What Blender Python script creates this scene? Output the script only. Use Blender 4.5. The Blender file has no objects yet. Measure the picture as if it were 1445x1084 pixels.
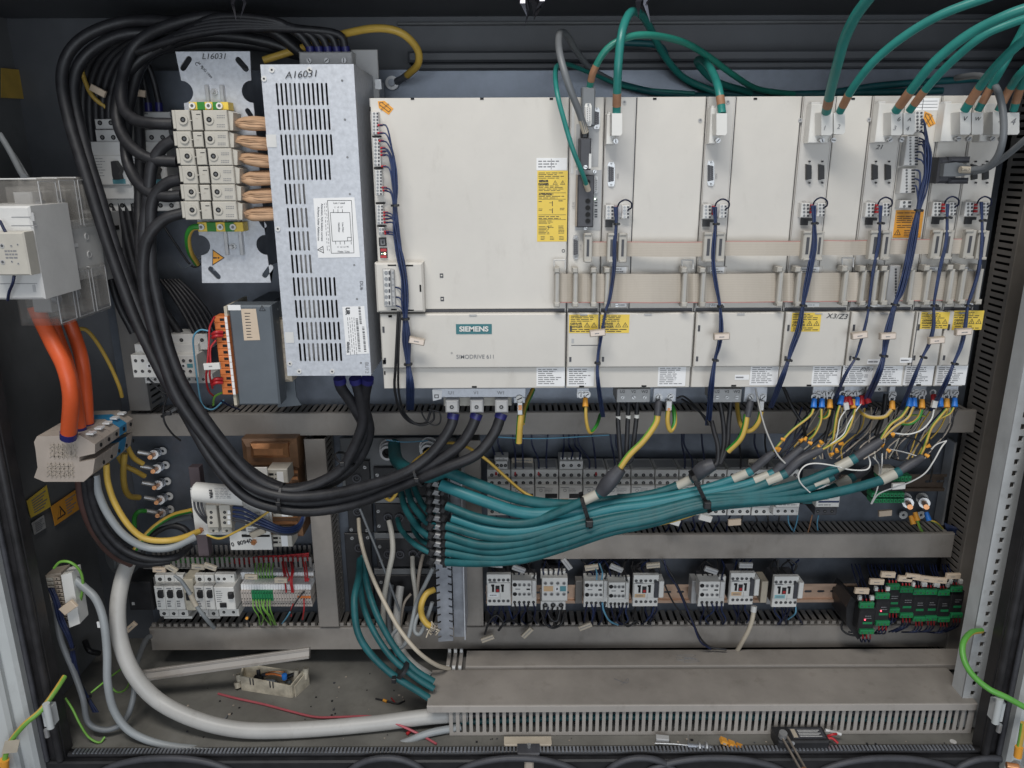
import bpy, math, random
from mathutils import Vector, Matrix
R = random.Random(7)
rad = math.radians
scene = bpy.context.scene
C = scene.collection
# ---------------------------------------------------------------- camera
FPX, CX, CY = 1086.0, 722.5, 542.0
CAMROT = Matrix.Rotation(rad(90 - 16), 3, 'X') @ Matrix.Rotation(rad(-0.25), 3, 'Z')
cd = bpy.data.cameras.new("Camera")
cam = bpy.data.objects.new("Camera", cd)
C.objects.link(cam)
cam.matrix_world = CAMROT.to_4x4()
cd.sensor_width = 36.0
cd.lens = FPX / 1445.0 * 36.0
cd.clip_start = 0.01
cd.clip_end = 60
scene.camera = cam
# ---------------------------------------------------------------- world and lamps (workshop light from above left)
w = bpy.data.worlds.new("World")
scene.world = w
w.use_nodes = True
nt = w.node_tree
bg = nt.nodes["Background"]
tc = nt.nodes.new("ShaderNodeTexCoord")
sx = nt.nodes.new("ShaderNodeSeparateXYZ")
cr = nt.nodes.new("ShaderNodeValToRGB")
mr = nt.nodes.new("ShaderNodeMapRange")
mr.inputs[1].default_value = -1.0
nt.links.new(tc.outputs["Generated"], sx.inputs[0])
nt.links.new(sx.outputs[2], mr.inputs[0])
nt.links.new(mr.outputs[0], cr.inputs[0])
nt.links.new(cr.outputs[0], bg.inputs[0])
cr.color_ramp.elements[0].color = (0.16, 0.15, 0.14, 1)
cr.color_ramp.elements[1].color = (0.62, 0.66, 0.74, 1)
e = cr.color_ramp.elements.new(0.5)
e.color = (0.40, 0.42, 0.46, 1)
bg.inputs[1].default_value = 0.46
def lamp(name, loc, target, size, sy, power, col):
 l = bpy.data.lights.new(name, 'AREA')
 l.shape = 'RECTANGLE'
 l.size = size
 l.size_y = sy
 l.energy = power
 l.color = col
 o = bpy.data.objects.new(name, l)
 C.objects.link(o)
 o.location = loc
 d = Vector(target) - Vector(loc)
 o.rotation_euler = d.to_track_quat('-Z', 'Y').to_euler()
 return o
lamp("ceiling_lamp", (-0.35, -0.2, 1.9), (0.05, 1.3, -0.5), 1.5, 0.5, 50, (1.0, 0.965, 0.91))
lamp("front_fill", (0.3, -1.9, -0.35), (0.1, 1.3, -0.5), 2.2, 1.5, 40, (0.86, 0.93, 1.0))  # fill lamp added behind the camera to brighten the shaded lower rows
scene.view_settings.view_transform = 'Standard'
scene.view_settings.look = 'None'
scene.view_settings.exposure = 0.0
scene.view_settings.gamma = 1.0
# ---------------------------------------------------------------- pixel -> place
def W(px, py, Y):
 d = CAMROT @ Vector(((px - CX) / FPX, -(py - CY) / FPX, -1.0))
 return d * (Y / d.y)
def WX(px, py, X):
 d = CAMROT @ Vector(((px - CX) / FPX, -(py - CY) / FPX, -1.0))
 return d * (X / d.x)
def WZ(px, py, Z):
 d = CAMROT @ Vector(((px - CX) / FPX, -(py - CY) / FPX, -1.0))
 return d * (Z / d.z)
YP, YD, YM = 1.505, 1.438, 1.2205
ZF = -1.059
# ---------------------------------------------------------------- materials
SPEC = {
 'panel': ((.61, .582, .535), .42, 0, .06, 5, .03),
 'panel2': ((.55, .53, .50), .45, 0, .05, 9, .02),
 'zinc': ((.56, .58, .62), .50, .40, .10, 130, .03),
 'zincdk': ((.36, .38, .42), .42, .7, .25, 20, .05),
 'plate': ((.175, .195, .23), .34, .65, .22, 9, .05),
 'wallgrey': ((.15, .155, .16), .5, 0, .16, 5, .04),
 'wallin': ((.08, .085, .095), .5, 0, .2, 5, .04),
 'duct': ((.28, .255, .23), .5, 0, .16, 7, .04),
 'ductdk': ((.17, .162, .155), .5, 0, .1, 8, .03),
 'ductlt': ((.38, .35, .32), .5, 0, .08, 6, .03),
 'floorgrey': ((.165, .16, .145), .55, 0, .26, 7, .05),
 'door': ((.48, .50, .50), .45, 0, .1, 3, .03),
 'post': ((.62, .64, .65), .4, .2, .1, 12, .02),
 'rubber': ((.022, .021, .023), .42, 0, .3, 30, .05),
 'cableblk': ((.017, .017, .020), .48, 0, .3, 50, .06),
 'blk': ((.018, .018, .020), .45, 0, .2, 40, .02),
 'dark': ((.006, .006, .007), .8, 0, 0, 10, 0),
 'charcoal': ((.055, .056, .065), .5, 0, .2, 40, .03),
 'teal': ((.010, .100, .112), .5, 0, .22, 35, .06),
 'teal2': ((.022, .17, .195), .46, 0, .12, 25, .03),
 'teal3': ((.02, .20, .15), .36, 0, .12, 25, .03),
 'tan': ((.33, .17, .095), .5, 0, .16, 40, .03),
 'skin': ((.50, .315, .19), .6, 0, .14, 30, .04),
 'orange': ((.66, .10, .025), .42, 0, .1, 14, .03),
 'orange2': ((.60, .17, .04), .5, 0, .1, 14, .03),
 'amber': ((.74, .33, .04), .5, 0, .06, 14, .02),
 'yellow': ((.78, .56, .08), .5, 0, .05, 20, .02),
 'yelwire': ((.56, .37, .07), .42, 0, .1, 30, .02),
 'grnwire': ((.03, .22, .03), .42, 0, .1, 30, .02),
 'lime': ((.17, .38, .06), .4, 0, .1, 30, .02),
 'pvcgrn': ((.015, .20, .075), .42, 0, .1, 30, .02),
 'bluewire': ((.020, .036, .105), .42, 0, .25, 60, .02),
 'navy': ((.008, .014, .05), .4, 0, .25, 60, .02),
 'skyblue': ((.12, .33, .48), .4, 0, .1, 30, .02),
 'lug': ((.03, .20, .66), .4, 0, .1, 30, .02),
 'ferrule': ((.018, .018, .13), .4, 0, .1, 30, .02),
 'red': ((.42, .02, .025), .4, 0, .1, 30, .02),
 'pink': ((.45, .10, .12), .4, 0, .1, 30, .02),
 'white': ((.70, .69, .66), .45, 0, .04, 20, .02),
 'paper': ((.82, .82, .82), .55, 0, .03, 20, 0),
 'tagbeige': ((.62, .50, .38), .5, 0, .06, 20, .02),
 'beige': ((.50, .475, .42), .45, 0, .07, 20, .03),
 'beigedk': ((.42, .36, .30), .5, 0, .1, 20, .03),
 'grey': ((.42, .42, .42), .45, 0, .06, 20, .02),
 'ltgrey': ((.62, .615, .60), .42, 0, .06, 20, .02),
 'bluegrey': ((.13, .15, .17), .45, .2, .1, 10, .03),
 'conduit': ((.45, .44, .42), .42, 0, .08, 12, .03),
 'conduit2': ((.30, .32, .33), .42, 0, .08, 12, .03),
 'conddk': ((.15, .16, .17), .42, 0, .12, 12, .03),
 'cream': ((.50, .44, .35), .42, 0, .1, 20, .03),
 'ribbon': ((.49, .44, .375), .5, 0, .05, 12, .02),
 'ribbonedge': ((.45, .20, .18), .5, 0, .05, 12, 0),
 'socket': ((.42, .40, .36), .45, 0, .08, 20, .03),
 'copper': ((.55, .26, .12), .35, .7, .25, 20, .05),
 'rail': ((.62, .44, .33), .38, .6, .16, 14, .03),
 'raildk': ((.12, .09, .07), .4, .5, .2, 14, .03),
 'steel': ((.52, .52, .52), .40, .8, .1, 30, .02),
 'screwdk': ((.22, .22, .22), .35, .8, .1, 30, .02),
 'ink': ((.03, .03, .035), .6, 0, 0, 10, 0),
 'inkgrey': ((.22, .22, .23), .6, 0, 0, 10, 0),
 'teallogo': ((.03, .16, .18), .5, 0, 0, 10, 0),
 'ledtag': ((.10, .28, .32), .5, 0, 0, 10, 0),
 'oldwhite': ((.55, .50, .40), .5, 0, .3, 30, .05),
}
MATS = {}
def mat(name):
 if name in MATS:
  return MATS[name]
 m = bpy.data.materials.new(name)
 m.use_nodes = True
 t = m.node_tree
 b = t.nodes["Principled BSDF"]
 if name == 'clear':
  b.inputs["Base Color"].default_value = (.42, .40, .37, 1)
  b.inputs["Roughness"].default_value = .12
  b.inputs["Alpha"].default_value = .20
  MATS[name] = m
  return m
 if name in ('ledwhite', 'ledred', 'ledgreen'):
  col = {'ledwhite': (1, .9, .6, 1), 'ledred': (1, .08, .12, 1), 'ledgreen': (.7, 1, .7, 1)}[name]
  b.inputs["Base Color"].default_value = col
  b.inputs["Emission Color"].default_value = col
  b.inputs["Emission Strength"].default_value = 3
  MATS[name] = m
  return m
 col, ro, me, nz, sc, bu = SPEC[name]
 b.inputs["Base Color"].default_value = (*col, 1)
 b.inputs["Roughness"].default_value = ro
 b.inputs["Metallic"].default_value = me
 if nz or bu:
  co = t.nodes.new("ShaderNodeTexCoord")
  n1 = t.nodes.new("ShaderNodeTexNoise")
  n1.inputs["Scale"].default_value = sc
  n1.inputs["Detail"].default_value = 7
  n1.inputs["Roughness"].default_value = .62
  t.links.new(co.outputs["Object"], n1.inputs["Vector"])
  r1 = t.nodes.new("ShaderNodeValToRGB")
  r1.color_ramp.elements[0].position = .32
  r1.color_ramp.elements[1].position = .68
  a, z = 1 - nz * 1.3, 1 + nz
  r1.color_ramp.elements[0].color = (col[0] * a, col[1] * a, col[2] * a, 1)
  r1.color_ramp.elements[1].color = tuple(min(1, c * z) for c in col) + (1,)
  t.links.new(n1.outputs["Fac"], r1.inputs[0])
  last = r1.outputs[0]
  if name in ('duct', 'ductdk', 'ductlt', 'floorgrey', 'wallgrey', 'door', 'post', 'conduit', 'panel', 'oldwhite', 'zinc', 'socket', 'ribbon'):
   n2 = t.nodes.new("ShaderNodeTexNoise")
   n2.inputs["Scale"].default_value = 26
   n2.inputs["Detail"].default_value = 9
   n2.inputs["Roughness"].default_value = .7
   mp = t.nodes.new("ShaderNodeMapping")
   mp.inputs["Scale"].default_value = (1, 1, .45)
   t.links.new(co.outputs["Object"], mp.inputs[0])
   t.links.new(mp.outputs[0], n2.inputs["Vector"])
   r2 = t.nodes.new("ShaderNodeValToRGB")
   r2.color_ramp.elements[0].position = .56
   r2.color_ramp.elements[1].position = .78
   k = .45 if name in ('panel', 'zinc', 'ribbon') else .8
   t.links.new(n2.outputs["Fac"], r2.inputs[0])
   mx = t.nodes.new("ShaderNodeMix")
   mx.data_type = 'RGBA'
   ml = t.nodes.new("ShaderNodeMath")
   ml.operation = 'MULTIPLY'
   ml.inputs[1].default_value = k * .6
   t.links.new(r2.outputs[0], ml.inputs[0])
   t.links.new(ml.outputs[0], mx.inputs[0])
   t.links.new(last, mx.inputs[6])
   mx.inputs[7].default_value = (col[0] * .45, col[1] * .42, col[2] * .38, 1)
   last = mx.outputs[2]
  t.links.new(last, b.inputs["Base Color"])
  rr = t.nodes.new("ShaderNodeMapRange")
  rr.inputs[3].default_value = max(.05, ro - .1)
  rr.inputs[4].default_value = min(1, ro + .14)
  t.links.new(n1.outputs["Fac"], rr.inputs[0])
  t.links.new(rr.outputs[0], b.inputs["Roughness"])
  if bu:
   bp = t.nodes.new("ShaderNodeBump")
   bp.inputs["Strength"].default_value = min(1, bu * 4)
   bp.inputs["Distance"].default_value = .002
   t.links.new(n1.outputs["Fac"], bp.inputs["Height"])
   t.links.new(bp.outputs[0], b.inputs["Normal"])
 MATS[name] = m
 return m
# ---------------------------------------------------------------- object helpers
WL = {}
def tag(o, label=None, cat=None, group=None, kind=None):
 if label:
  o['label'] = label
 if cat:
  o['category'] = cat
 if group:
  o['group'] = group
 if kind:
  o['kind'] = kind
 return o
def thing(name, label, cat, loc, group=None):
 o = bpy.data.objects.new(name, None)
 C.objects.link(o)
 o.location = loc
 o.empty_display_size = .02
 WL[o] = Vector(loc)
 return tag(o, label, cat, group)
def catmull(pts, sub):
 P = [Vector(p) for p in pts]
 if len(P) == 2:
  return [P[0].lerp(P[1], i / 2) for i in range(3)]
 P = [P[0] * 2 - P[1]] + P + [P[-1] * 2 - P[-2]]
 out = []
 for i in range(1, len(P) - 2):
  a, b, c, d = P[i - 1:i + 3]
  for k in range(sub):
   t = k / sub
   out.append(.5 * ((2 * b) + (c - a) * t + (2 * a - 5 * b + 4 * c - d) * t * t + (3 * b - 3 * c + d - a) * t ** 3))
 out.append(P[-2])
 return out
class B:
 def __init__(s):
  s.v, s.f, s.m, s.sm, s.mats = [], [], [], [], []
 def add(s, vs, fs, m, smooth=False):
  if m not in s.mats:
   s.mats.append(m)
  i, k = len(s.v), s.mats.index(m)
  s.v += [tuple(v) for v in vs]
  for f in fs:
   s.f.append([a + i for a in f])
   s.m.append(k)
   s.sm.append(smooth)
  return s
 def box(s, x0, x1, y0, y1, z0, z1, m, c=0):
  if x0 > x1: x0, x1 = x1, x0
  if z0 > z1: z0, z1 = z1, z0
  if y0 > y1: y0, y1 = y1, y0
  if c <= 0:
   vs = [(x0, y0, z0), (x1, y0, z0), (x1, y0, z1), (x0, y0, z1), (x0, y1, z0), (x1, y1, z0), (x1, y1, z1), (x0, y1, z1)]
   fs = [(0, 1, 2, 3), (5, 4, 7, 6), (4, 0, 3, 7), (1, 5, 6, 2), (3, 2, 6, 7), (4, 5, 1, 0)]
  else:
   c = min(c, (x1 - x0) * .4, (z1 - z0) * .4, (y1 - y0) * .6)
   vs = [(x0 + c, y0, z0 + c), (x1 - c, y0, z0 + c), (x1 - c, y0, z1 - c), (x0 + c, y0, z1 - c),
     (x0, y0 + c, z0), (x1, y0 + c, z0), (x1, y0 + c, z1), (x0, y0 + c, z1),
     (x0, y1, z0), (x1, y1, z0), (x1, y1, z1), (x0, y1, z1)]
   fs = [(0, 1, 2, 3), (4, 5, 1, 0), (5, 6, 2, 1), (6, 7, 3, 2), (7, 4, 0, 3),
     (8, 9, 5, 4), (9, 10, 6, 5), (10, 11, 7, 6), (11, 8, 4, 7), (9, 8, 11, 10)]
  return s.add(vs, fs, m)
 def pb(s, px0, py0, px1, py1, Y, d, m, c=0):
  pm = (py0 + py1) / 2
  xm = (px0 + px1) / 2
  return s.box(W(px0, pm, Y).x, W(px1, pm, Y).x, Y, Y + d, W(xm, py1, Y).z, W(xm, py0, Y).z, m, c)
 def quadp(s, pts, Y, d, m):
  """prism with a free outline given in pixels on the plane Y, thickness d behind it"""
  P = [W(a, b_, Y) for a, b_ in pts]
  return s.prism([(p.x, p.z) for p in P], Y, Y + d, m)
 def prism(s, xz, y0, y1, m):
  n = len(xz)
  ar = sum(xz[i][0] * xz[(i + 1) % n][1] - xz[(i + 1) % n][0] * xz[i][1] for i in range(n))
  if ar < 0:
   xz = xz[::-1]
  vs = [(x, y0, z) for x, z in xz] + [(x, y1, z) for x, z in xz]
  fs = [tuple(range(n)), tuple(range(2 * n - 1, n - 1, -1))]
  fs += [(n + i, n + (i + 1) % n, (i + 1) % n, i) for i in range(n)]
  return s.add(vs, fs, m)
 def cyl(s, c, r, h, m, axis=(0, 1, 0), n=12, r2=None, capm=None):
  """from c along axis for h"""
  c = Vector(c)
  a = Vector(axis).normalized()
  u = a.orthogonal().normalized()
  w_ = a.cross(u)
  r2 = r if r2 is None else r2
  vs = []
  for q, rr in ((c, r), (c + a * h, r2)):
   for i in range(n):
    t = 2 * math.pi * i / n
    vs.append(q + (u * math.cos(t) + w_ * math.sin(t)) * rr)
  s.add(vs, [(i, (i + 1) % n, n + (i + 1) % n, n + i) for i in range(n)], m, True)
  s.add(vs, [tuple(range(n - 1, -1, -1)), tuple(range(n, 2 * n))], capm or m)
  return s
 def ring(s, c, r, ri, h, m, axis=(0, 1, 0), n=14):
  c = Vector(c)
  a = Vector(axis).normalized()
  u = a.orthogonal().normalized()
  w_ = a.cross(u)
  vs = []
  for q, rr in ((c + a * h, r), (c, r), (c, ri), (c + a * h, ri)):
   for i in range(n):
    t = 2 * math.pi * i / n
    vs.append(q + (u * math.cos(t) + w_ * math.sin(t)) * rr)
  fs = []
  for k in range(3):
   fs += [(k * n + i, k * n + (i + 1) % n, (k + 1) * n + (i + 1) % n, (k + 1) * n + i) for i in range(n)]
  return s.add(vs, fs, m, False)
 def hole(s, c, r, m='dark', rim=None, screw=True, n=10):
  """a screw terminal: rim, dark disc for the shaded well, screw head"""
  x, y, z = c
  if rim:
   s.ring((x, y - .0008, z), r * 1.25, r, .001, rim, n=n)
  s.cyl((x, y - .0004, z), r, .0005, m, n=n)  # flat disc, the shade of a well put into its colour
  if screw:
   s.cyl((x, y - .0007, z), r * .55, .0004, 'screwdk', n=8)
  return s
 def screw(s, c, r, m='steel', h=.002, a=None):
  x, y, z = c
  s.cyl((x, y - h, z), r, h, m, n=12)
  t = R.uniform(0, 3.1) if a is None else a
  dx, dz = math.cos(t) * r * .8, math.sin(t) * r * .8
  ex, ez = -math.sin(t) * r * .16, math.cos(t) * r * .16
  yy = y - h - .0002
  s.add([(x - dx - ex, yy, z - dz - ez), (x + dx - ex, yy, z + dz - ez), (x + dx + ex, yy, z + dz + ez), (x - dx + ex, yy, z - dz + ez)], [(0, 1, 2, 3)], 'ink')
  return s
 def tube(s, pts, r, m, n=8, sub=6, m2=None, k2=0, twist=0.0, caps=True, flat=1.0):
  P = catmull(pts, sub)
  rs = r if isinstance(r, (list, tuple)) else [r, r]
  L = len(P)
  T = [(P[min(i + 1, L - 1)] - P[max(i - 1, 0)]).normalized() for i in range(L)]
  u = T[0].orthogonal().normalized()
  vs = []
  for i in range(L):
   if i:
    u = (u - T[i] * u.dot(T[i]))
    if u.length < 1e-6:
     u = T[i].orthogonal()
    u.normalize()
   v_ = T[i].cross(u)
   q = i / (L - 1) * (len(rs) - 1)
   a = int(min(q, len(rs) - 2))
   rr = rs[a] + (rs[a + 1] - rs[a]) * (q - a)
   for k in range(n):
    t = 2 * math.pi * k / n + twist * i
    vs.append(P[i] + u * math.cos(t) * rr + v_ * math.sin(t) * rr * flat)
  f1, f2 = [], []
  for i in range(L - 1):
   for k in range(n):
    q = (i * n + k, i * n + (k + 1) % n, (i + 1) * n + (k + 1) % n, (i + 1) * n + k)
    (f2 if (m2 and k < k2) else f1).append(q)
  s.add(vs, f1, m, True)
  if f2:
   if m2 not in s.mats:
    s.mats.append(m2)
   base = len(s.v) - len(vs)
   for f in f2:
    s.f.append([base + a for a in f])
    s.m.append(s.mats.index(m2))
    s.sm.append(True)
  if caps:
   s.add(vs[:n], [tuple(range(n - 1, -1, -1))], m)
   s.add(vs[-n:], [tuple(range(n))], m)
  return s
 def rot(s, mark, ang, c, axis='Y'):
  M = Matrix.Rotation(rad(ang), 3, axis)
  c = Vector(c)
  for i in range(mark, len(s.v)):
   s.v[i] = tuple(M @ (Vector(s.v[i]) - c) + c)
  return s
 def lines(s, x0, x1, z0, z1, y, rows, m='inkgrey', fill=.8, words=4, th=.42):
  """rows of fine print too small to read"""
  h = (z1 - z0) / rows
  for i in range(rows):
   zt = z1 - i * h
   x = x0
   end = x0 + (x1 - x0) * R.uniform(fill * .7, min(1, fill * 1.2))
   while x < end:
    wl = (x1 - x0) / words * R.uniform(.5, 1.3)
    xe = min(x + wl, end)
    s.add([(x, y, zt - h * (.5 + th / 2)), (xe, y, zt - h * (.5 + th / 2)), (xe, y, zt - h * (.5 - th / 2)), (x, y, zt - h * (.5 - th / 2))], [(0, 1, 2, 3)], m)
    x = xe + (x1 - x0) * .04
  return s
 def obj(s, name, parent=None, label=None, cat=None, group=None, kind=None):
  me = bpy.data.meshes.new(name)
  if name in SMALL and parent is not None and not kind:
   kind = 'stuff'
  if parent is not None:
   loc = WL[parent]
  else:
   xs, ys, zs = zip(*s.v)
   loc = Vector(((min(xs) + max(xs)) / 2, (min(ys) + max(ys)) / 2, min(zs)))
  me.from_pydata([(v[0] - loc[0], v[1] - loc[1], v[2] - loc[2]) for v in s.v], [], s.f)
  for k in s.mats:
   me.materials.append(mat(k))
  me.polygons.foreach_set("material_index", s.m)
  me.polygons.foreach_set("use_smooth", s.sm)
  me.update()
  o = bpy.data.objects.new(name, me)
  C.objects.link(o)
  WL[o] = Vector(loc)
  if parent is not None:
   o.parent = parent
  else:
   o.location = loc
  return tag(o, label, cat, group, kind)
CURVES = []
def reg_curve(cu, name, m, loc, rot, parent, **k):
 o = bpy.data.objects.new(name, cu)
 cu.materials.append(mat(m))
 C.objects.link(o)
 if parent is not None:
  o.parent = parent
  o.location = Vector(loc) - WL[parent]
 else:
  o.location = loc
 o.rotation_euler = rot
 WL[o] = Vector(loc)
 CURVES.append(o)
 return tag(o, **k)
def txt(s, px, py, Y, h, m, parent, rot=0.0, wx=1.0, name='lettering', bold=0.0, shear=0.0):
 """flat lettering h pixels high centred on a pixel, lying on the plane Y; rot in degrees in the picture plane"""
 cu = bpy.data.curves.new(name, 'FONT')
 cu.body = s
 sc = (W(px + 1, py, Y) - W(px, py, Y)).x
 cu.size = h * sc / .70
 cu.align_x = 'CENTER'
 cu.align_y = 'CENTER'
 cu.offset = bold * sc
 cu.shear = shear
 p = W(px, py, Y)
 o = reg_curve(cu, name, m, (p.x, Y - .0006, p.z), (rad(90), -rad(rot), 0), parent)
 o.scale = (wx, 1, 1)
 return o
def capsule(cx, cz, w_, h, ang=0, n=5):
 """oblong hole, w_ by h, turned by ang degrees"""
 r = min(w_, h) / 2
 L = max(w_, h) / 2 - r
 pts = []
 for sgn, st in ((1, -90), (-1, 90)):
  for i in range(n):
   t = rad(st + 180 * i / (n - 1))
   pts.append((sgn * L + r * math.cos(t), r * math.sin(t)))
 a = rad(ang + (90 if h > w_ else 0))
 return [(cx + x * math.cos(a) - z * math.sin(a), cz + x * math.sin(a) + z * math.cos(a)) for x, z in pts]
def circle(cx, cz, r, n=20):
 return [(cx + r * math.cos(2 * math.pi * i / n), cz + r * math.sin(2 * math.pi * i / n)) for i in range(n)]
def holed(name, outline, holes, Y, th, m, parent=None, lay='front', **k):
 """sheet with real holes; outline and holes in (x, z) for lay='front', (x, y) for 'top', (y, z) for 'side'"""
 cu = bpy.data.curves.new(name, 'CURVE')
 cu.dimensions = '2D'
 cu.fill_mode = 'BOTH'
 cu.extrude = th / 2
 for pl in [outline] + list(holes):
  sp = cu.splines.new('POLY')
  sp.points.add(len(pl) - 1)
  for p, q in zip(sp.points, pl):
   p.co = (q[0], q[1], 0, 1)
  sp.use_cyclic_u = True
 loc = {'front': (0, Y, 0), 'top': (0, 0, Y), 'side': (Y, 0, 0)}[lay]
 rot = {'front': (rad(90), 0, 0), 'top': (0, 0, 0), 'side': (rad(90), 0, rad(90))}[lay]
 return reg_curve(cu, name, m, loc, rot, parent, **k)
def flush_curves():
 bpy.context.view_layer.update()
 dg = bpy.context.evaluated_depsgraph_get()
 done = []
 for o in CURVES:
  me = bpy.data.meshes.new_from_object(o.evaluated_get(dg))
  done.append((o, me))
 for o, me in done:
  n, old = o.name, o.data
  o.name = 'old'
  q = bpy.data.objects.new(n, me)
  C.objects.link(q)
  q.parent = o.parent
  q.location = o.location
  q.rotation_euler = o.rotation_euler
  q.scale = o.scale
  for key in ('label', 'category', 'group', 'kind'):
   if key in o:
    q[key] = o[key]
  for c in list(o.children):
   c.parent = q
  bpy.data.objects.remove(o)
def P3(pts):
 """[(px, py, Y)] -> places"""
 return [W(*p) for p in pts]
def mm(px, py, Y, n=1):
 return (W(px + 1, py, Y) - W(px, py, Y)).x * n
ORD = 'first second third fourth fifth sixth seventh eighth ninth tenth eleventh twelfth thirteenth fourteenth fifteenth sixteenth seventeenth eighteenth nineteenth twentieth'.split()
ORD += ['twenty-' + q for q in ORD[:9]]
SMALL = set('plug_gaps panel_screws panel_slots cover_slots terminal_screws screw_marks clip_tabs screws print front_details contacts capacitor_tags lugs coils slots latch_hoops plug_details openings cap_marks clamp_marks clamp_screw clamp_holes pole_caps aux_screws panel_lines ferrules orange_wires stand_off face_details status_lamp_window pivot rail_flange diagram barcode fine_print front_rail plug_frame table_line plug_tabs inner_coils jaw nut'.split())
SPEC['cream2'] = ((.455, .405, .34), .5, 0, .05, 12, .02)
SPEC['paper2'] = ((.72, .62, .54), .5, 0, .03, 20, 0)
SPEC['beigest'] = ((.40, .345, .30), .5, 0, .08, 20, .03)
SPEC['blue_t'] = ((.03, .22, .42), .42, 0, .08, 20, .02)
SPEC['sleevegrey'] = ((.44, .42, .36), .45, 0, .06, 20, .02)
SPEC['teal2b'] = ((.022, .20, .175), .36, 0, .12, 25, .03)
SPEC['foil'] = ((.06, .06, .07), .12, .8, 0, 10, 0)
SPEC['amberpale'] = ((.62, .42, .24), .5, 0, .05, 10, 0)
SPEC['ledtag2'] = ((.22, .48, .52), .5, 0, 0, 10, 0)
SPEC['tan2'] = ((.24, .13, .07), .4, .1, .25, 18, .05)
SPEC['beigedk2'] = ((.13, .10, .11), .5, 0, .1, 10, .02)
SPEC['beige3'] = ((.46, .41, .37), .5, 0, .08, 20, .02)
SPEC['brown'] = ((.07, .035, .03), .42, 0, .15, 20, .03)
SPEC['lever'] = ((.20, .17, .14), .35, .6, .2, 30, .02)
SPEC['grnb'] = ((.11, .36, .06), .4, 0, .1, 30, .02)
# ================================================================ the setting
ZC = .262
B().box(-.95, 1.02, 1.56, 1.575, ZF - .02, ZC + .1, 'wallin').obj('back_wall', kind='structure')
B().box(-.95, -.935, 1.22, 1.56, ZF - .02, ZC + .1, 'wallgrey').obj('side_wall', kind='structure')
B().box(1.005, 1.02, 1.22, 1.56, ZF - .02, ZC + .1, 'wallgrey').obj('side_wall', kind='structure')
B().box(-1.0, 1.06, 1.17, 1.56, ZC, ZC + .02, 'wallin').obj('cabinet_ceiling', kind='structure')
B().box(-.95, 1.02, 1.211, 1.56, ZF - .02, ZF, 'floorgrey').obj('cabinet_floor', kind='structure')
zt = W(700, 98, YP).z
B().box(-.80, .925, YP, YP + .004, ZF + .02, zt, 'plate').obj('mounting_plate', kind='structure')
cab = thing('electrical_cabinet', 'large grey steel electrical cabinet with both doors swung open', 'cabinet', (.03, 1.2, ZF))
b = B()
b.pb(575, 70, 1500, 86, 1.50, .05, 'wallin', .004)
b.pb(590, 87, 1500, 97, 1.49, .05, 'wallin', .003)
b.obj('back_rail', cab, kind='stuff')
b = B()
b.pb(560, 29, 1500, 33, 1.545, .012, 'wallgrey', .002)
b.obj('edge_strip', cab)
b = B()
b.box(-1.0, 1.05, 1.176, 1.211, ZF - .028, ZF - .003, 'blk', .003)
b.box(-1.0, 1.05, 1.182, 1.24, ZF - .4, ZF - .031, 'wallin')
b.obj('sill', cab, kind='stuff')
t = cab
b = B()
b.tube([(-.83, 1.192, ZF + .002), (0, 1.192, ZF + .002), (.87, 1.192, ZF + .002)], .006, 'rubber', n=8, sub=2)
b.obj('seal', t)
b = B()
for i in range(240):
 x = -.82 + i * .007
 b.box(x, x + .0035, 1.186, 1.198, ZF + .007, ZF + .0095, 'zincdk')
b.obj('seal_clip_strip', t, kind='stuff')
for xa, lab in ((-.852, 'black rubber door seal along the left edge of the opening'), (.885, 'black rubber door seal along the right edge of the opening')):
 b = B()
 sgn = -1 if xa < 0 else 1
 b.box(xa - .016, xa + .016, 1.185, 1.215, ZF - .02, ZC, 'rubber', .006)
 b.tube([(xa - sgn * .012, 1.180, ZF), (xa - sgn * .012, 1.180, -.4), (xa - sgn * .012, 1.180, ZC)], .007, 'rubber', sub=2)
 b.tube([(xa + sgn * .012, 1.178, ZF), (xa + sgn * .012, 1.178, -.4), (xa + sgn * .012, 1.178, ZC)], .005, 'charcoal', sub=2)
 b.obj('door_seal', cab, kind='stuff')
for sgn, lab in ((-1, 'grey cabinet door swung open at the left edge'), (1, 'grey cabinet door swung open at the right edge')):
 x0 = -.868 if sgn < 0 else .902
 b = B()
 m0 = len(b.v)
 b.box(x0, x0 + sgn * .60, 1.150, 1.185, ZF - .02, ZC + .1, 'door', .006)
 b.box(x0 + sgn * .022, x0 + sgn * .60, 1.132, 1.150, ZF, ZC, 'door', .006)
 b.rot(m0, -12 * sgn, (x0, 1.185, 0), 'Z')
 t = b.obj('door', cab)
 h = B()
 px, py = ((65, 1015) if sgn < 0 else (1411, 1008))
 h.pb(px - 6, py - 14, px + 7, py + 12, 1.135, .02, 'post', .002)
 h.cyl(W(px, py - 22, 1.13), .006, .05, 'door', (0, 0, -1))
 h.cyl(W(px, py + 14, 1.13), .004, .016, 'steel', (0, 0, -1))
 h.obj('hinge', t)
zt0, zb0 = ZC, ZF + .005
x0, x1 = W(1386, 830, 1.25).x, W(1414, 830, 1.25).x
holes = []
z = zb0 + .03
while z < zt0 - .02:
 holes.append([(x0 + .014, z), (x0 + .022, z), (x0 + .022, z + .010), (x0 + .014, z + .010)])
 z += .0215
t = cab
holed('perforated_face', [(x0, zb0), (x1, zb0), (x1, zt0), (x0, zt0)], holes, 1.25, .003, 'post', t)
b = B()
b.box(x0, x0 + .003, 1.252, 1.285, zb0, zt0, 'post')
b.box(x0 + .003, x1, 1.283, 1.285, zb0, zt0, 'dark')
b.obj('post_flange', t)
b = B()
b.box(x1 + .001, x1 + .02, 1.23, 1.26, zb0, zt0, 'conddk')
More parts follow.
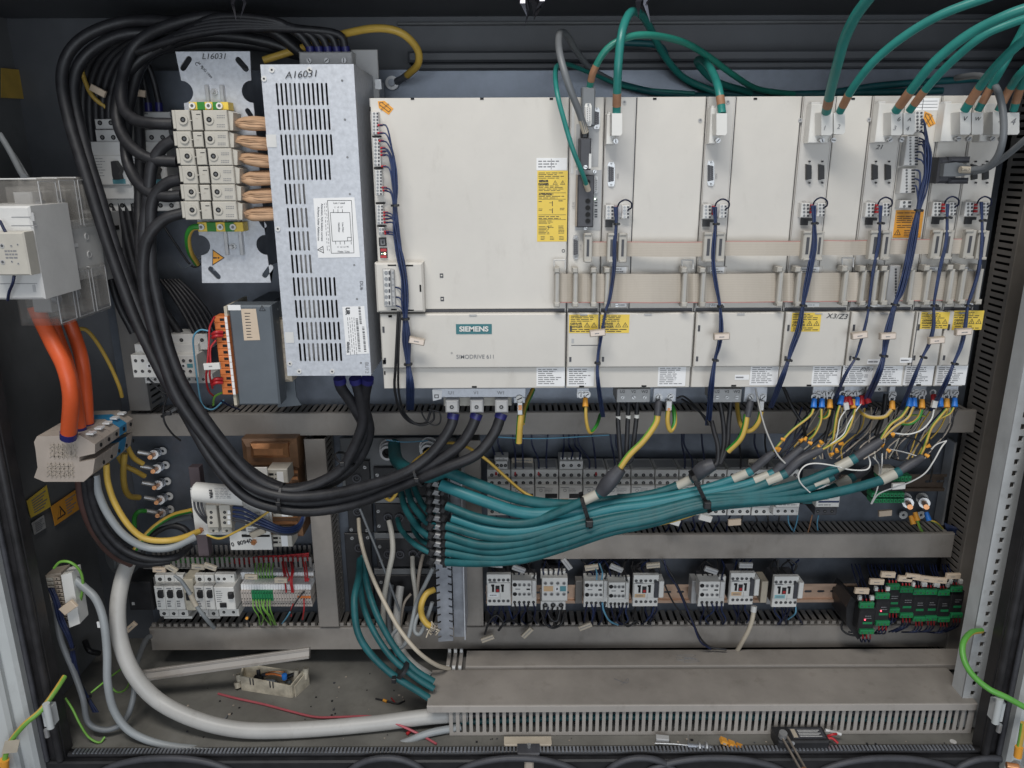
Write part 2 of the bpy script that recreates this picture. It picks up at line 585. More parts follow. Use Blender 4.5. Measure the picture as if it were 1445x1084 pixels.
b.obj('post_return', t)
# ================================================================ wire ducts
def hduct(x0, x1, pyt, pyb, label, fx=None, face='duct', comb=True, pitch=.0125, Y=YD, clips=False, group='wire ducts on the mounting plate'):
 pxm = 722
 zt_, zb_ = W(pxm, pyt, Y).z, W(pxm, pyb, Y).z
 t = thing('wire_duct', label, 'wire duct', ((x0 + x1) / 2, Y, zb_), group)
 b = B()
 b.box(x0, x1, Y, Y + .0025, zb_ + .0005, zt_ - .0005, face, .001)
 b.box(x0, x1, Y + .0026, Y + .010, zt_ - .002, zt_, face)
 b.obj('cover', t)
 b = B()
 b.box(x0 + .002, x1 - .002, Y + .011, YP - .001, zb_ + .001, zb_ + .004, 'ductdk')
 b.box(x0 + .002, x1 - .002, YP - .004, YP - .001, zb_ + .0045, zt_ - .006, 'blk')  # black back sheet, the shade inside the duct put into its colour
 b.obj('duct_base', t)
 if comb:
  b = B()
  x = x0 + .004
  while x < x1 - .008:
   jx = R.uniform(-.0005, .0005)
   b.box(x + jx, x + pitch * .62 + jx, Y + .011, YP - .001, zt_ - .0045, zt_ - .0025, face)
   if clips:
    b.box(x + jx + .0005, x + pitch * .58 + jx, Y + .004, Y + .0105, zt_ + .0005, zt_ + .008, face, .001)
   x += pitch
  b.obj('comb_fingers', t, kind='stuff')
 return t
xl3 = W(212, 900, YD).x
hduct(W(172, 600, YD).x, W(1376, 598, YD).x, 582, 614, 'upper grey wire duct running below the row of drive modules')
hduct(W(684, 772, YD).x, W(1345, 772, YD).x, 756, 790, 'middle grey wire duct right of the toothed clamp rail')
hduct(xl3, W(1344, 900, YD).x, 885, 916, 'lower grey wire duct under the rows of contactors and breakers', pitch=.0155, clips=True)
def vduct(px0, py0, px1, py1, w_, Y, label, side, m='duct', pitch=.0125, depth=None):
 """vertical duct: cover's left edge at px0 on top and px1 at the bottom, comb on its left or right side"""
 p0, p1 = W(px0, py0, Y), W(px1, py1, Y)
 x0 = (p0.x + p1.x) / 2
 x1 = x0 + w_
 t = thing('wire_duct', label, 'wire duct', ((x0 + x1) / 2, Y, p1.z), 'wire ducts on the mounting plate')
 b = B()
 b.box(x0, x1, Y, Y + .0025, p1.z, p0.z, m, .001)
 b.obj('cover', t)
 yb = YP - .001
 b = B()
 b.box(x0 + .002, x1 - .002, yb - .003, yb, p1.z, p0.z, 'blk')  # black like the other ducts' backs: inner shade painted in
 b.obj('duct_base', t)
 b = B()
 z = p1.z + .002
 while z < p0.z - .006:
  for s_ in side:
   xa = x0 if s_ == 'l' else x1 - .002
   b.box(xa, xa + .002, Y + .003, yb - .004, z, z + pitch * .62, m)
  z += pitch
 for s_ in side:
  xa = x0 if s_ == 'l' else x1 - .002
  b.box(xa + .0003, xa + .0017, Y + .0032, Y + .012, p1.z, p0.z, m)
  b.box(xa + .0003, xa + .0017, yb - .016, yb - .0045, p1.z, p0.z, m)
 b.obj('comb_fingers', t, kind='stuff')
 return t
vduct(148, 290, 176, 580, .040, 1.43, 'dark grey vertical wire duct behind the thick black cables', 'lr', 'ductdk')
vduct(430, 620, 449, 885, .042, YD - .006, 'grey vertical wire duct between transformer board and socket panels', 'lr')
vduct(1449, 115, 1344, 985, .088, 1.431, 'wide grey vertical wire duct at the right side of the plate', 'l', 'duct', .0135)
b = B()
p0, p1 = W(647, 622, YD - .004), W(681, 622, YD - .004)
b.box(p0.x, p1.x - .004, YD - .004, YD, W(660, 882, YD).z, p0.z, 'duct', .001)
b.box(p0.x + .004, p1.x - .008, YD + .001, YP, W(660, 880, YD).z, p0.z - .002, 'ductdk')
b.obj('wire_duct', label='smooth grey vertical duct between clamp rail and breaker row', cat='wire duct', group='wire ducts on the mounting plate')
z0 = -.990
x0, x1 = W(603, 975, 1.25).x, W(1364, 975, 1.27).x
t = thing('floor_duct', 'big slotted grey cable duct lying along the cabinet floor', 'wire duct', ((x0 + x1) / 2, 1.28, ZF))
b = B()
b.box(x0, x1, 1.234, 1.338, z0, z0 + .003, 'duct', .001)
b.box(x0, x1, 1.232, 1.2345, z0 - .012, z0 + .0025, 'ductlt', .0008)
b.box(x0, x1, 1.3385, 1.341, z0 - .012, z0 + .0025, 'duct')
b.obj('cover', t)
xs0 = W(634, 1020, 1.238).x
holes = []
x = xs0 + .010
zb_ = ZF + .001
while x < x1 - .008:
 holes.append(capsule(x, (z0 - .0132 + zb_ + .006) / 2, .0060, (z0 - .0132) - (zb_ + .006)))
 x += .0127
for sx_, sy_, n_ in ((968, 929, 9), (975, 932, 6), (880, 962, 5)):
 b = B()
 q = WZ(sx_, sy_, z0 + .0042)
 P = [q + Vector((R.uniform(-.02, .035), R.uniform(-.012, .012), 0)) for _ in range(n_)]
 if sy_ < 940:
  P = [Vector((p.x, max(1.362, min(1.395, p.y)), zz_k)) for p in P for zz_k in (-.9868,)]
 b.tube(P, .00035, 'inkgrey', n=4, sub=4)
 b.obj('pen_scribble', t)
holed('slotted_side', [(xs0, zb_), (x1, zb_), (x1, z0 - .001), (xs0, z0 - .001)], holes, 1.238, .002, 'ductlt', t)
b = B()
b.box(x0 + .01, x1, 1.242, 1.334, ZF + .0005, ZF + .003, 'ductdk')
b.box(xs0, x1, 1.331, 1.334, ZF + .004, z0 - .001, 'dark')  # near-black sheet painting the shade seen through the slots
b.obj('duct_base', t)
zz = -.990
xa, xb = W(658, 930, 1.38).x, W(1366, 930, 1.38).x
t = thing('floor_duct', 'narrower grey cable duct lying behind the slotted floor duct', 'wire duct', ((xa + xb) / 2, 1.38, ZF))
b = B()
b.box(xa, xb, 1.352, 1.404, zz, zz + .003, 'duct', .001)
b.box(xa, xb, 1.350, 1.3515, zz - .008, zz + .0025, 'ductlt')
b.obj('cover', t)
b = B()
b.box(xa - .04, xb, 1.356, 1.40, ZF + .001, zz - .009, 'ductdk')
b.obj('duct_base', t)
b = B()
for k in range(3):
 xk = xa - .040 + k * .0125
 b.box(xk, xk + .0075, 1.352, 1.400, zz, zz + .002, 'ductlt')
 b.box(xk + .0005, xk + .007, 1.346, 1.3515, zz - .006, zz + .006, 'ltgrey', .001)
 b.box(xk + .0005, xk + .007, 1.397, 1.402, zz + .0025, zz + .010, 'ltgrey', .001)
b.obj('comb_fingers', t)
a0, a1 = W(196, 955, 1.33), W(436, 922, 1.36)
t = B()
d = (a1 - a0)
n_ = 6
for i in range(1):
 u = d.normalized()
 up = Vector((0, .45, .9)).normalized() * .021
 bk = Vector((0, .010, -.004))
 q = [a0 - up * .5, a1 - up * .5, a1 + up * .5, a0 + up * .5]
 vs = q + [p + bk for p in q]
 t.add(vs, [(0, 1, 2, 3), (5, 4, 7, 6), (4, 0, 3, 7), (1, 5, 6, 2), (3, 2, 6, 7), (4, 5, 1, 0)], 'ductlt')
 for s_ in (-.34, .34):
  q = [a0 + up * (s_ - .06) - bk * .2, a1 + up * (s_ - .06) - bk * .2, a1 + up * (s_ + .06) - bk * .2, a0 + up * (s_ + .06) - bk * .2]
  t.add(q + [p + bk * .19 for p in q], [(0, 1, 2, 3), (5, 4, 7, 6), (4, 0, 3, 7), (1, 5, 6, 2), (3, 2, 6, 7), (4, 5, 1, 0)], 'duct')
t.obj('duct_cover', label='loose strip of pale duct cover leaning across the cabinet floor', cat='duct cover')
# ================================================================ drive modules
BX = [W(p, 270, YM).x for p in (527, 802, 850.5, 990, 1121, 1217, 1312, 1356, 1402)]
def ZM(py, px=900):
 return W(px, py, YM).z
ZT, ZL, ZC2, ZS, ZBT = ZM(137), ZM(436), ZM(440), ZM(516), ZM(546)
def module(i, label, split=None, low=True):
 x0, x1 = BX[i] + .0008, BX[i + 1] - .0008
 t = thing('drive_module', label, 'drive module', ((x0 + x1) / 2, YM, ZBT), 'drive modules standing side by side')
 b = B()
 b.box(x0, x1, YM + .003, YP - .02, ZBT, ZT, 'panel2')
 b.box(x0 + .002, x1 - .002, YM + .0022, YM + .003, ZBT + .001, ZT - .001, 'charcoal')
 b.obj('housing', t)
 xs = [x0, x1] if split is None else [x0, W(split, 270, YM).x, x1]
 for k in range(len(xs) - 1):
  b = B()
  a, c = xs[k] + .0011, xs[k + 1] - .0011
  mt = 'panel' if (split is None or k) else 'panel2'
  b.box(a, c, YM, YM + .002, ZL + .001, ZT, mt, .0008)
  if split is not None and not k:
   b.box(a - .0002, a + .0012, YM - .0012, YM - .0001, ZL + .001, ZT - .002, 'panel2')
   b.box(c - .0012, c + .0002, YM - .0012, YM - .0001, ZL + .001, ZT - .002, 'panel2')
  b.obj('front_panel', t)
 if low:
  b = B()
  b.box(x0 + .0008, x1 - .0008, YM - .012, YM + .0015, ZS, ZC2, 'panel', .002)
  for px_ in (.25, .5, .75):
   pass
  xm = (x0 + x1) / 2
  b.box(xm - .006, xm + .006, YM - .0135, YM - .0122, ZC2 - .003, ZC2 - .001, 'grey')
  b.box(x0 + .004, x0 + .0075, YM - .0126, YM - .0121, ZC2 - .030, ZC2 - .020, 'charcoal')
  b.box(x0 + .004, x0 + .0075, YM - .0126, YM - .0121, ZS + .010, ZS + .018, 'charcoal')
  b.obj('terminal_cover', t)
  b = B()
  b.box(x0 + .0006, x1 - .0006, YM - .0045, YM + .0015, ZBT, ZS - .001, 'panel', .001)
  b.box(xm - .004, xm + .004, YM - .005, YM - .0046, ZBT + .001, ZBT + .004, 'dark')
  b.obj('bottom_strip', t)
 return t
def sticker(t, px0, py0, px1, py1, Y, m='paper', rows=8, ink='inkgrey', words=4, lab=None, fill=.8):
 b = B()
 b.pb(px0, py0, px1, py1, Y - .0004, .0004, m)
 a, c = W(px0, (py0 + py1) / 2, Y), W(px1, (py0 + py1) / 2, Y)
 zt_, zb_ = W((px0 + px1) / 2, py0, Y).z, W((px0 + px1) / 2, py1, Y).z
 d = (c.x - a.x) * .06
 if rows:
  b.lines(a.x + d, c.x - d, zb_ + d, zt_ - d, Y - .0006, rows, ink, fill, words)
 return b.obj('sticker', t, label=lab)
def triangle(b, px, py, Y, h, m='ink', ang=0):
 """warning triangle outline with a bar in it"""
 s_ = mm(px, py, Y)
 p = W(px, py, Y)
 r = h * s_ * .62
 k = len(b.v)
 for q in range(3):
  a0, a1 = rad(90 + q * 120), rad(90 + (q + 1) * 120)
  o0, o1 = (math.cos(a0), math.sin(a0)), (math.cos(a1), math.sin(a1))
  i0, i1 = (o0[0] * .72, o0[1] * .72), (o1[0] * .72, o1[1] * .72)
  b.add([(p.x + c[0] * r, Y, p.z + c[1] * r) for c in (o0, o1, i1, i0)], [(3, 2, 1, 0)], m)
 b.add([(p.x - r * .08, Y, p.z + r * .35), (p.x + r * .08, Y, p.z + r * .35), (p.x + r * .06, Y, p.z - r * .28), (p.x - r * .06, Y, p.z - r * .28)], [(3, 2, 1, 0)], m)
 if ang:
  b.rot(k, ang, (p.x, Y, p.z))
def warn(t, px0, py0, px1, py1, Y, m='yellow', words=('GEFAHR', 'DANGER')):
 """warning label: fine print, two words, two triangles"""
 o = sticker(t, px0, py0, px1, py1, Y, m, 0)
 o.name = 'warning_label'
 w_, h = px1 - px0, py1 - py0
 b = B()
 A = lambda u, v: W(px0 + u * w_, py0 + v * h, Y - .0006)
 for v0, v1, n in ((.04, .40, 4), (.76, .96, 2)):
  a, c = A(.06, v0), A(.94, v1)
  b.lines(a.x, c.x, c.z, a.z, Y - .0006, n, 'ink', .9, 4, .4)
 triangle(b, px0 + .62 * w_, py0 + .60 * h, Y - .0006, h * .30)
 triangle(b, px0 + .86 * w_, py0 + .60 * h, Y - .0006, h * .30)
 b.obj('print', t)
 txt(words[0], px0 + .24 * w_, py0 + .50 * h, Y - .0004, h * .12, 'ink', t, bold=.1)
 txt(words[1], px0 + .24 * w_, py0 + .66 * h, Y - .0004, h * .12, 'ink', t, bold=.1)
def dsub(t, px, py0, py1, w_=8, Y=YM, shell='steel', core='charcoal', pins=True, name='socket'):
 b = B()
 pm = (py0 + py1) / 2
 s_ = mm(px, pm, Y)
 h = (py1 - py0)
 if shell:
  P = [W(px + a * w_ * .55, py0 + c * h, Y - .002) for a, c in ((-.7, .0), (.7, .0), (1, .12), (1, .88), (.7, 1), (-.7, 1), (-1, .88), (-1, .12))]
  b.prism([(p.x, p.z) for p in P], Y - .002, Y, shell)
 c0, c1 = py0 + h * .17, py1 - h * .17
 P = [W(px + a * w_ * .5, c0 + c * (c1 - c0), Y - .005) for a, c in ((-.8, 0), (.8, .08), (.8, .92), (-.8, 1))]
 b.prism([(p.x, p.z) for p in P], Y - .006, Y - .0005, core)
 if pins:
  n = int(h / 4)
  for i in range(n):
   for a in (-.3, .3):
    p = W(px + a * w_ * .6, c0 + (c1 - c0) * (i + .5 + (a > 0) * .2) / (n + .3), Y)
    b.cyl((p.x, Y - .0064, p.z), s_ * .55, .0003, 'dark' if core != 'charcoal' else 'inkgrey', n=6)
 for q in (py0 + h * .06, py1 - h * .06):
  p = W(px, q, Y)
  b.cyl((p.x, Y - .0045, p.z), s_ * 1.3, .003, 'screwdk' if shell else core, n=8)
 b.obj(name, t)
def pins_row(b, px, py0, py1, n, Y, m='dark', r=1.3, hexa=8):
 for i in range(n):
  q = py0 + (py1 - py0) * (i + .5) / n
  p = W(px, q, Y)
  b.cyl((p.x, Y - .0006, p.z), mm(px, q, Y, r), .0006, m, n=hexa)
def tblock(t, px0, py0, px1, py1, n, Y=YM, d=.012, m='ltgrey', name='terminal_plug', dual=True):
 b = B()
 b.pb(px0, py0, px1, py1, Y - d, d, m, .001)
 w_ = px1 - px0
 for i in range(n):
  q = py0 + (py1 - py0) * (i + .5) / n
  sz = (py1 - py0) / n
  p = W(px0 + w_ * (.35 if dual else .5), q, Y - d)
  b.cyl((p.x, Y - d - .0004, p.z), mm(px0, q, Y, min(sz * .36, w_ * .28)), .0004, 'screwdk', n=8)
  if dual:
   b.pb(px0 + w_ * .68, q - sz * .3, px0 + w_ * .92, q + sz * .3, Y - d - .0004, .0004, 'charcoal')
 return b.obj(name, t)
# ---- supply module
M1 = module(0, 'widest drive module with a brand plate and a blue wire bundle down its left edge')
b = B()
for px_ in (582, 680, 778):
 b.pb(px_ - 2.5, 138, px_ + 2.5, 141, YM - .0006, .0005, 'dark')
for px_, py_ in ((623, 389), (624, 422)):
 b.pb(px_ - 2.4, py_ - 3, px_ + 2.4, py_ + 3, YM - .0008, .0007, 'charcoal')
 b.pb(px_ - 1.2, py_ - 1, px_ + 1.2, py_ + 1, YM - .0012, .0003, 'panel')
b.pb(521, 151, 523, 157, YM - .0008, .0007, 'dark')
p = W(795, 354, YM)
b.ring((p.x, YM - .0006, p.z), mm(795, 354, YM, 2.4), mm(795, 354, YM, 1.5), .0005, 'charcoal')
b.obj('panel_slots', M1)
b = B()
for q in range(3):
 b.pb(548, 445 + q * 0, 553, 448, YM - .0128, .0004, 'charcoal')
b.pb(540, 508, 544.5, 514, YM - .0126, .0004, 'dark')
b.pb(542, 524, 544, 529, YM - .0052, .0004, 'dark')
b.obj('cover_slots', M1)
tblock(M1, 524.5, 158, 534.5, 190, 7)
tblock(M1, 526.5, 195, 536.5, 235, 8)
tblock(M1, 529.5, 240, 539.5, 276, 8)
tblock(M1, 531, 289, 541, 317, 6)
tblock(M1, 534, 321, 542, 332, 2)
b = B()
for a, c in ((191.5, 193.5), (236, 238.5), (285.5, 288), (318, 320)):
 b.pb(525 + (a - 190) * .055, a, 538 + (a - 190) * .055, c, YM - .003, .0025, 'dark')
b.obj('plug_gaps', M1)
b = B()
b.pb(534.5, 335.5, 545, 347.5, YM - .0035, .003, 'blk', .0008)
b.pb(537, 338, 543, 345.5, YM - .0038, .0003, 'inkgrey')
b.pb(538.5, 339.5, 541.5, 344, YM - .0042, .0003, 'blk')
b.obj('jack', M1)
b = B()
b.pb(536, 350, 546.5, 364.5, YM - .003, .0025, 'blk', .0008)
b.pb(537, 351, 545.5, 355, YM - .0034, .0003, 'red')
b.pb(537, 360.5, 545.5, 364, YM - .0034, .0003, 'red')
p = W(543.6, 357.7, YM)
b.cyl((p.x, YM - .0045, p.z), .0017, .0012, 'ledwhite', n=8)
p = W(539.3, 357.7, YM)
b.cyl((p.x, YM - .0038, p.z), .0007, .0006, 'ledgreen', n=6)
b.obj('status_lamp_window', M1)
b = B()
b.pb(530, 371, 598, 441, YM - .020, .020, 'panel', .003)
b.pb(547, 373.5, 559, 375.5, YM - .0204, .0004, 'dark')
b.pb(570, 373.8, 583, 376, YM - .0204, .0004, 'dark')
b.pb(552, 436, 560, 438, YM - .0204, .0004, 'dark')
b.pb(575, 437, 584, 439, YM - .0204, .0004, 'dark')
b.pb(592, 402, 594.5, 412, YM - .0204, .0004, 'dark')
b.pb(541, 379, 556, 433, YM - .0206, .0005, 'grey')
b.obj('plug_frame', M1)
tblock(M1, 541.5, 381, 551.5, 432, 6, YM - .0206, .010)
tblock(M1, 552, 381, 557, 432, 6, YM - .0206, .006, 'grey', dual=False)
b = B()
b.pb(643.5, 457.5, 694, 471.5, YM - .0128, .0006, 'teallogo')
b.obj('brand_plate', M1)
txt('SIEMENS', 668.7, 464.6, YM - .0131, 7.0, 'white', M1, wx=1.10, bold=.35)
txt('SIMODRIVE 611', 671, 503.6, YM - .0121, 5.6, 'inkgrey', M1, wx=1.0, bold=.05)
txt('*', 637.5, 499.5, YM - .0121, 5, 'inkgrey', M1)
b = B()
cx_, cy_ = 542.5, 150.5
c_ = math.cos(rad(38)); s_ = math.sin(rad(38))
def rp(u, v): return (cx_ + u * c_ - v * s_, cy_ + u * s_ + v * c_)
b.quadp([rp(-12, 0), rp(-5, -6.5), rp(12, -5.5), rp(12, 5.5), rp(-5, 6.5)], YM - .0005, .0004, 'amber')
b.quadp([rp(-9.5, 0), rp(-5, -4.3), rp(-5, -2.6), rp(10, -2.6), rp(10, 2.6), rp(-5, 2.6), rp(-5, 4.3)], YM - .0007, .0001, 'ink')
b.quadp([rp(-7.8, 0), rp(-5.6, -2.6), rp(-5.6, -1.8), rp(9.3, -1.8), rp(9.3, 1.8), rp(-5.6, 1.8), rp(-5.6, 2.6)], YM - .0009, .0001, 'amber')
b.obj('arrow_sticker', M1)
txt('SET-Setting', 543, 151, YM - .0008, 2.2, 'ink', M1, rot=38)
o = sticker(M1, 757, 223, 800, 240, YM, 'paper', 3, words=5)
b = B()
b.pb(777.5, 224, 778.3, 239, YM - .0007, .0001, 'inkgrey')
b.obj('table_line', M1)
b = B()
b.pb(758, 241, 800.5, 341, YM - .0004, .0004, 'yellow')
b.obj('warning_label', M1)
b = B()
for a, c, n, f in ((243, 252.5, 4, .9), (261.5, 270, 4, .9), (276, 280.5, 2, .8), (304.5, 309.5, 2, 1), (311, 316, 3, .5), (319, 331, 6, .35)):
 p, q = W(760, a, YM), W(798, c, YM)
 b.lines(p.x, q.x, q.z, p.z, YM - .0006, n, 'ink', f, 4, .36)
for (a, c, u, v) in ((760, 283, 766, 286), (788, 282, 797, 285), (760, 294, 766, 298), (790, 293, 797, 297), (788, 318, 797, 330), (773, 318, 782, 322), (763, 333, 770, 339), (776, 333, 782, 339), (789, 333, 796, 339)):
 p, q = W(a, c, YM), W(u, v, YM)
 b.lines(p.x, q.x, q.z, p.z, YM - .0006, max(1, int((v - c) / 2)), 'ink', 1, 2, .36)
for yy in (272, 281, 303, 309.7):
 b.pb(760, yy, 798.5, yy + .5, YM - .0006, .0001, 'ink')
for yy in (284, 294):
 b.pb(779, yy, 780, yy + 7, YM - .0006, .0001, 'ink')
 b.pb(775, yy + 2, 779, yy + 2.6, YM - .0006, .0001, 'ink')
triangle(b, 783.5, 258.5, YM - .0006, 6.4)
triangle(b, 794, 258.5, YM - .0006, 6.4)
b.obj('print', M1)
txt('GEFAHR', 767, 255.6, YM - .0004, 2.5, 'ink', M1, bold=.25)
txt('DANGER', 767, 259.9, YM - .0004, 2.5, 'ink', M1, bold=.25)
txt('ATTENTION !', 770.5, 274.3, YM - .0004, 2.3, 'ink', M1, bold=.2)
sticker(M1, 757, 517.5, 797, 545, YM - .0046, rows=8)
# ---- control unit
M2 = module(1, 'narrow control module with a black box of round sockets and serial connectors')
b = B()
b.pb(813, 175, 845, 235, YM - .001, .0009, 'grey')
b.pb(806, 150, 810, 245, YM - .0008, .0007, 'ltgrey')
b.pb(812, 240, 848, 325, YM - .001, .0009, 'grey')
b.obj('front_rail', M2)
txt('X121', 809, 290, YM - .0012, 3, 'inkgrey', M2, rot=-90)
dsub(M2, 842, 152, 182, 8, YM - .002, 'steel', 'charcoal')
b = B()
b.pb(821, 123, 840, 178, YM - .022, .020, 'conddk', .002)
b.obj('adapter_hood', M2)
dsub(M2, 830, 146, 178, 9, YM - .022, 'white', 'ltgrey')
b = B()
b.pb(815, 247, 838, 321, YM - .020, .018, 'charcoal', .0015)
b.pb(813, 247, 819, 320, YM - .012, .010, 'beigedk', .001)
b.obj('socket_box', M2)
for q in (257, 284, 293.5, 303, 312):
 b = B()
 p = W(829.5, q, YM - .02)
 b.ring((p.x, YM - .0208, p.z), .0046, .0036, .001, 'blk')
 b.cyl((p.x, YM - .0204, p.z), .0036, .0004, 'dark')
 b.obj('round_socket', M2)
dsub(M2, 840.5, 249, 273, 6, YM - .001, 'ltgrey', 'grey')
b = B()
for q in (281, 285, 289, 295, 298, 302, 305):
 b.pb(839, q, 843, q + 2, YM - .0016, .0006, 'charcoal')
p = W(839.5, 281, YM)
b.cyl((p.x, YM - .003, p.z), .0011, .002, 'ledgreen', n=8)
for a, c in ((839, 242), (826, 322), (823, 235.5), (820, 243)):
 p = W(a, c, YM - .002)
 b.screw((p.x, YM - .002, p.z), .0028)
b.obj('screws', M2)
dsub(M2, 812.5, 332, 366, 7, YM, 'grey', 'charcoal')
txt('X111', 819, 349, YM - .0008, 2.6, 'inkgrey', M2, rot=-90)
warn(M2, 803, 444, 844, 470, YM - .0121)
sticker(M2, 800.5, 517.5, 838, 545, YM - .0046, rows=8)
b = B()
b.pb(806, 487, 846, 487.8, YM - .0125, .0003, 'charcoal')
b.pb(806.5, 478, 810, 484, YM - .0125, .0004, 'grey')
b.obj('cover_line', M2)
# ---- axis modules
def axis_cluster(t, x, top=289, w1=None):
 """plug pair with red ferrules and a black slider under it; x is the left edge"""
 tblock(t, x, top, x + 12, top + 20, 4, d=.013)
 tblock(t, x + 23, top, x + 34, top + 19, 4, d=.010)
 b = B()
 b.pb(x + 12, top - .5, x + 23, top + 17, YM - .006, .005, 'grey')
 for k in range(3):
  b.pb(x + 13.5, top + 2 + k * 4.6, x + 18, top + 5.2 + k * 4.6, YM - .014, .008, 'red', .0005)
 b.pb(x, top + 21, x + 10, top + 31, YM - .004, .003, 'blk')
 b.pb(x + 10, top + 21, x + 16, top + 25, YM - .004, .003, 'blk')
 b.obj('plug_details', t)
 b = B()
 b.tube(P3([(x + 17, top + 2, YM - .012), (x + 20, top - 4, YM - .020), (x + 28, top - 8, YM - .024), (x + 36, top - 4, YM - .020), (x + 36.5, top + 3, YM - .014), (x + 32, top + 6, YM - .010)]),
   .0013, 'navy', n=6)
 b.obj('bridge_wire', t)
 txt('X431', x + 4, top - 2.6, YM - .0008, 2.2, 'inkgrey', t)
def head_socket(t, px0, px1, py0, py1):
 b = B()
 b.pb(px0, py0, px1, py1, YM - .016, .015, 'white', .0015)
 b.obj('cable_housing', t)
M3 = module(2, 'drive module right of the control unit with one green sensor cable', 893.5)
M4 = module(3, 'drive module with one green cable and a single open serial socket', 1029.5)
M5 = module(4, 'drive module with two green cables and handwriting on its lower cover', 1166.5)
M6 = module(5, 'drive module with an orange warning label and a thick blue harness', 1261)
M7 = module(6, 'narrow drive module with a dusty black plug on a grey cable')
M8 = module(7, 'last narrow drive module at the end of the row')
dsub(M3, 862.5, 229, 263, 9, YM)
dsub(M4, 1003, 227, 262, 9, YM)
for t, xs_ in ((M5, (1141.5, 1159.5)), (M6, (1235, 1253.5)), (M7, (1318,)), (M8, (1375.5, 1391.5))):
 for x_ in xs_:
  dsub(t, x_, 226, 260, 9, YM, None, 'blk', False, 'socket_cap')
txt('X351', 871.5, 249, YM - .0008, 2.6, 'inkgrey', M3, rot=-90)
txt('X351', 1010.5, 249, YM - .0008, 2.6, 'inkgrey', M4, rot=-90)
for t, x_, to in ((M3, 854.5, 290), (M4, 992, 289), (M5, 1130.5, 287), (M6, 1222, 286.5), (M7, 1316, 285.5), (M8, 1362, 285.5)):
 axis_cluster(t, x_, to)
b = B()
for x_, y_ in ((881, 144.5), (1027, 144), (988, 170), (1129, 170), (1226, 169)):
 p = W(x_, y_, YM)
 b.ring((p.x, YM - .0012, p.z), .0030, .0017, .001, 'grey')
 b.cyl((p.x, YM - .0005, p.z), .0016, .0004, 'inkgrey')
b.obj('panel_screws', M3)
for t, px_ in ((M3, 924), (M4, 1066), (M5, 1204), (M6, 1300)):
 b = B()
 b.pb(px_ - 2.5, 138, px_ + 2.5, 141, YM - .0006, .0005, 'dark')
 b.obj('panel_slot', t)
for t, x0_, x1_ in ((M3, 862, 886), (M4, 996, 1024), (M5, 1124, 1158), (M6, 1215, 1250), (M7, 1304, 1325), (M8, 1352, 1375)):
 b = B()
 b.pb(x0_, 376, x1_, 434, YM - .003, .0025, 'panel2', .001)
 p = W(x0_ + 8, 431, YM - .003)
 b.screw((p.x, YM - .003, p.z), .0026)
 b.obj('plug_in_board', t)
 sticker(t, x0_ + 6, 377, x1_ - 2, 386, YM - .0031, rows=2, words=3)
 sticker(t, x0_ + 6, 428, x1_ - 2, 433, YM - .0031, rows=1, words=3)
warn(M3, 847, 444, 888, 470, YM - .0121)
warn(M5, 1117, 441.5, 1158, 468, YM - .0121)
warn(M7, 1299, 440.5, 1339, 464, YM - .0121)
warn(M8, 1345, 438.5, 1387, 465.5, YM - .0121)
txt('X3/Z3', 1181, 446.5, YM - .0121, 7, 'ink', M5, wx=1.15, shear=.2, rot=-3)
txt('21', 1240.5, 208, YM - .0005, 6, 'ink', M6, wx=1.2, shear=.3)
for t, a, c in ((M3, 928.5, 967.5), (M4, 1058.5, 1098), (M5, 1146, 1186), (M6, 1188.5, 1231), (M7, 1276, 1317), (M8, 1321, 1364)):
 sticker(t, a, 516 if t is M3 else 515, c, 545 if t is M3 else 543.5, YM - .0046, rows=9)
sticker(M6, 1236, 515, 1273, 543.5, YM - .0046, rows=8)
txt('7/2017', 1222, 522, YM - .0052, 4.5, 'ink', M6, rot=-4, shear=.3)
sticker(M6, 1224, 507, 1243, 514, YM - .0121, rows=1, words=2)
sticker(M6, 1270, 505, 1288, 512, YM - .0121, rows=1, words=2)
sticker(M4, 1037, 529, 1057, 536, YM - .0046, rows=1, words=2)
b = B()
x_ = W(1291, 480, YM - .013).x
for k, (py0, py1) in enumerate(((441, 515),)):
 b.box(x_, x_ + .0012, YM - .0126, YM - .0122, ZS, ZC2, 'charcoal')
b.obj('cover_gap', M6)
b = B()
b.pb(1262, 296.5, 1301.5, 335.5, YM - .0004, .0004, 'amber')
b.obj('warning_label', M6)
b = B()
for a, c, n in ((299, 302, 1), (304, 315, 4), (317, 322, 2)):
 p, q = W(1266, a, YM), W(1298, c, YM)
 b.lines(p.x, q.x, q.z, p.z, YM - .0006, n, 'ink', .9, 3, .36)
p, q = W(1276, 324, YM), W(1298, 334, YM)
b.lines(p.x, q.x, q.z, p.z, YM - .0006, 4, 'ink', .8, 2, .36)
triangle(b, 1266.5, 329, YM - .0006, 9)
b.obj('print', M6)
tblock(M6, 1290, 157, 1303, 187, 6, d=.016)
tblock(M6, 1278, 192, 1297, 234, 10, d=.016)
tblock(M6, 1272, 238, 1293, 273, 8, d=.016)
tblock(M6, 1270, 283, 1287, 294, 2, d=.016)
sticker(M6, 1292, 138.5, 1325, 156, YM, rows=0)
b = B()
for q in (142.5, 147, 151.5):
 b.pb(1294, q, 1323, q + .5, YM - .0007, .0002, 'ink')
b.pb(1302, 140, 1302.6, 155, YM - .0009, .0002, 'ink')
b.obj('table_line', M6)
b = B()
cx_, cy_ = 1311, 168.5
c_ = math.cos(rad(62)); s_ = math.sin(rad(62))
b.quadp([rp(-13, 0), rp(-5, -6.5), rp(10, -5.5), rp(10, 5.5), rp(-5, 6.5)], YM - .0005, .0004, 'amber')
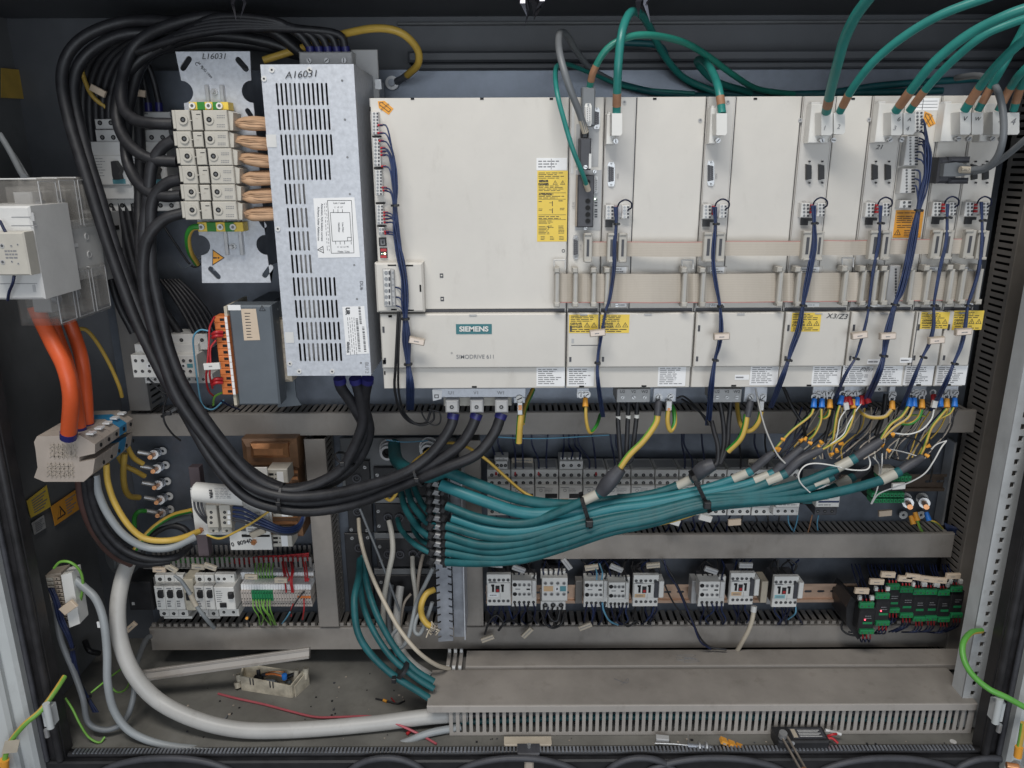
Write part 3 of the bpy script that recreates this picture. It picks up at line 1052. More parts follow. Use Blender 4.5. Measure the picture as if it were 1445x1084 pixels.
b.quadp([rp(-10, 0), rp(-5, -4.3), rp(-5, -2.6), rp(9, -2.6), rp(9, 2.6), rp(-5, 2.6), rp(-5, 4.3)], YM - .0007, .0001, 'ink')
b.quadp([rp(-8.3, 0), rp(-5.6, -2.6), rp(-5.6, -1.8), rp(8.3, -1.8), rp(8.3, 1.8), rp(-5.6, 1.8), rp(-5.6, 2.6)], YM - .0009, .0001, 'amber')
b.obj('arrow_sticker', M6)
txt('SET-Setting', 1311, 169, YM - .0008, 2.2, 'ink', M6, rot=62)
# ---- white cable plugs on top of the axis modules
def white_plug(base, blocks, screws, label, marks=()):
 a0, b0, a1, b1 = base
 p = W((a0 + a1) / 2, b1, YM)
 t = thing('cable_plug', label, 'plug', (p.x, YM, p.z), 'white sensor plugs along the top of the modules')
 b = B()
 b.pb(a0, b0, a1, b1, YM - .020, .019, 'white', .001)
 b.pb(a0 + 2, b0 - 3, a0 + (a1 - a0) * .5, b0 + 4, YM - .016, .012, 'ltgrey', .001)
 b.obj('back_shell', t)
 for (u0, v0, u1, v1) in blocks:
  b = B()
  P = [W(u0, v0 + 1, YM - .045), W(u1, v0 + 1, YM - .045), W(u1, v1 - 3, YM - .045), W(u1 - 2.5, v1, YM - .045), W(u0, v1, YM - .045)]
  b.prism([(q.x, q.z) for q in P], YM - .045, YM - .0205, 'white')
  b.obj('hood', t)
 b = B()
 for (u, v) in screws:
  q = W(u, v, YM - .028)
  b.screw((q.x, YM - .026, q.z), .0036, h=.006)
 b.obj('screws', t)
 for s__, u, v, h in marks:
  txt(s__, u, v, YM - .0452, h, 'ink' if s__ not in '1234' else 'inkgrey', t, wx=1.1, shear=.2)
white_plug((856, 161, 868, 204), [(863.5, 159, 878, 191.5)], [(868.5, 199.5)], 'white plug on the module next to the control unit')
white_plug((1002, 152, 1016, 203), [(1011, 159, 1026, 191)], [(1012.5, 198.5)], 'white plug under the single green cable of the fourth module')
white_plug((1143, 147, 1173, 202), [(1159, 157.5, 1175, 191), (1176.5, 158.5, 1192.5, 189.5)], [(1159, 198), (1175, 198)],
   'pair of white plugs whose two green cables spread apart', (('1', 1163, 181, 6), ('2', 1183, 179, 6)))
white_plug((1238, 146, 1262, 201), [(1257.5, 157.5, 1273.5, 191), (1275, 158.5, 1291, 190)], [(1255, 197.5), (1271, 197.5)],
   'pair of white plugs marked 3 and 4 beside the orange arrow', (('6', 1268, 168.5, 6), ('3', 1262, 181, 6), ('4', 1280, 182, 6), ('A', 1283, 169, 5)))
white_plug((1331, 146, 1355, 200), [(1355, 157, 1370, 190), (1371.5, 158, 1387.5, 190)], [(1351, 196), (1366, 196)],
   'pair of white plugs above the dusty black plug', (('V', 1361, 168, 6), ('W', 1379, 168, 5)))
white_plug((1386, 146, 1401, 200), [(1401, 157, 1418, 190), (1421.5, 158, 1438.5, 190)], [(1399, 196), (1412, 196)],
   'last pair of white plugs at the right end of the row', (('4', 1410, 172, 6), ('4', 1429, 172, 9)))
t = thing('cable_plug', 'dark grey plug standing on the control module below a black cable', 'plug', W(826, 240, YM - .02))
b = B()
b.pb(818, 195, 834, 240, YM - .032, .030, 'charcoal', .002)
b.pb(820, 182, 831, 197, YM - .028, .018, 'blk', .003)
b.obj('hood', t)
b = B()
b.pb(831, 217, 834.5, 238, YM - .034, .010, 'ltgrey')
p = W(826, 236, YM - .032)
b.screw((p.x, YM - .032, p.z), .003)
b.obj('clip', t)
t = thing('cable_plug', 'dusty black angled plug with a grey cable on the narrow module', 'plug', W(1345, 258, YM))
b = B()
b.pb(1325, 222, 1352, 259, YM - .030, .029, 'charcoal', .004)
b.pb(1340, 221, 1370, 230, YM - .034, .012, 'charcoal', .003)
b.pb(1340, 251, 1368, 259.5, YM - .034, .012, 'charcoal', .003)
b.quadp([(1333, 231), (1350, 229), (1372, 235), (1374, 246), (1352, 249), (1331, 249)], YM - .040, .012, 'conddk')
b.obj('hood', t)
b = B()
b.tube(P3([(1368, 240, YM - .046), (1376, 240, YM - .050)]), .0048, 'conddk')
b.obj('cable_boot', t)
b = B()
b.tube(P3([(1355, 239.5, YM - .050), (1369, 240, YM - .050)]), .0052, 'cream', n=10)
b.obj('marker_sleeve', t)
txt('GXL7', 1362, 240, YM - .0556, 3.6, 'ink', t)
# ---- ribbon cables with their sockets
def ribbon(pts, py0, py1, n, label, edge_top=False, edge_bot=False):
 t = thing('ribbon_cable', label, 'ribbon cable', W(pts[0][0], py1, YM))
 top = catmull([W(x, py0 + d, YM - o) for x, o, d in pts], 4)
 bot = catmull([W(x, py1 + d, YM - o) for x, o, d in pts], 4)
 b = B()
 for k in range(n):
  m_ = 'ribbon' if k % 2 else 'cream2'
  if (k == 0 and edge_top) or (k == n - 1 and edge_bot):
   m_ = 'ribbonedge'
  vs = []
  for i in range(len(top)):
   a, c = top[i].lerp(bot[i], k / n), top[i].lerp(bot[i], (k + 1) / n)
   m2 = (a + c) / 2 + Vector((0, -.00006, 0))
   vs += [a, m2, c]
  fs = []
  for i in range(len(top) - 1):
   q = i * 3
   fs += [(q + 1, q, q + 3, q + 4), (q + 2, q + 1, q + 4, q + 5)]
  b.add(vs, fs, m_)
 vs = []
 for i in range(len(top)):
  vs += [top[i] + Vector((0, .0008, 0)), bot[i] + Vector((0, .0008, 0))]
 b.add(vs, [(i * 2, i * 2 + 1, i * 2 + 3, i * 2 + 2) for i in range(len(top) - 1)], 'ribbon')
 b.obj('flat_cable', t)
 return t
rt = ribbon([(832, .018, 0), (845, .021, 0), (871, .012, 0), (900, .020, 0), (945, .024, .6), (990, .020, 0), (1008, .012, -1), (1030, .020, -1), (1080, .026, -1),
    (1130, .018, -1), (1146, .012, -2), (1170, .020, -2), (1200, .025, -1.5), (1240, .012, -3), (1270, .020, -3.2), (1300, .024, -3.5), (1330, .012, -4), (1360, .020, -4), (1378, .012, -4)],
   341, 362, 18, 'narrow pink-edged ribbon cable linking the upper sockets', True)
rb = ribbon([(782, .010, 0), (796, .018, 0), (812, .010, 0), (825, .018, 0), (838, .012, 0), (852, .016, 0), (866, .014, 0), (885, .02, 0), (920, .024, .5), (955, .018, 0), (968, .010, 0), (981, .018, 0), (993, .010, 0),
    (1015, .018, 0), (1050, .022, 0), (1088, .018, -.8), (1101, .010, -1), (1115, .018, -1), (1128, .010, -1.2), (1150, .018, -1.3), (1170, .018, -1.4), (1192, .010, -1.6), (1210, .016, -2),
    (1224, .010, -2), (1262, .006, -2.3), (1284, .014, -2.5), (1300, .016, -2.5), (1318, .012, -3), (1345, .014, -3), (1362, .010, -3.5), (1378, .012, -3.5)],
   386.5, 427.5, 34, 'wide beige ribbon cable crossing all modules below the narrow one', False, True)
def rsocket(t, x, w_, py0, py1, Y, lab=None):
 """upright ribbon socket with a slot"""
 b = B()
 b.pb(x, py0, x + w_, py1, Y, .012, 'socket', .0012)
 b.pb(x + w_ * .32, py0 + (py1 - py0) * .2, x + w_ * .62, py1 - (py1 - py0) * .2, Y - .0004, .0004, 'charcoal')
 b.pb(x + w_ * .1, py0 - 1, x + w_ * .9, py0 + 3, Y - .002, .004, 'socket', .001)
 b.pb(x + w_ * .1, py1 - 3, x + w_ * .9, py1 + 1, Y - .002, .004, 'socket', .001)
 b.obj('ribbon_socket', t)
for x_, w_, d_ in ((824, 12, 0), (857, 13, 0), (873, 12, 0), (993, 14, -1), (1010.5, 13, -1), (1133, 14, -3), (1151, 11, -3), (1228, 14, -3.5), (1245, 12, -3.5), (1316, 13, -4.5), (1331, 14, -4.5), (1362, 14, -5), (1380, 14, -4)):
 rsocket(rt, x_, w_, 330 + d_, 370 + d_, YM - .030)
for x_, d_ in ((783, 0), (809, 0), (835, 0), (854, 0), (963, 0), (989, 0), (1098, -1), (1124, -1), (1190, -2), (1215, -2), (1232, -2.5), (1246, -2.5), (1283, -3), (1306, -3), (1339, -4), (1356, -4), (1379, -4)):
 b = B()
 Yk = YM - .026
 b.pb(x_, 384 + d_, x_ + 6.5, 430 + d_, Yk, .010, 'socket', .0012)
 b.pb(x_ - 1, 378 + d_, x_ + 7, 385.5 + d_, Yk - .002, .020, 'socket', .0015)
 b.pb(x_ - 1, 427 + d_, x_ + 7, 434 + d_, Yk - .002, .020, 'socket', .0015)
 b.pb(x_ + 2.6, 387 + d_, x_ + 3.4, 427 + d_, Yk - .0004, .0003, 'grey')
 b.obj('ribbon_socket', rb)
b = B()
for x_, y_ in ((789.5, 367), (970, 367), (1196, 364)):
 s0 = YM - .012
 for seg in (((x_ - 8, y_), (x_ + 8, y_)), ((x_ - 8, y_), (x_ - 7, y_ + 13)), ((x_ + 8, y_), (x_ + 8, y_ + 13))):
  b.tube(P3([(seg[0][0], seg[0][1], s0), (seg[1][0], seg[1][1], s0)]), .0012, 'ltgrey', n=6, sub=2)
b.obj('latch_hoops', rb)
t = thing('terminal_plug', 'grey comb-like terminal plug behind the thick blue harness', 'terminal plug', W(1262, 430, YM))
b = B()
b.pb(1253, 375, 1268, 430, YM - .016, .015, 'grey', .001)
b.obj('body', t)
b = B()
pins_row(b, 1264, 378, 428, 12, YM - .0162, 'charcoal', 1.5)
b.obj('contacts', t)
# ---- blue wire harnesses
def harness(label, path, Y, n, spread, wires='bluewire', ties=(), marker=None, mk=(22, 9, 8), r=.00125, starts=None, y2=None, cat='wire harness'):
 L = len(path)
 ye = path[-1][1]
 YY = [Y + ((y2 - Y) * max(0, (q[1] - 548) / (ye - 548)) if y2 else 0) for q in path]
 p = W(path[-1][0], path[-1][1], Y)
 t = thing('wire_harness', label, cat, p, 'blue wire harnesses hanging in front of the modules' if wires == 'bluewire' else None)
 for k in range(n):
  a = 2 * math.pi * k / max(1, n)
  rr = spread * (1 if k % 3 else .35)
  pts = []
  ph = R.uniform(-.5, .5)
  for i, (x, y) in enumerate(path):
   q = rr * (.55 if i in ties else R.uniform(.85, 1.25))
   aa = a + ph + i * .12
   pts.append((x + math.cos(aa) * q, y, YY[i] + math.sin(aa) * q * .001))
  if starts:
   s_ = starts[k % len(starts)]
   j = next((i for i, q in enumerate(path) if q[1] > s_[1] + 18), 1)
   pts = [(s_[0], s_[1], Y + .012), (s_[0] + (path[j][0] - s_[0]) * .6, s_[1] + 4, Y + .002)] + pts[j:]
  b = B()
  b.tube(P3(pts), r, wires, n=6, sub=4)
  b.obj('wire', t)
 for i in ties:
  x, y = path[i]
  dx = path[min(i + 1, L - 1)][0] - path[i - 1][0]
  dy = path[min(i + 1, L - 1)][1] - path[i - 1][1]
  p = W(x, y, YY[i])
  ax = W(x + dx * .01, y + dy * .01, YY[i]) - p
  b = B()
  b.cyl(p - ax.normalized() * .0015, mm(x, y, Y, spread + 1.6), .003, 'blk', ax, 12)
  b.cyl(p + Vector((.003, -.006, 0)), .0022, .004, 'blk', (0, 1, 0), 6)
  b.obj('cable_tie', t)
 if marker:
  x, y, ang = marker
  b = B()
  k0 = len(b.v)
  Ym_ = Y - .012
  w_, h_, _ = mk
  b.pb(x - w_ / 2, y - h_ / 2, x + w_ / 2, y + h_ / 2, Ym_, .008, 'beigedk', .0008)
  b.pb(x - w_ / 2 + 1.2, y - h_ / 2 + 1.2, x + w_ / 2 - 1.2, y + h_ / 2 - 1.2, Ym_ - .0004, .0004, 'paper2')
  p, q = W(x - 4, y - 1.2, Ym_), W(x + 4, y + 1.4, Ym_)
  b.lines(p.x, q.x, q.z, p.z, Ym_ - .0006, 1, 'inkgrey', 1, 3, .5)
  c = W(x, y, Ym_)
  b.rot(k0, -ang, (c.x, c.y, c.z))
  b.obj('marker', t)
 return t
YH = YM - .030
st = [(536, 177), (536, 188), (537.5, 199), (540, 209), (540, 214), (540, 219), (541, 235), (542, 265), (543, 269), (544, 300), (544, 304), (544, 309), (544.5, 314), (545, 327), (545.5, 330), (557, 405), (557, 419), (557, 431)]
h = harness('thick blue wire bundle down the left edge of the widest module', [(549, 190), (554, 230), (556, 265), (557.5, 290), (560, 325), (565, 360), (571, 395), (572, 425), (572, 450), (574, 480), (576, 514), (578, 545), (578, 578)],
   YH, 18, 4.6, ties=(3, 8, 10), marker=(588, 482, -12), starts=st, y2=1.30)
b = B()
for s_ in st:
 p = W(s_[0], s_[1], YM - .015)
 b.tube([p + Vector((-.003, 0, 0)), p + Vector((.004, -.002, 0))], .0017, 'red', n=6, sub=1)
b.obj('ferrules', h)
HN = [
 ('blue wire harness on the module next to the control unit', [(869, 292), (870, 316), (868, 345), (867, 380), (861, 420), (855, 440), (848, 478), (843, 512), (845, 545), (851, 588)], 7, (1, 5, 7), (843.5, 470.5, 6), 2.9),
 ('blue wire harness hanging straight over the fourth module', [(1009, 292), (1010, 316), (1008, 345), (1007, 370), (1011, 400), (1016, 432), (1018, 465), (1014, 490), (1009, 508), (1004, 545), (1002, 575), (999, 600)], 7, (1, 5, 8), (1019, 475.5, 2), 2.9),
 ('blue wire harness curving left over the handwritten module', [(1148, 290), (1149, 315), (1149, 345), (1144, 375), (1137, 410), (1133, 431), (1127, 465), (1118, 490), (1112.5, 508), (1103, 535), (1088, 575)], 8, (1, 5, 8), None, 3.1),
 ('blue wire harness left of the thick one on the sixth module', [(1243, 290), (1242, 315), (1240, 345), (1232, 385), (1226, 434), (1221, 460), (1214, 485), (1207, 506), (1193, 530), (1176, 570)], 7, (1, 4, 7), (1214, 474, 8), 2.7),
 ('blue wire harness on the narrow module below the dusty plug', [(1338, 288), (1337, 307), (1336, 340), (1328, 375), (1322, 405), (1318, 431), (1318, 460), (1312, 485), (1302, 504), (1290, 535), (1272, 578)], 7, (1, 5, 8), (1323, 481, 5), 2.7),
 ('blue wire harness on the last module of the row', [(1385, 285), (1386, 311), (1386, 345), (1381, 385), (1370, 420), (1366, 431), (1362, 465), (1356, 490), (1346, 513), (1335, 540), (1314, 580)], 7, (1, 5, 8), (1361, 469, 4), 2.7),
]
for lab, path, n, ties, mk_, sp_ in HN:
 harness(lab, path, YH, n, sp_, ties=ties, marker=mk_, y2=1.27)
st = [(1301, 168), (1301, 176), (1298, 186), (1297, 195), (1296, 204), (1294, 214), (1293, 224), (1292, 240), (1291, 252), (1290, 262), (1300, 172), (1297, 200)]
harness('thickest blue harness fanning from the column of terminals', [(1306, 190), (1309, 215), (1308, 245), (1302, 272), (1296, 297), (1290, 330), (1282, 370), (1272, 410), (1263, 430), (1252, 470), (1247, 502), (1238, 530), (1218, 575)],
  YH - .006, 16, 4.4, ties=(4, 8, 10), marker=(1254, 475, 3), starts=st, y2=1.27)
# ================================================================ upper left: bracket plate, terminals, filter, breakers
YB = 1.30
t = thing('bracket_plate', 'galvanised bracket plate marked L16031 with round cut-outs and slots', 'plate', W(320, 400, YB))
xl, xr = W(248, 130, YB).x, W(352, 110, YB).x
def wp(a, c):
 p = W(a, c, YB); return (p.x, p.z)
sc = mm(320, 240, YB)
o0 = [wp(248, 73), wp(353, 73), wp(388, 395), wp(291, 399)]
out = [(xl, o0[0][1]), (xr, o0[1][1])]
X0, X1 = W(248, 73, YB).x, W(353, 73, YB).x
Z0, Z1 = W(330, 399, YB).z, W(300, 73, YB).z
def arc(cx, cz, r, a0, a1, n=10):
 return [(cx + r * math.cos(rad(a0 + (a1 - a0) * i / n)), cz + r * math.sin(rad(a0 + (a1 - a0) * i / n))) for i in range(n + 1)]
zr1, zr2 = W(258, 130, YB).z, W(290, 346, YB).z
rr = sc * 14.5
out = [(X0, Z1)] + arc(X0 + .004, zr1, rr, 90, -90) + arc(X0 + .004, zr2, rr, 90, -90) + [(X0, Z0), (X1, Z0)] + arc(X1 - .002, zr2, rr, -90, -270) + arc(X1 - .002, zr1, rr, -90, -270) + [(X1, Z1)]
hl = []
for a, c, an in ((263, 90, 50), (342, 91, -50), (303, 385, -50), (378, 383, 50)):
 p = W(a, c, YB)
 hl.append(capsule(p.x, p.z, sc * 8, sc * 23, an - 90))
for a, c in ((352, 160), (371, 315)):
 p = W(a, c, YB)
 hl.append(capsule(p.x, p.z, sc * 7, sc * 15, 30))
holed('plate', out, hl, YB, .003, 'zinc', t)
b = B()
b.box(X0 + .02, X0 + .03, YB + .002, YP - .001, Z0 + .02, Z1 - .02, 'zincdk')
b.box(X1 - .03, X1 - .02, YB + .002, YP - .001, Z0 + .02, Z1 - .02, 'zincdk')
b.obj('stand_off', t)
txt('L16031', 302, 80, YB - .002, 7.5, 'ink', t, wx=1.1, shear=.25)
txt('C  1', 281, 93, YB - .002, 5, 'ink', t, rot=-38)
txt('24 AUG 1999', 289, 99, YB - .002, 3.4, 'ink', t, rot=-52)
for (u0, v0, u1, v1) in ((285, 120, 323, 152), (313, 300, 345, 360)):
 b = B()
 xm = (u0 + u1) / 2
 b.pb(xm - 14, v0, xm - 9, v1, YB - .010, .009, 'steel', .0005)
 b.pb(xm + 7, v0, xm + 12, v1, YB - .010, .009, 'steel', .0005)
 b.pb(xm - 9, v0, xm + 7, v1, YB - .004, .002, 'zinc')
 b.obj('din_rail', t)
for a, c in ((303, 130), (329, 348)):
 b = B()
 p = W(a, c, YB - .004)
 b.ring((p.x, p.y - .003, p.z), .0055, .003, .003, 'steel')
 b.cyl((p.x, p.y - .012, p.z), .0028, .012, 'steel')
 b.obj('bolt', t)
b = B()
b.quadp([(300, 352), (317, 364), (299.5, 375)], YB - .0022, .0005, 'ink')
b.quadp([(301, 354), (315, 364), (300.6, 373)], YB - .0026, .0004, 'amber')
b.obj('warning_triangle', t)
txt('!', 305.5, 364, YB - .0022, 9, 'ink', t, rot=90, bold=.4)
for (u0, v0, u1, v1, lab, tw) in ((267, 144, 322, 155, 'flat green and yellow earth terminal above the beige clamps', 8), (279, 314, 343, 327, 'green and yellow earth terminal under the beige clamps', 9)):
 tt = thing('earth_terminal', lab, 'terminal', W((u0 + u1) / 2, v1, YB - .03))
 b = B()
 n = 5
 for i in range(n):
  a = u0 + (u1 - u0) * i / n
  b.pb(a, v0, a + (u1 - u0) / n, v1, YB - .030, .024, 'yellow' if i % 2 == 0 else 'grnwire', .0004)
 b.obj('body', tt)
 b = B()
 for f in (.08, .5, .78):
  p = W(u0 + (u1 - u0) * f, (v0 + v1) / 2, YB - .032)
  b.ring((p.x, YB - .034, p.z), .0050, .0026, .003, 'white')
  b.cyl((p.x, YB - .033, p.z), .0028, .002, 'screwdk')
 b.obj('screws', tt)
rows = [(155, 185, 243, 327), (185, 209, 245, 328), (209, 234, 249, 333), (234, 260, 253, 336), (260, 284, 255, 338), (284, 311, 256, 340)]
lbs = ['top', 'second', 'third', 'fourth', 'fifth', 'bottom']
YC = YB - .055
for i, (v0, v1, u0, u1) in enumerate(rows):
 tt = thing('clamp_terminal', 'beige high-current clamp on the bracket plate, %s of the six' % lbs[i], 'terminal', W((u0 + u1) / 2, v1, YC), 'beige clamps stacked on the bracket plate')
 b = B()
 w_ = u1 - u0
 b.pb(u0, v0 + .5, u0 + w_ * .07, v1 - 3, YC + .004, .04, 'beige', .001)
 b.pb(u0 + w_ * .05, v0 + .4, u0 + w_ * .30, v1 - .4, YC, .045, 'beige', .0012)
 b.pb(u0 + w_ * .33, v0 + 1, u0 + w_ * .50, v1 - 1, YC + .003, .04, 'beige', .0012)
 b.pb(u0 + w_ * .53, v0 + .4, u0 + w_ * .93, v1 - .4, YC - .001, .045, 'beige', .0012)
 b.quadp([(u0 + w_ * .93, v0 + 1), (u1 + 2, v0 + 4), (u1 + 2, v1 - 1), (u0 + w_ * .93, v1 - 1)], YC + .006, .036, 'beige')
 b.obj('housing', tt)
 b = B()
 for f in (.18, .62):
  p = W(u0 + w_ * f, (v0 + v1) / 2 - 1, YC - .002)
  b.ring((p.x, YC - .0025, p.z), .0072, .0042, .002, 'beige', n=16)
  b.hole((p.x, YC - .0014, p.z), .0040)
 b.obj('clamp_screw', tt)
 b = B()
 for f in (.32, .515):
  b.pb(u0 + w_ * (f - .008), v0 + 3, u0 + w_ * (f + .008), v1 - 2, YC + .0045, .0004, 'dark')
 b.pb(u0 + w_ * .30, (v0 + v1) / 2 - .6, u0 + w_ * .33, (v0 + v1) / 2 + .8, YC + .001, .003, 'beige')
 b.pb(u0 + w_ * .40, v0 + 6, u0 + w_ * .47, v0 + 7, YC + .0026, .0004, 'dark')
 b.pb(u0 + w_ * .39, v0 + 12, u0 + w_ * .43, v0 + 12.5, YC + .0026, .0004, 'beigedk')
 for q in (.25, .35, .68, .78):
  for k in range(5):
   a = u0 + w_ * (.75 + k * .028)
   b.pb(a, v0 + (v1 - v0) * q, a + w_ * .018, v0 + (v1 - v0) * q + 1.1, YC - .0014, .0004, 'inkgrey')
 b.obj('clamp_marks', tt)
 k = v0 + (v1 - v0) * .5
 b = B()
 j = R.uniform(-3, 3)
 f = R.uniform(.86, 1.1)
 b.tube(P3([(u1 - 2, k + 2 + j * .3, YC + .018), (u1 + 9, k + 3 + j, YC + .022 + R.uniform(-.004, .004)), (u1 + 24, k + 4 + j * .4, YC + .024), (372 + i * 4, k + 5 - j * .5, YC + .030), (400 + i * 4, k + 8, YC + .05)]),
   [.0052, .0070 * f, .0125 * f, .0142, .0128 * f, .0138], 'skin', n=14, flat=.6, twist=R.uniform(-.03, .03))
 for q in range(3):
  y_ = k + 4 + (q - 1) * 4.5 + j * .5
  b.tube(P3([(u1 + 1, k + 3, YC + .012), (u1 + 12, k + 3 + (y_ - k - 4) * .6, YC + .0145), (u1 + 26, y_, YC + .0135), (375 + i * 4, y_ + R.uniform(-2, 2), YC + .019)]), [.0004, .0010, .0011, .0004], 'skin', n=6, sub=4)
 b.obj('sleeved_cable', label='flesh-coloured sleeved cable leaving the %s beige clamp' % lbs[i], cat='cable', group='flesh-coloured cables between clamps and filter box')
YF = 1.200
t = thing('filter_box', 'tall galvanised filter box with ventilation slots marked A16031', 'filter', W(450, 530, YF))
fx0 = (W(365, 92, YF).x + W(408, 528, YF).x) / 2
fx1 = (W(499, 92, YF).x + W(524, 528, YF).x) / 2
fz1, fz0 = W(432, 91, YF).z, W(465, 530, YF).z
H = fz1 - fz0
def FX(px, py): return W(px, py, YF).x
def FZ(py): return W(450, py, YF).z
hl = []
rws = [(388.5, 117, 149, 12), (391.5, 153.5, 184, 12), (395, 189.5, 219.5, 12), (398.5, 224.5, 254.5, 11), (401, 259, 288.5, 5), (404.5, 293, 321.5, 5), (407, 326, 354, 5), (410, 359, 386, 5), (412.5, 391, 418, 10), (415.5, 423, 449, 10), (418.5, 454, 480, 10), (421, 484, 510, 10)]
for (xa, v0, v1, n) in rws:
 vm = (v0 + v1) / 2
 s_ = mm(440, vm, YF)
 xs = FX(xa + (v1 - v0) * .05, vm)
 for k in range(n):
  hl.append(capsule(xs + k * s_ * 6.35 + s_ * 1.5, FZ(vm), s_ * 2.9, FZ(v0) - FZ(v1), 0, 4))
holed('front_sheet', [(fx0, fz0), (fx1, fz0), (fx1, fz1), (fx0, fz1)], hl, YF, .0016, 'zinc', t)
b = B()
yb = YP - .03
b.box(fx0, fx0 + .0015, YF + .001, yb, fz0, fz1, 'zinc')
b.box(fx1 - .0015, fx1, YF + .001, yb, fz0, fz1, 'zinc')
b.box(fx0 + .0016, fx1 - .0016, YF + .001, yb, fz1 - .0015, fz1, 'zinc')
b.box(fx0 + .0016, fx1 - .0016, YF + .001, yb, fz0, fz0 + .0015, 'zinc')
b.box(fx0 + .0016, fx1 - .0016, YF + .07, YF + .072, fz0 + .002, fz1 - .002, 'dark')  # near-black inner sheet, shade inside the box put into its colour
b.obj('side_sheets', t)
b = B()
for k, a in enumerate((.14, .24)):
 x_ = fx0 + (fx1 - fx0) * a
 b.cyl((x_ + .014, YF + .03, fz0 + .01), .006, H - .02, 'grey' if k % 2 else 'ltgrey', (0, 0, 1), 10)
b.obj('inner_coils', t)
for a, c in ((384, 99), (437, 99), (373, 111.5), (392.5, 323), (409.5, 513), (422.5, 524), (469, 524)):
 b = B()
 p = W(a, c, YF)
 b.ring((p.x, YF - .0022, p.z), .0040, .0016, .0014, 'ltgrey')
 b.cyl((p.x, YF - .0015, p.z), .0016, .0006, 'ink', n=8)
 b.obj('rivet', t)
b = B()
for a, c in ((483, 114), (487, 169), (490.5, 222), (494, 274), (500, 374), (504, 422), (509.5, 512)):
 p = W(a, c, YF)
 b.cyl((p.x, YF - .0013, p.z), .0018, .0004, 'screwdk', n=8)
b.obj('screw_marks', t)
b = B()
b.pb(376, 190, 390, 208, YF - .0016, .0006, 'ltgrey')
b.pb(402.5, 469, 414.5, 484, YF - .0016, .0006, 'ltgrey')
b.obj('clip_tabs', t)
txt('A16031', 425, 105.5, YF - .0016, 9, 'ink', t, wx=1.15, shear=.25, rot=3)
b = B()
b.quadp([(442, 280), (500, 278.5), (508, 363), (449, 364)], YF - .0015, .0005, 'paper')
b.obj('diagram_sticker', t)
b = B()
def seg(b, x0, y0, x1, y1, wd=.7, m='ink', Y=YF - .0017):
 p, q = W(x0, y0, Y), W(x1, y1, Y)
 d = (q - p); n_ = Vector((-d.z, 0, d.x)).normalized() * mm(x0, y0, Y, wd / 2)
 b.add([p + n_, q + n_, q - n_, p - n_], [(0, 1, 2, 3)], m)
for q in (((462, 283), (496, 283), (499.5, 357), (467.5, 357.5)), ((466, 300), (493.5, 300), (496, 340), (469, 340.5))):
 for i in range(4):
  seg(b, *q[i], *q[(i + 1) % 4])
for k in range(3):
 seg(b, 470.5 + k * 6.3, 295.5, 470.7 + k * 6.3, 300)
 seg(b, 473.5 + k * 6.3, 340.5, 473.8 + k * 6.3, 345)
seg(b, 490.5, 340, 490.3, 335); seg(b, 490.3, 335, 496, 335); seg(b, 495.5, 341, 495.7, 345)
k0 = len(b.v)
triangle(b, 453.5, 352.5, YF - .0018, 10, ang=-92)
b.obj('diagram', t)
for s__, a, c, h_, r_ in (('Last / Load', 478.5, 286.5, 2.6, 0), ('Netz / Line', 485, 355, 2.6, 0), ('Netzfilter', 478.5, 321, 2.4, -92), ('Line Filter', 484, 321, 2.4, -92),
      ('Achtung, hoher Ableitstrom', 449.5, 316, 2.9, -94), ('Attention, high leakage current', 454.5, 314, 2.9, -94), ("L'  L2'  L3'", 478, 292.5, 2, 0), ('L1  L2  L3  PE', 484, 348.5, 2, 0)):
 txt(s__, a, c, YF - .0013, h_, 'ink', t, rot=r_, bold=.02)
b = B()
for k in range(2):
 for i in range(14):
  y_ = 286 + i * 5 + R.uniform(-1, 1)
  seg(b, 457.6 + k * 2.6 + i * .33, y_, 457.8 + k * 2.6 + i * .33, y_ + R.uniform(2, 4), .8, 'inkgrey')
b.obj('fine_print', t)
b = B()
b.quadp([(483, 433), (514, 432), (521, 499), (489, 501)], YF - .0015, .0005, 'paper')
b.obj('rating_sticker', t)
b = B()
for cx0, y0, y1 in ((503.5, 450, 497), (508.5, 433.5, 457), (511.5, 461.5, 497)):
 y_ = y0
 while y_ < y1:
  hh = R.uniform(.5, 1.5)
  seg(b, cx0 + (y_ - 450) * .085 - 1.6, y_, cx0 + (y_ - 450) * .085 + 1.6, y_, hh, 'ink')
  y_ += hh + R.uniform(.5, 1.3)
for k in range(4):
 y_ = 448
 while y_ < 497:
  e_ = y_ + R.uniform(2, 6)
  seg(b, 490.5 + k * 3 + (y_ - 450) * .08, y_, 490.5 + k * 3 + (e_ - 450) * .08, e_, .8, 'inkgrey')
  y_ = e_ + 1.6
b.obj('barcode', t)
txt('SIEMENS', 491, 490, YF - .0013, 3, 'ink', t, rot=-94, bold=.15)
txt('UR', 490.5, 439, YF - .0013, 5.5, 'ink', t, rot=-94, bold=.4)
txt('DU6', 510, 403, YF - .0012, 4.6, 'ink', t, rot=-92)
txt('BU12', 517.5, 519, YF - .0012, 5, 'inkgrey', t, rot=-92)
t = thing('filter_terminal', 'grey terminal block on top of the filter box in the shade', 'terminal', W(465, 92, 1.34))
b = B()
b.pb(422, 73, 497, 95, 1.33, .06, 'grey', .002)
b.obj('body', t)
for k in range(3):
 b = B()
 p = W(437 + k * 24.5, 86, 1.33)
 b.screw((p.x, 1.329, p.z), .004, h=.004)
 b.obj('screw', t)
b = B()
b.pb(497, 70, 534, 140, 1.36, .006, 'grey', .001)
b.pb(529, 112, 538, 126, 1.352, .004, 'steel')
b.obj('mounting_tab', t)
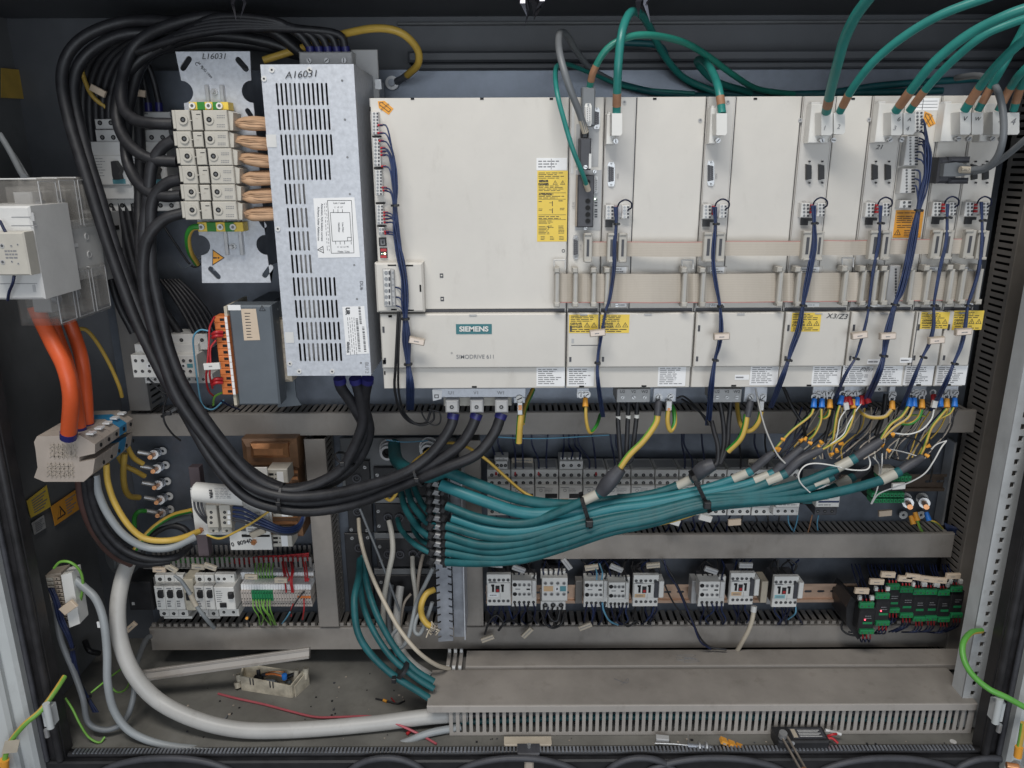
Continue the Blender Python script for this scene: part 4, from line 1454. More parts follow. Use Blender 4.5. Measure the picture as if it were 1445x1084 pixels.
for k in range(5):
 b = B()
 x_ = 437 + k * 12.5
 b.tube(P3([(x_ + 2, 76, 1.345), (x_, 68, 1.345), (x_ - 18, 46, 1.34), (380 - k * 6, 28 + k * 3, 1.33), (300 - k * 8, 26 + k * 6, 1.33), (240 - k * 14, 60 + k * 4, 1.34)]), .0062, 'cableblk', n=8)
 b.tube(P3([(x_ + 2, 77, 1.345), (x_, 66, 1.344)]), .0072, 'ferrule', n=8, sub=1)
 b.obj('cable', label='black cable looping into the filter terminal, %s from the left' % ORD[k], cat='cable', group='black cables at the filter top')
b = B()
b.tube(P3([(372, 85, 1.40), (420, 70, 1.40), (455, 58, 1.38), (485, 48, 1.36), (530, 40, 1.34), (565, 46, 1.34), (588, 68, 1.36), (590, 90, 1.38), (575, 106, 1.42)]), .0062, 'yelwire', n=10)
b.obj('earth_cable', label='dull yellow earth cable looping above the filter box', cat='cable')
t = thing('cable_lug', 'bolted ring lug ending the yellow loop on the plate', 'cable lug', W(553, 117, 1.47))
b = B()
p = W(553, 117, 1.49)
b.ring((p.x, p.y, p.z), .012, .006, .004, 'steel', n=18)
b.cyl((p.x, p.y - .008, p.z), .0062, .012, 'zincdk')
b.cyl((p.x, p.y + .004, p.z), .004, .012, 'zincdk')
b.obj('bolt', t)
b = B()
b.tube([W(560, 115, 1.486), W(568, 111, 1.46), W(576, 105, 1.42)], .0062, 'zincdk', n=8)
b.obj('sleeve', t)
# ---- motor breakers behind the black cables
def breaker3(u0, lab):
 Yb = 1.41
 t = thing('motor_breaker', lab, 'breaker', W(u0 + 25, 292, Yb), 'motor breakers behind the thick black cables')
 b = B()
 b.pb(u0 + 9, 158, u0 + 58, 182, Yb + .03, .06, 'ltgrey', .001)
 b.pb(u0 + 5, 168, u0 + 56, 182, Yb + .018, .05, 'ltgrey', .001)
 b.pb(u0 + 6, 183, u0 + 56, 201, Yb + .012, .05, 'ltgrey', .001)
 b.pb(u0 + 0, 200, u0 + 51, 220, Yb + .004, .06, 'ltgrey', .001)
 b.pb(u0 + 1, 219, u0 + 52, 262, Yb, .065, 'ltgrey', .002)
 b.pb(u0 + 12, 262, u0 + 60, 281, Yb + .006, .06, 'ltgrey', .001)
 b.pb(u0 + 21, 281, u0 + 70, 298, Yb + .018, .05, 'ltgrey', .001)
 b.obj('housing', t)
 b = B()
 for k in range(3):
  for (dx, y_, o) in ((12, 173.5, .018), (15.5, 194, .012), (28, 290, .018)):
   p = W(u0 + dx + k * 15.5, y_, Yb + o)
   b.hole((p.x, Yb + o, p.z), .0042)
 b.obj('terminal_screws', t)
 b = B()
 b.quadp([(u0 + 27, 228), (u0 + 32, 227), (u0 + 36, 233), (u0 + 40.5, 239), (u0 + 38, 246), (u0 + 40, 253), (u0 + 31, 254), (u0 + 29, 247)], Yb - .016, .015, 'blk')
 b.obj('rotary_knob', t)
 b = B()
 b.pb(u0 + 30, 252.5, u0 + 48, 259.5, Yb - .0008, .0006, 'ledtag')
 p, q = W(u0 + 5, 222, Yb), W(u0 + 25, 250, Yb)
 b.lines(p.x, q.x, q.z, p.z, Yb - .0003, 7, 'inkgrey', .7, 3, .25)
 b.obj('print', t)
 txt('SIEMENS', u0 + 20, 160.5, Yb + .0297, 2.2, 'ink', t, bold=.1)
breaker3(129, 'grey motor breaker with black rotary knob, seen through the cables')
breaker3(183, 'second grey motor breaker, mostly hidden by the thick cables')
for k in range(6):
 b = B()
 x_ = 150 + k * 15
 b.tube(P3([(x_, 158, 1.45), (x_ - 2, 140, 1.45), (x_ - 8 - k, 100, 1.44), (x_ - 22 - k * 2, 70, 1.43)]), .0055, 'cableblk', n=8)
 b.tube(P3([(x_, 158, 1.45), (x_ - 1, 145, 1.45)]), .0066, 'ferrule', n=8, sub=1)
 b.obj('cable', label='dark feeder with blue sleeve above the motor breakers, %s from the left' % ORD[k], cat='cable', group='dark feeders above the motor breakers')
b = B()
b.tube(P3([(116, 85, 1.43), (117, 105, 1.43), (130, 135, 1.43), (150, 152, 1.44)]), .004, 'yelwire', n=8)
b.obj('wire', label='dull yellow wire running down to the shaded motor breaker', cat='wire')
for q, (a, c, an) in enumerate(((137, 128, -28), (193, 131, -8))):
 b = B()
 k0 = len(b.v)
 b.pb(a - 11, c - 5, a + 11, c + 5, 1.40, .006, 'tagbeige', .001)
 p = W(a, c, 1.4)
 b.rot(k0, -an, p)
 b.obj('cable_marker', label=('beige cable marker hanging above the left motor breaker', 'small beige marker deep among the dark feeders')[q], cat='cable marker')
# ---- small contactors left of the transformer
def contactor_left(u0, lab, Yb=1.37):
 t = thing('contactor', lab, 'contactor', W(u0 + 24, 545, Yb))
 b = B()
 b.pb(u0, 501, u0 + 45, 533, Yb, .05, 'white', .0012)
 b.pb(u0 + 18, 528, u0 + 66, 541, Yb + .03, .04, 'ltgrey', .001)
 b.pb(u0 + 4, 486, u0 + 46, 500, Yb + .02, .05, 'ltgrey', .001)
 b.obj('housing', t)
 b = B()
 for k in range(4):
  for y_ in (509, 524):
   p = W(u0 + 5.5 + k * 9.8, y_, Yb)
   b.hole((p.x, Yb, p.z), .0028, rim='grey')
  p = W(u0 + 23 + k * 10, 535.5, Yb + .03)
  b.hole((p.x, Yb + .03, p.z), .0026)
 b.pb(u0 + 21, 513.5, u0 + 28, 519, Yb - .0006, .0005, 'paper')
 b.pb(u0 + 23, 515, u0 + 26, 518, Yb - .001, .0004, 'ink')
 b.pb(u0 + 30, 513.5, u0 + 38, 519, Yb - .0006, .0005, 'ledtag')
 b.obj('terminal_screws', t)
contactor_left(186, 'small white contactor left of the transformer, mostly behind black cables')
contactor_left(234, 'small white contactor beside the orange terminal strip')
t = thing('relay', 'pale relay socket above the small white contactors', 'relay', W(265, 495, 1.40))
b = B()
b.pb(222, 472, 293, 494, 1.40, .05, 'ltgrey', .001)
b.obj('housing', t)
b = B()
for x_ in (240, 256, 285):
 p = W(x_, 480, 1.40)
 b.hole((p.x, 1.40, p.z), .0036)
b.pb(261, 488, 268, 493, 1.3993, .0006, 'ledtag')
b.obj('terminal_screws', t)
# ---- transformer
YT = 1.285
t = thing('transformer', 'blue-grey steel transformer with an orange terminal strip on its left', 'transformer', W(365, 572, YT))
b = B()
x0, x1 = W(329, 500, YT).x, W(389, 500, YT).x
b.box(x0, x1, YT, YT + .040, W(350, 572, YT).z, W(350, 431, YT).z, 'bluegrey', .003)
b.obj('core_plate', t)
b = B()
b.box(x0 + .004, x1 - .03, YT + .041, YP - .01, W(350, 566, YT).z, W(350, 440, YT).z, 'bluegrey', .003)
b.box(x0 - .006, x0 - .001, YT - .004, YT + .1, W(350, 571, YT).z, W(350, 432, YT).z, 'oldwhite')
b.obj('side_rail', t)
b = B()
b.quadp([(390, 425), (405, 425), (418, 560), (425, 572), (392, 575)], 1.36, .004, 'bluegrey')
b.obj('foot_bracket', t)
b = B()
x2, x3 = W(388, 500, 1.33).x, W(408, 500, 1.33).x
b.box(x2 - .02, x3, 1.33, 1.40, W(400, 540, 1.33).z, W(400, 452, 1.33).z, 'cream', .006)
for k in range(5):
 zz_ = W(400, 466 + k * 14, 1.33).z
 b.box(x2 + .004, x3 + .001, 1.3285, 1.33, zz_ - .004, zz_ + .003, 'beigedk')
b.obj('coil', t)
for a, c in ((384, 438), (391, 556)):
 b = B()
 p = W(a, c, 1.31)
 b.ring((p.x, 1.318, p.z), .0075, .0035, .003, 'steel')
 b.cyl((p.x, 1.295, p.z), .0035, .03, 'steel')
 b.obj('bolt', t)
b = B()
b.quadp([(340, 436), (361, 436), (367, 480), (344.5, 480.5)], YT - .0006, .0005, 'tagbeige')
p, q = W(345, 440, YT), W(363, 478, YT)
b.lines(p.x, q.x, q.z, p.z, YT - .0008, 9, 'ink', .6, 2, .25)
b.pb(321.5, 430.5, 339.5, 438, YT - .0006, .0005, 'paper')
b.obj('rating_label', t)
b = B()
triangle(b, 370, 436, YT - .0008, 9)
b.obj('warning_mark', t)
st = thing('terminal_strip', 'orange terminal strip with white numbers on the transformer side', 'terminal strip', W(315, 558, YT - .01))
for k in range(12):
 y0_ = 447 + k * 9.2
 dx = k * 1.05
 b = B()
 b.pb(302 + dx, y0_, 321 + dx, y0_ + 8.9, YT - .008, .03, 'orange2', .001)
 b.pb(310 + dx, y0_ + 2.5, 316 + dx, y0_ + 6, YT - .0086, .0006, 'dark')
 b.pb(317 + dx, y0_ + .2, 320.5 + dx, y0_ + 8.7, YT - .0092, .001, 'paper')
 b.obj('terminal', st)
for k, y_ in enumerate((469, 474, 535, 540)):
 b = B()
 b.tube(P3([(314, y_, YT - .010), (305, y_, YT - .016), (300, y_ + 3, YT - .012)]), .0032, 'red', n=8)
 b.obj('wire_end', label='red sleeved wire end in the orange strip, %s from the top' % ORD[k], cat='wire', group='red wire ends in the orange strip')
WIRES = [
 ('red', [(303, 447, 1.27), (296, 462, 1.27), (295, 480, 1.265), (293, 510, 1.26), (291, 535, 1.27), (295, 552, 1.29), (303, 560, 1.31)], .0018, 'longer red wire hanging left of the orange strip'),
 ('red', [(305, 480, 1.27), (297, 492, 1.265), (297, 512, 1.26), (296, 530, 1.26), (300, 548, 1.28)], .0018, 'shorter red wire hanging left of the orange strip'),
 ('skyblue', [(294, 467, 1.33), (282, 466, 1.33), (273, 476, 1.33), (274, 500, 1.34), (279, 540, 1.34), (285, 570, 1.34), (300, 578, 1.34), (316, 565, 1.34)], .0016, 'light blue wire dangling beside the small contactor'),
 ('lime', [(316, 553, 1.29), (303, 560, 1.30), (301, 572, 1.31)], .0020, 'short yellow-green wire leaving the foot of the orange strip'),
 ('navy', [(312, 566, 1.32), (325, 573, 1.34), (338, 578, 1.37)], .0018, 'dark blue wire below the orange strip'),
 ('blk', [(238, 555, 1.33), (231, 575, 1.33), (232, 595, 1.33), (243, 612, 1.34), (255, 622, 1.35)], .0018, 'thin black wire dropping in front of the upper duct'),
 ('blk', [(208, 533, 1.38), (220, 545, 1.38), (232, 555, 1.38), (246, 560, 1.38)], .0018, 'thin black wire below the left small contactor'),
 ('bluegrey', [(300, 350, 1.40), (262, 378, 1.40), (250, 372, 1.42)], .0018, 'grey wire behind the bracket plate'),
 ('blk', [(225, 310, 1.42), (245, 340, 1.42), (270, 375, 1.42), (285, 372, 1.42)], .0022, 'black wire crossing behind the bracket plate'),
]
def wires(L):
 for m_, pts, r_, lab in L:
  b = B()
  b.tube(P3(pts), r_, m_, n=6, sub=5)
  b.obj('wire', label=lab, cat='wire')
wires(WIRES)
b = B()
k0 = len(b.v)
b.pb(287, 513, 310, 522, 1.255, .005, 'white', .0006)
p = W(298, 517, 1.255)
b.lines(p.x - .004, p.x + .004, p.z - .002, p.z + .002, 1.2547, 1, 'inkgrey', 1, 3, .5)
b.rot(k0, -3, p)
b.obj('cable_marker', label='white marker clipped on the red wires by the orange strip', cat='cable marker')
for k in range(6):
 b = B()
 x_ = 262 + k * 7
 b.tube(P3([(x_ + 12, 470, 1.41), (x_ - 4, 440, 1.42), (x_ - 22 - k, 412, 1.43), (x_ - 35 - k * 2, 395, 1.44)]), .004, 'cableblk', n=6)
 b.obj('cable', label='thin black cable arching down to the pale relay socket, %s from the left' % ORD[k], cat='cable', group='thin black cables arching to the relay socket')
b = B()
b.tube(P3([(282, 320, 1.27), (271, 322, 1.27), (265, 335, 1.28), (268, 355, 1.30), (278, 372, 1.34)]), .0052, 'yelwire', n=10, m2='grnwire', k2=5)
b.obj('earth_cable', label='green and yellow earth cable bending left out of the lower earth terminal', cat='cable')
# ---- main switch on the left wall
t = thing('main_switch', 'large grey-white power contactor with clear terminal covers on the left wall', 'contactor', W(40, 420, 1.15))
b = B()
b.pb(-40, 291, 52, 423, 1.13, .10, 'ltgrey', .003)
b.obj('front_housing', t)
b = B()
Ys = 1.17
x0 = W(-40, 350, 1.15).x
x1 = W(58, 350, Ys).x
b.box(x0, x1, Ys, Ys + .175, W(60, 408, Ys).z, W(60, 318, Ys).z, 'ltgrey', .004)
b.obj('pole_housing', t)
b = B()
for j in range(3):
 for k in range(2):
  c_ = W(66 + j * 20, (338 if k == 0 else 368) - j * 3, 1.2)
  yy = Ys + .03 + j * .05
  zz_ = W(60, 345 + k * 28, Ys).z
  b.ring((x1 + .0015, yy, zz_), .006, .004, .0015, 'ltgrey', axis=(-1, 0, 0), n=12)
  b.cyl((x1 + .0012, yy, zz_), .004, .001, 'grey', (-1, 0, 0), 10)
b.box(x1, x1 + .0008, Ys + .075, Ys + .10, W(60, 358, Ys).z, W(60, 353, Ys).z, 'paper')
b.obj('pole_caps', t)
b = B()
x2 = W(158, 380, 1.47).x
b.box(x0, x1 - .004, Ys + .176, YP, W(60, 420, Ys).z, W(60, 312, Ys).z, 'grey', .003)
for zc in (.25, .6):
 zz_ = W(60, 312, Ys).z * (1 - zc) + W(60, 420, Ys).z * zc
 b.box(x1 - .0042, x1 - .0032, Ys + .19, Ys + .25, zz_ - .004, zz_ + .004, 'dark')
b.obj('base', t)
for nm, v0, v1 in (('upper', 252, 330), ('lower', 390, 462)):
 for j in range(3):
  b = B()
  ya = Ys + .008 + j * .054
  za, zb_ = W(60, v0, Ys).z, W(60, v1, Ys).z
  b.box(x1 - .06, x1 + .006, ya, ya + .046, zb_, za, 'clear', .006)
  b.box(x1 - .05, x1 + .009, ya + .006, ya + .038, zb_ + .010, za - .012, 'clear', .004)
  for (ya_, yb_) in ((ya, ya + .0015), (ya + .0445, ya + .046)):
   b.box(x1 + .0062, x1 + .0075, ya_, yb_, zb_ + .004, za - .004, 'grey')
  for z_ in (zb_ + .004, za - .005):
   b.box(x1 + .0062, x1 + .0075, ya + .0016, ya + .0444, z_, z_ + .0012, 'grey')
  b.box(x1 - .05, x1 + .005, ya, ya + .0012, za - .0012, za + .0004, 'ltgrey')
  b.obj('clear_cover', t)
  b = B()
  zm = (za + zb_) / 2
  b.cyl((x1 - .03, ya + .023, zm), .009, .026, 'zincdk', (1, 0, 0), 6)
  b.box(x1 - .04, x1 - .012, ya + .010, ya + .036, zm - .020, zm + .020, 'grey', .002)
  b.obj('terminal_bolt', t)
b = B()
b.pb(-20, 328, 38, 389, 1.105, .024, 'beige', .002)
b.obj('aux_block', t)
b = B()
for (a, c, r_) in ((3, 347, 3.4), (4, 370, 3.4), (16, 347, 1.6), (17, 369, 1.6), (25, 345, 1.4), (26, 372, 1.4)):
 p = W(a, c, 1.105)
 b.ring((p.x, 1.1044, p.z), mm(a, c, 1.1, r_), mm(a, c, 1.1, r_ * .6), .001, 'grey')
 b.cyl((p.x, 1.1046, p.z), mm(a, c, 1.1, r_ * .6), .0006, 'screwdk')
p, q = W(6, 352, 1.105), W(32, 366, 1.105)
b.lines(p.x, q.x, q.z, p.z, 1.1047, 3, 'inkgrey', 1, 5, .5)
p = W(38, 357, 1.13)
b.cyl((p.x, 1.1294, p.z), .003, .0008, 'dark')
b.obj('aux_screws', t)
b = B()
b.pb(16, 306, 50, 306.8, 1.1294, .0005, 'inkgrey')
b.pb(16, 318, 52, 318.8, 1.1294, .0005, 'inkgrey')
b.pb(44, 300, 48, 312, 1.1292, .0007, 'grey')
b.pb(46, 402, 50, 412, 1.1292, .0007, 'grey')
b.pb(0, 400, 52, 400.8, 1.1294, .0005, 'inkgrey')
b.obj('panel_lines', t)
for pts, m_, r_, lab in (([(50, 432, 1.20), (58, 450, 1.20), (75, 485, 1.19), (92, 520, 1.18), (100, 560, 1.18), (97, 610, 1.20)], 'orange', .0125, 'thick orange power cable, leftmost of the three'),
     ([(74, 448, 1.25), (82, 475, 1.25), (95, 510, 1.24), (106, 555, 1.23), (113, 602, 1.24)], 'orange', .0095, 'orange power cable squeezed in the middle of the three'),
     ([(97, 452, 1.28), (106, 475, 1.28), (116, 510, 1.27), (121, 555, 1.27), (123, 597, 1.27)], 'orange', .0110, 'orange power cable, rightmost of the three')):
 b = B()
 b.tube(P3(pts), r_, m_, n=14)
 q = P3(pts[-2:])
 e_ = q[1] + (q[1] - q[0]).normalized() * .006
 b.cyl(q[1], r_ * 1.06, .012, 'ferrule', q[1] - q[0], 14)
 b.obj('power_cable', label=lab, cat='cable')
wires([('navy', [(0, 312, 1.12), (4, 320, 1.115), (8, 328, 1.11)], .0022, 'dark wire entering the auxiliary block from above'),
  ('navy', [(20, 389, 1.11), (18, 400, 1.11), (13, 412, 1.115), (11, 424, 1.12)], .0022, 'dark wire leaving the auxiliary block downwards'),
  ('yelwire', [(108, 464, 1.36), (122, 466, 1.36), (138, 485, 1.37), (155, 515, 1.38), (168, 545, 1.39), (172, 560, 1.40)], .0038, 'dull yellow wire arching behind the orange cables'),
  ('conddk', [(0, 190, 1.30), (15, 215, 1.28), (28, 240, 1.25), (34, 250, 1.22)], .005, 'dark cable coming down on the main contactor from the upper left'),
  ('conddk', [(10, 205, 1.32), (25, 228, 1.30), (38, 250, 1.27)], .004, 'second dark cable beside it over the main contactor')])
# ---- rail terminals on the left wall
t = thing('terminal_stack', 'row of beige rail terminals with blue ones under the orange cables', 'terminal block', W(90, 680, 1.215))
Ye = 1.215
px = [(48, 624), (52, 616), (112, 614), (134, 627), (134, 640), (112, 645), (112, 652), (134, 648), (131, 668), (118, 680), (62, 680), (48, 674), (53, 660), (50, 634)]
P = [W(a, c, Ye) for a, c in px]
outl = [(p.x, p.z) for p in P]
b = B()
b.prism(outl, Ye, Ye + .004, 'beigest')
b.obj('end_plate', t)
b = B()
pr = [W(*q, Ye - .001) for q in ((65, 627), (98, 626), (108, 638), (108, 656), (98, 674), (66, 676), (70, 652))]
for cx_, cz_ in ((88, 637), (84, 664)):
 for k in range(54):
  u, v = (k // 3) % 6 - 2.5, (k // 18) - 1
  a = W(cx_ + u * 6 + (k % 3) * 1.5, cz_ + v * 6.5 - abs(u) * .3, Ye - .0012)
  an = (35, 145, 90)[k % 3]
  d = Vector((math.cos(rad(an)), 0, math.sin(rad(an)))) * .006
  n_ = Vector((-d.z, 0, d.x)).normalized() * .0007
  b.add([a - d + n_, a + d + n_, a + d - n_, a - d - n_, a - d + n_ + Vector((0, .001, 0)), a + d + n_ + Vector((0, .001, 0))], [(0, 3, 2, 1), (0, 1, 5, 4)], 'beigedk')
b.obj('lattice', t, kind='stuff')
cols = ['beigest', 'beigest', 'beigest', 'blue_t', 'beigest']
y_ = Ye + .0045
for k, m_ in enumerate(cols):
 wd = .027 if k < 4 else .024
 b = B()
 b.prism(outl, y_, y_ + wd - .0015, m_)
 b.obj('terminal', t)
 b = B()
 xr_ = max(q[0] for q in outl)
 for (c_, ) in ((638,), (655,)):
  z_ = W(134, c_ - (5 if c_ < 645 else -3), Ye).z
  b.cyl((xr_ + .0004, y_ + wd * .5, z_), .0036, .001, 'dark', (-1, 0, 0), 10)
 zt_ = W(112, 614, Ye).z
 xt = W(116, 616, Ye).x
 b.box(xt, xt + .012, y_ + wd * .25, y_ + wd * .72, zt_ - .004, zt_ - .001, 'paper')
 b.obj('clamp_holes', t)
 y_ += wd
# ================================================================ thick black cables
def cable(name, label, pts, r, m, group=None, cat='cable', n=12, ends=(), m2=None, k2=0, twist=0.0):
 """one cable; ends = [(index, material, radius factor, length in m)] sleeves pushed over its ends"""
 Q = P3(pts)
 p = Q[0]
 if not ends:
  b = B()
  b.tube(Q, r, m, n=n, m2=m2, k2=k2, twist=twist)
  return b.obj(name, label=label, cat=cat, group=group)
 t = thing(name, label, cat, min(Q, key=lambda q: q.z), group)
 b = B()
 b.tube(Q, r, m, n=n, m2=m2, k2=k2, twist=twist)
 b.obj('jacket', t)
 for (i, em, f, L) in ends:
  b = B()
  a = Q[0] if i == 0 else Q[-1]
  d = (Q[1] - Q[0]) if i == 0 else (Q[-2] - Q[-1])
  rr = r[0 if i == 0 else -1] if isinstance(r, list) else r
  b.cyl(a - d.normalized() * .001, rr * f, L, em, d, 14)
  b.obj('sleeve', t)
 return t
RB = .0093
BK = [
 ('black power cable farthest left in the thick bundle', [(430, 74, 1.42), (395, 48, 1.41), (330, 32, 1.38), (260, 32, 1.36), (180, 30, 1.36), (115, 55, 1.34), (88, 100, 1.33), (96, 165, 1.32), (122, 250, 1.31), (152, 345, 1.30), (187, 441, 1.29), (209, 490, 1.28), (232, 535, 1.27),
      (262, 585, 1.26), (300, 650, 1.25), (345, 700, 1.25), (395, 718, 1.25), (450, 721, 1.25), (510, 708, 1.25), (570, 684, 1.24), (630, 660, 1.23), (672, 642, 1.23), (697, 612, 1.24), (708, 584, 1.25)], 0),
 ('black power cable running beside the leftmost one', [(440, 76, 1.44), (400, 56, 1.43), (330, 44, 1.40), (240, 46, 1.38), (170, 50, 1.36), (120, 80, 1.35), (104, 125, 1.34), (118, 200, 1.33), (142, 280, 1.32), (168, 365, 1.31), (200, 445, 1.30), (222, 500, 1.29), (245, 550, 1.28),
     (280, 608, 1.26), (325, 672, 1.26), (370, 702, 1.26), (430, 710, 1.26), (490, 702, 1.255), (545, 684, 1.25), (600, 660, 1.24), (645, 632, 1.24), (665, 605, 1.245), (673, 584, 1.25)], 0),
 ('black power cable from the sixth clamp to the nearest drive terminal', [(262, 300, 1.27), (233, 309, 1.265), (211, 332, 1.26), (203, 361, 1.26), (203, 404, 1.26), (214, 457, 1.26), (229, 505, 1.26), (250, 560, 1.25), (295, 625, 1.245),
       (345, 680, 1.24), (400, 700, 1.24), (460, 698, 1.24), (520, 685, 1.235), (570, 668, 1.23), (603, 646, 1.235), (624, 622, 1.24), (637, 600, 1.245), (640, 584, 1.25)], 0),
 ('black power cable leaving the second beige clamp downwards', [(246, 198, 1.28), (228, 210, 1.28), (214, 235, 1.28), (209, 285, 1.28), (203, 330, 1.275), (206, 395, 1.275), (222, 455, 1.275), (243, 520, 1.27), (280, 580, 1.26),
       (330, 650, 1.26), (380, 686, 1.26), (430, 687, 1.265), (468, 672, 1.27), (492, 650, 1.275), (514, 610, 1.27), (500, 575, 1.25), (482, 548, 1.235), (479, 534, 1.23)], 1),
 ('black power cable leaving the fourth beige clamp downwards', [(256, 253, 1.27), (234, 260, 1.27), (216, 282, 1.27), (213, 320, 1.27), (214, 380, 1.27), (226, 440, 1.27), (240, 495, 1.27), (262, 548, 1.26), (305, 612, 1.25),
       (355, 670, 1.25), (400, 692, 1.25), (440, 686, 1.255), (480, 664, 1.26), (500, 630, 1.26), (512, 595, 1.255), (508, 560, 1.24), (501, 534, 1.23)], 1),
 ('black power cable crossing over to the right outlet of the filter', [(436, 78, 1.46), (390, 60, 1.45), (300, 50, 1.43), (205, 66, 1.42), (194, 120, 1.42), (198, 210, 1.41), (197, 300, 1.38), (200, 380, 1.34), (212, 450, 1.32), (232, 515, 1.30), (272, 575, 1.28), (318, 632, 1.275),
       (370, 676, 1.275), (425, 693, 1.28), (470, 680, 1.285), (505, 650, 1.285), (521, 610, 1.275), (514, 570, 1.25), (519, 534, 1.23)], 1),
 ('black power cable feeding the top beige clamp', [(426, 76, 1.40), (380, 42, 1.38), (310, 24, 1.35), (245, 34, 1.34), (195, 60, 1.34), (175, 100, 1.33), (172, 145, 1.31), (188, 168, 1.29), (215, 174, 1.28), (245, 175, 1.28)], 2),
 ('black power cable feeding the third beige clamp', [(432, 80, 1.42), (370, 58, 1.40), (290, 50, 1.38), (220, 70, 1.36), (178, 105, 1.35), (165, 150, 1.33), (170, 185, 1.31), (188, 210, 1.29), (214, 225, 1.28), (250, 228, 1.28)], 2),
 ('black power cable feeding the fifth beige clamp', [(436, 82, 1.44), (375, 66, 1.42), (300, 60, 1.40), (235, 68, 1.38), (200, 90, 1.37), (182, 150, 1.35), (178, 214, 1.32), (187, 246, 1.30), (205, 268, 1.28), (230, 277, 1.27), (256, 276, 1.27)], 2),
]
for lab, pts, e_ in BK:
 cable('power_cable', lab, pts, RB, 'cableblk', 'thick black power cables', ends=((1, 'ferrule', 1.12, .010),) if e_ != 2 else ())
for i, (x, y, Y, r_, lab) in enumerate(((246, 577, 1.262, 20, 'black cable tie round the thick bundle at the upper duct'), (398, 703, 1.252, 22, 'black cable tie round the thick bundle below the transformer board'),
           (590, 670, 1.238, 17, 'black cable tie on the cables rising to the drive terminals'), (487, 648, 1.275, 15, 'black cable tie on the cables rising to the filter'))):
 b = B()
 p = W(x, y, Y)
 d = {0: Vector((.5, 0, -.9)), 1: Vector((1, 0, -.1)), 2: Vector((.9, 0, .35)), 3: Vector((.5, 0, .8))}[i].normalized()
 u = Vector((-d.z, 0, d.x))
 R1, R2 = mm(x, y, Y, r_), .022
 pts = [p + u * (R1 * math.cos(a)) + Vector((0, R2 * math.sin(a), 0)) for a in [k * math.pi / 6 for k in range(12)]]
 Q = pts + [pts[0]]
 vs = []
 for q in Q:
  for s_ in (-.0022, .0022):
   o_ = (q - p).normalized()
   vs += [q + d * s_, q + d * s_ + o_ * .0012]
 fs = []
 for k in range(12):
  a = k * 4
  fs += [(a + 1, a + 3, a + 7, a + 5), (a, a + 1, a + 5, a + 4), (a + 2, a + 6, a + 7, a + 3), (a, a + 4, a + 6, a + 2)]
 b.add(vs, fs, 'blk')
 b.box(p.x - .004, p.x + .004, p.y - R2 - .004, p.y - R2 + .002, p.z - .004, p.z + .004, 'blk', .001)
 b.obj('cable_tie', label=lab, cat='cable tie')
for k in range(7):
 x_ = 118 + k * 9
 cable('cable', 'dark cable deep behind the thick bundle, %s from the left' % ORD[k], [(300 - k * 6, 30 + k * 5, 1.42), (210, 36 + k * 6, 1.42), (x_ + 20, 75 + k * 3, 1.43), (x_, 130 + k * 4, 1.44), (x_ + 6, 220, 1.44), (x_ + 24, 330, 1.43), (x_ + 46 + k, 420, 1.42), (x_ + 70 + k * 2, 470, 1.42)], .0066, 'cableblk', 'dark cables deep behind the thick bundle', n=8)
# ================================================================ terminals under the modules
t = thing('busbar_terminal', 'galvanised input terminal rail with three grey clamps below the widest module', 'terminal', W(665, 585, 1.26))
b = B()
b.pb(611, 548, 742, 561, 1.245, .05, 'zinc', .001)
b.pb(626, 561, 722, 573, 1.275, .03, 'beige', .001)
b.pb(725, 561, 741, 569, 1.246, .004, 'zinc', .001)
b.quadp([(610, 550), (624, 551), (623, 563), (611, 566)], 1.2435, .001, 'paper')
b.pb(613, 557, 619, 562, 1.243, .0004, 'ink')
b.pb(614, 558, 618, 561, 1.2425, .0004, 'paper')
b.obj('rail', t)
for k, x_ in enumerate((638, 673, 708)):
 b = B()
 b.pb(x_ - 9.5, 565, x_ + 9, 583, 1.232, .03, 'grey', .0025)
 p = W(x_ - .5, 574.5, 1.232)
 b.ring((p.x, 1.2312, p.z), .0048, .0036, .001, 'grey')
 b.cyl((p.x, 1.2316, p.z), .0036, .0004, 'dark')
 b.cyl((p.x, 1.2312, p.z), .002, .0004, 'screwdk', n=8)
 b.obj('clamp', t)
 txt(('U1', 'V1', 'W1')[k], x_ - 1, 554.5, 1.2446, 5, 'inkgrey', t)
b = B()
p = W(733, 562, 1.244)
b.screw((p.x, 1.244, p.z), .006, 'white', .004)
b.obj('screw', t)
def outlet(px0, px1, letters, lab, left_cut=False):
 t = thing('output_terminal', lab, 'terminal', W((px0 + px1) / 2, 568, 1.27), 'motor output terminals below the modules')
 b = B()
 b.pb(px0, 549, px1, 568, 1.258, .05, 'grey', .001)
 b.obj('housing', t)
 n = len(letters)
 for k, s_ in enumerate(letters):
  x_ = px0 + (px1 - px0) * (k + .5) / n
  b = B()
  p = W(x_, 560.5, 1.258)
  b.screw((p.x, 1.258, p.z), .0032, 'steel', .002)
  b.obj('screw', t)
  txt(s_, x_, 552.8, 1.2576, 4.2, 'ink', t)
outlet(870.5, 917.5, ('U2', 'V2', 'W2'), 'grey output terminal U2 V2 W2 with three black wires and white sleeves')
outlet(1005, 1046.5, ('U2', 'V2', 'W2'), 'grey output terminal U2 V2 W2 below the fourth module')
def lugplate(px0, px1, y0, y1, screws, lab, m='zinc'):
 t = thing('earth_plate', lab, 'earth plate', W((px0 + px1) / 2, y1, 1.25), 'galvanised earth plates under the modules')
 b = B()
 b.pb(px0, y0, px1, y1, 1.25, .003, m, .0006)
 b.obj('plate', t)
 for x_, y_ in screws:
  b = B()
  p = W(x_, y_, 1.25)
  b.cyl((p.x, 1.249, p.z), .0066, .001, 'steel', n=16)
  b.screw((p.x, 1.249, p.z), .0046, 'steel', .004)
  b.obj('screw', t)
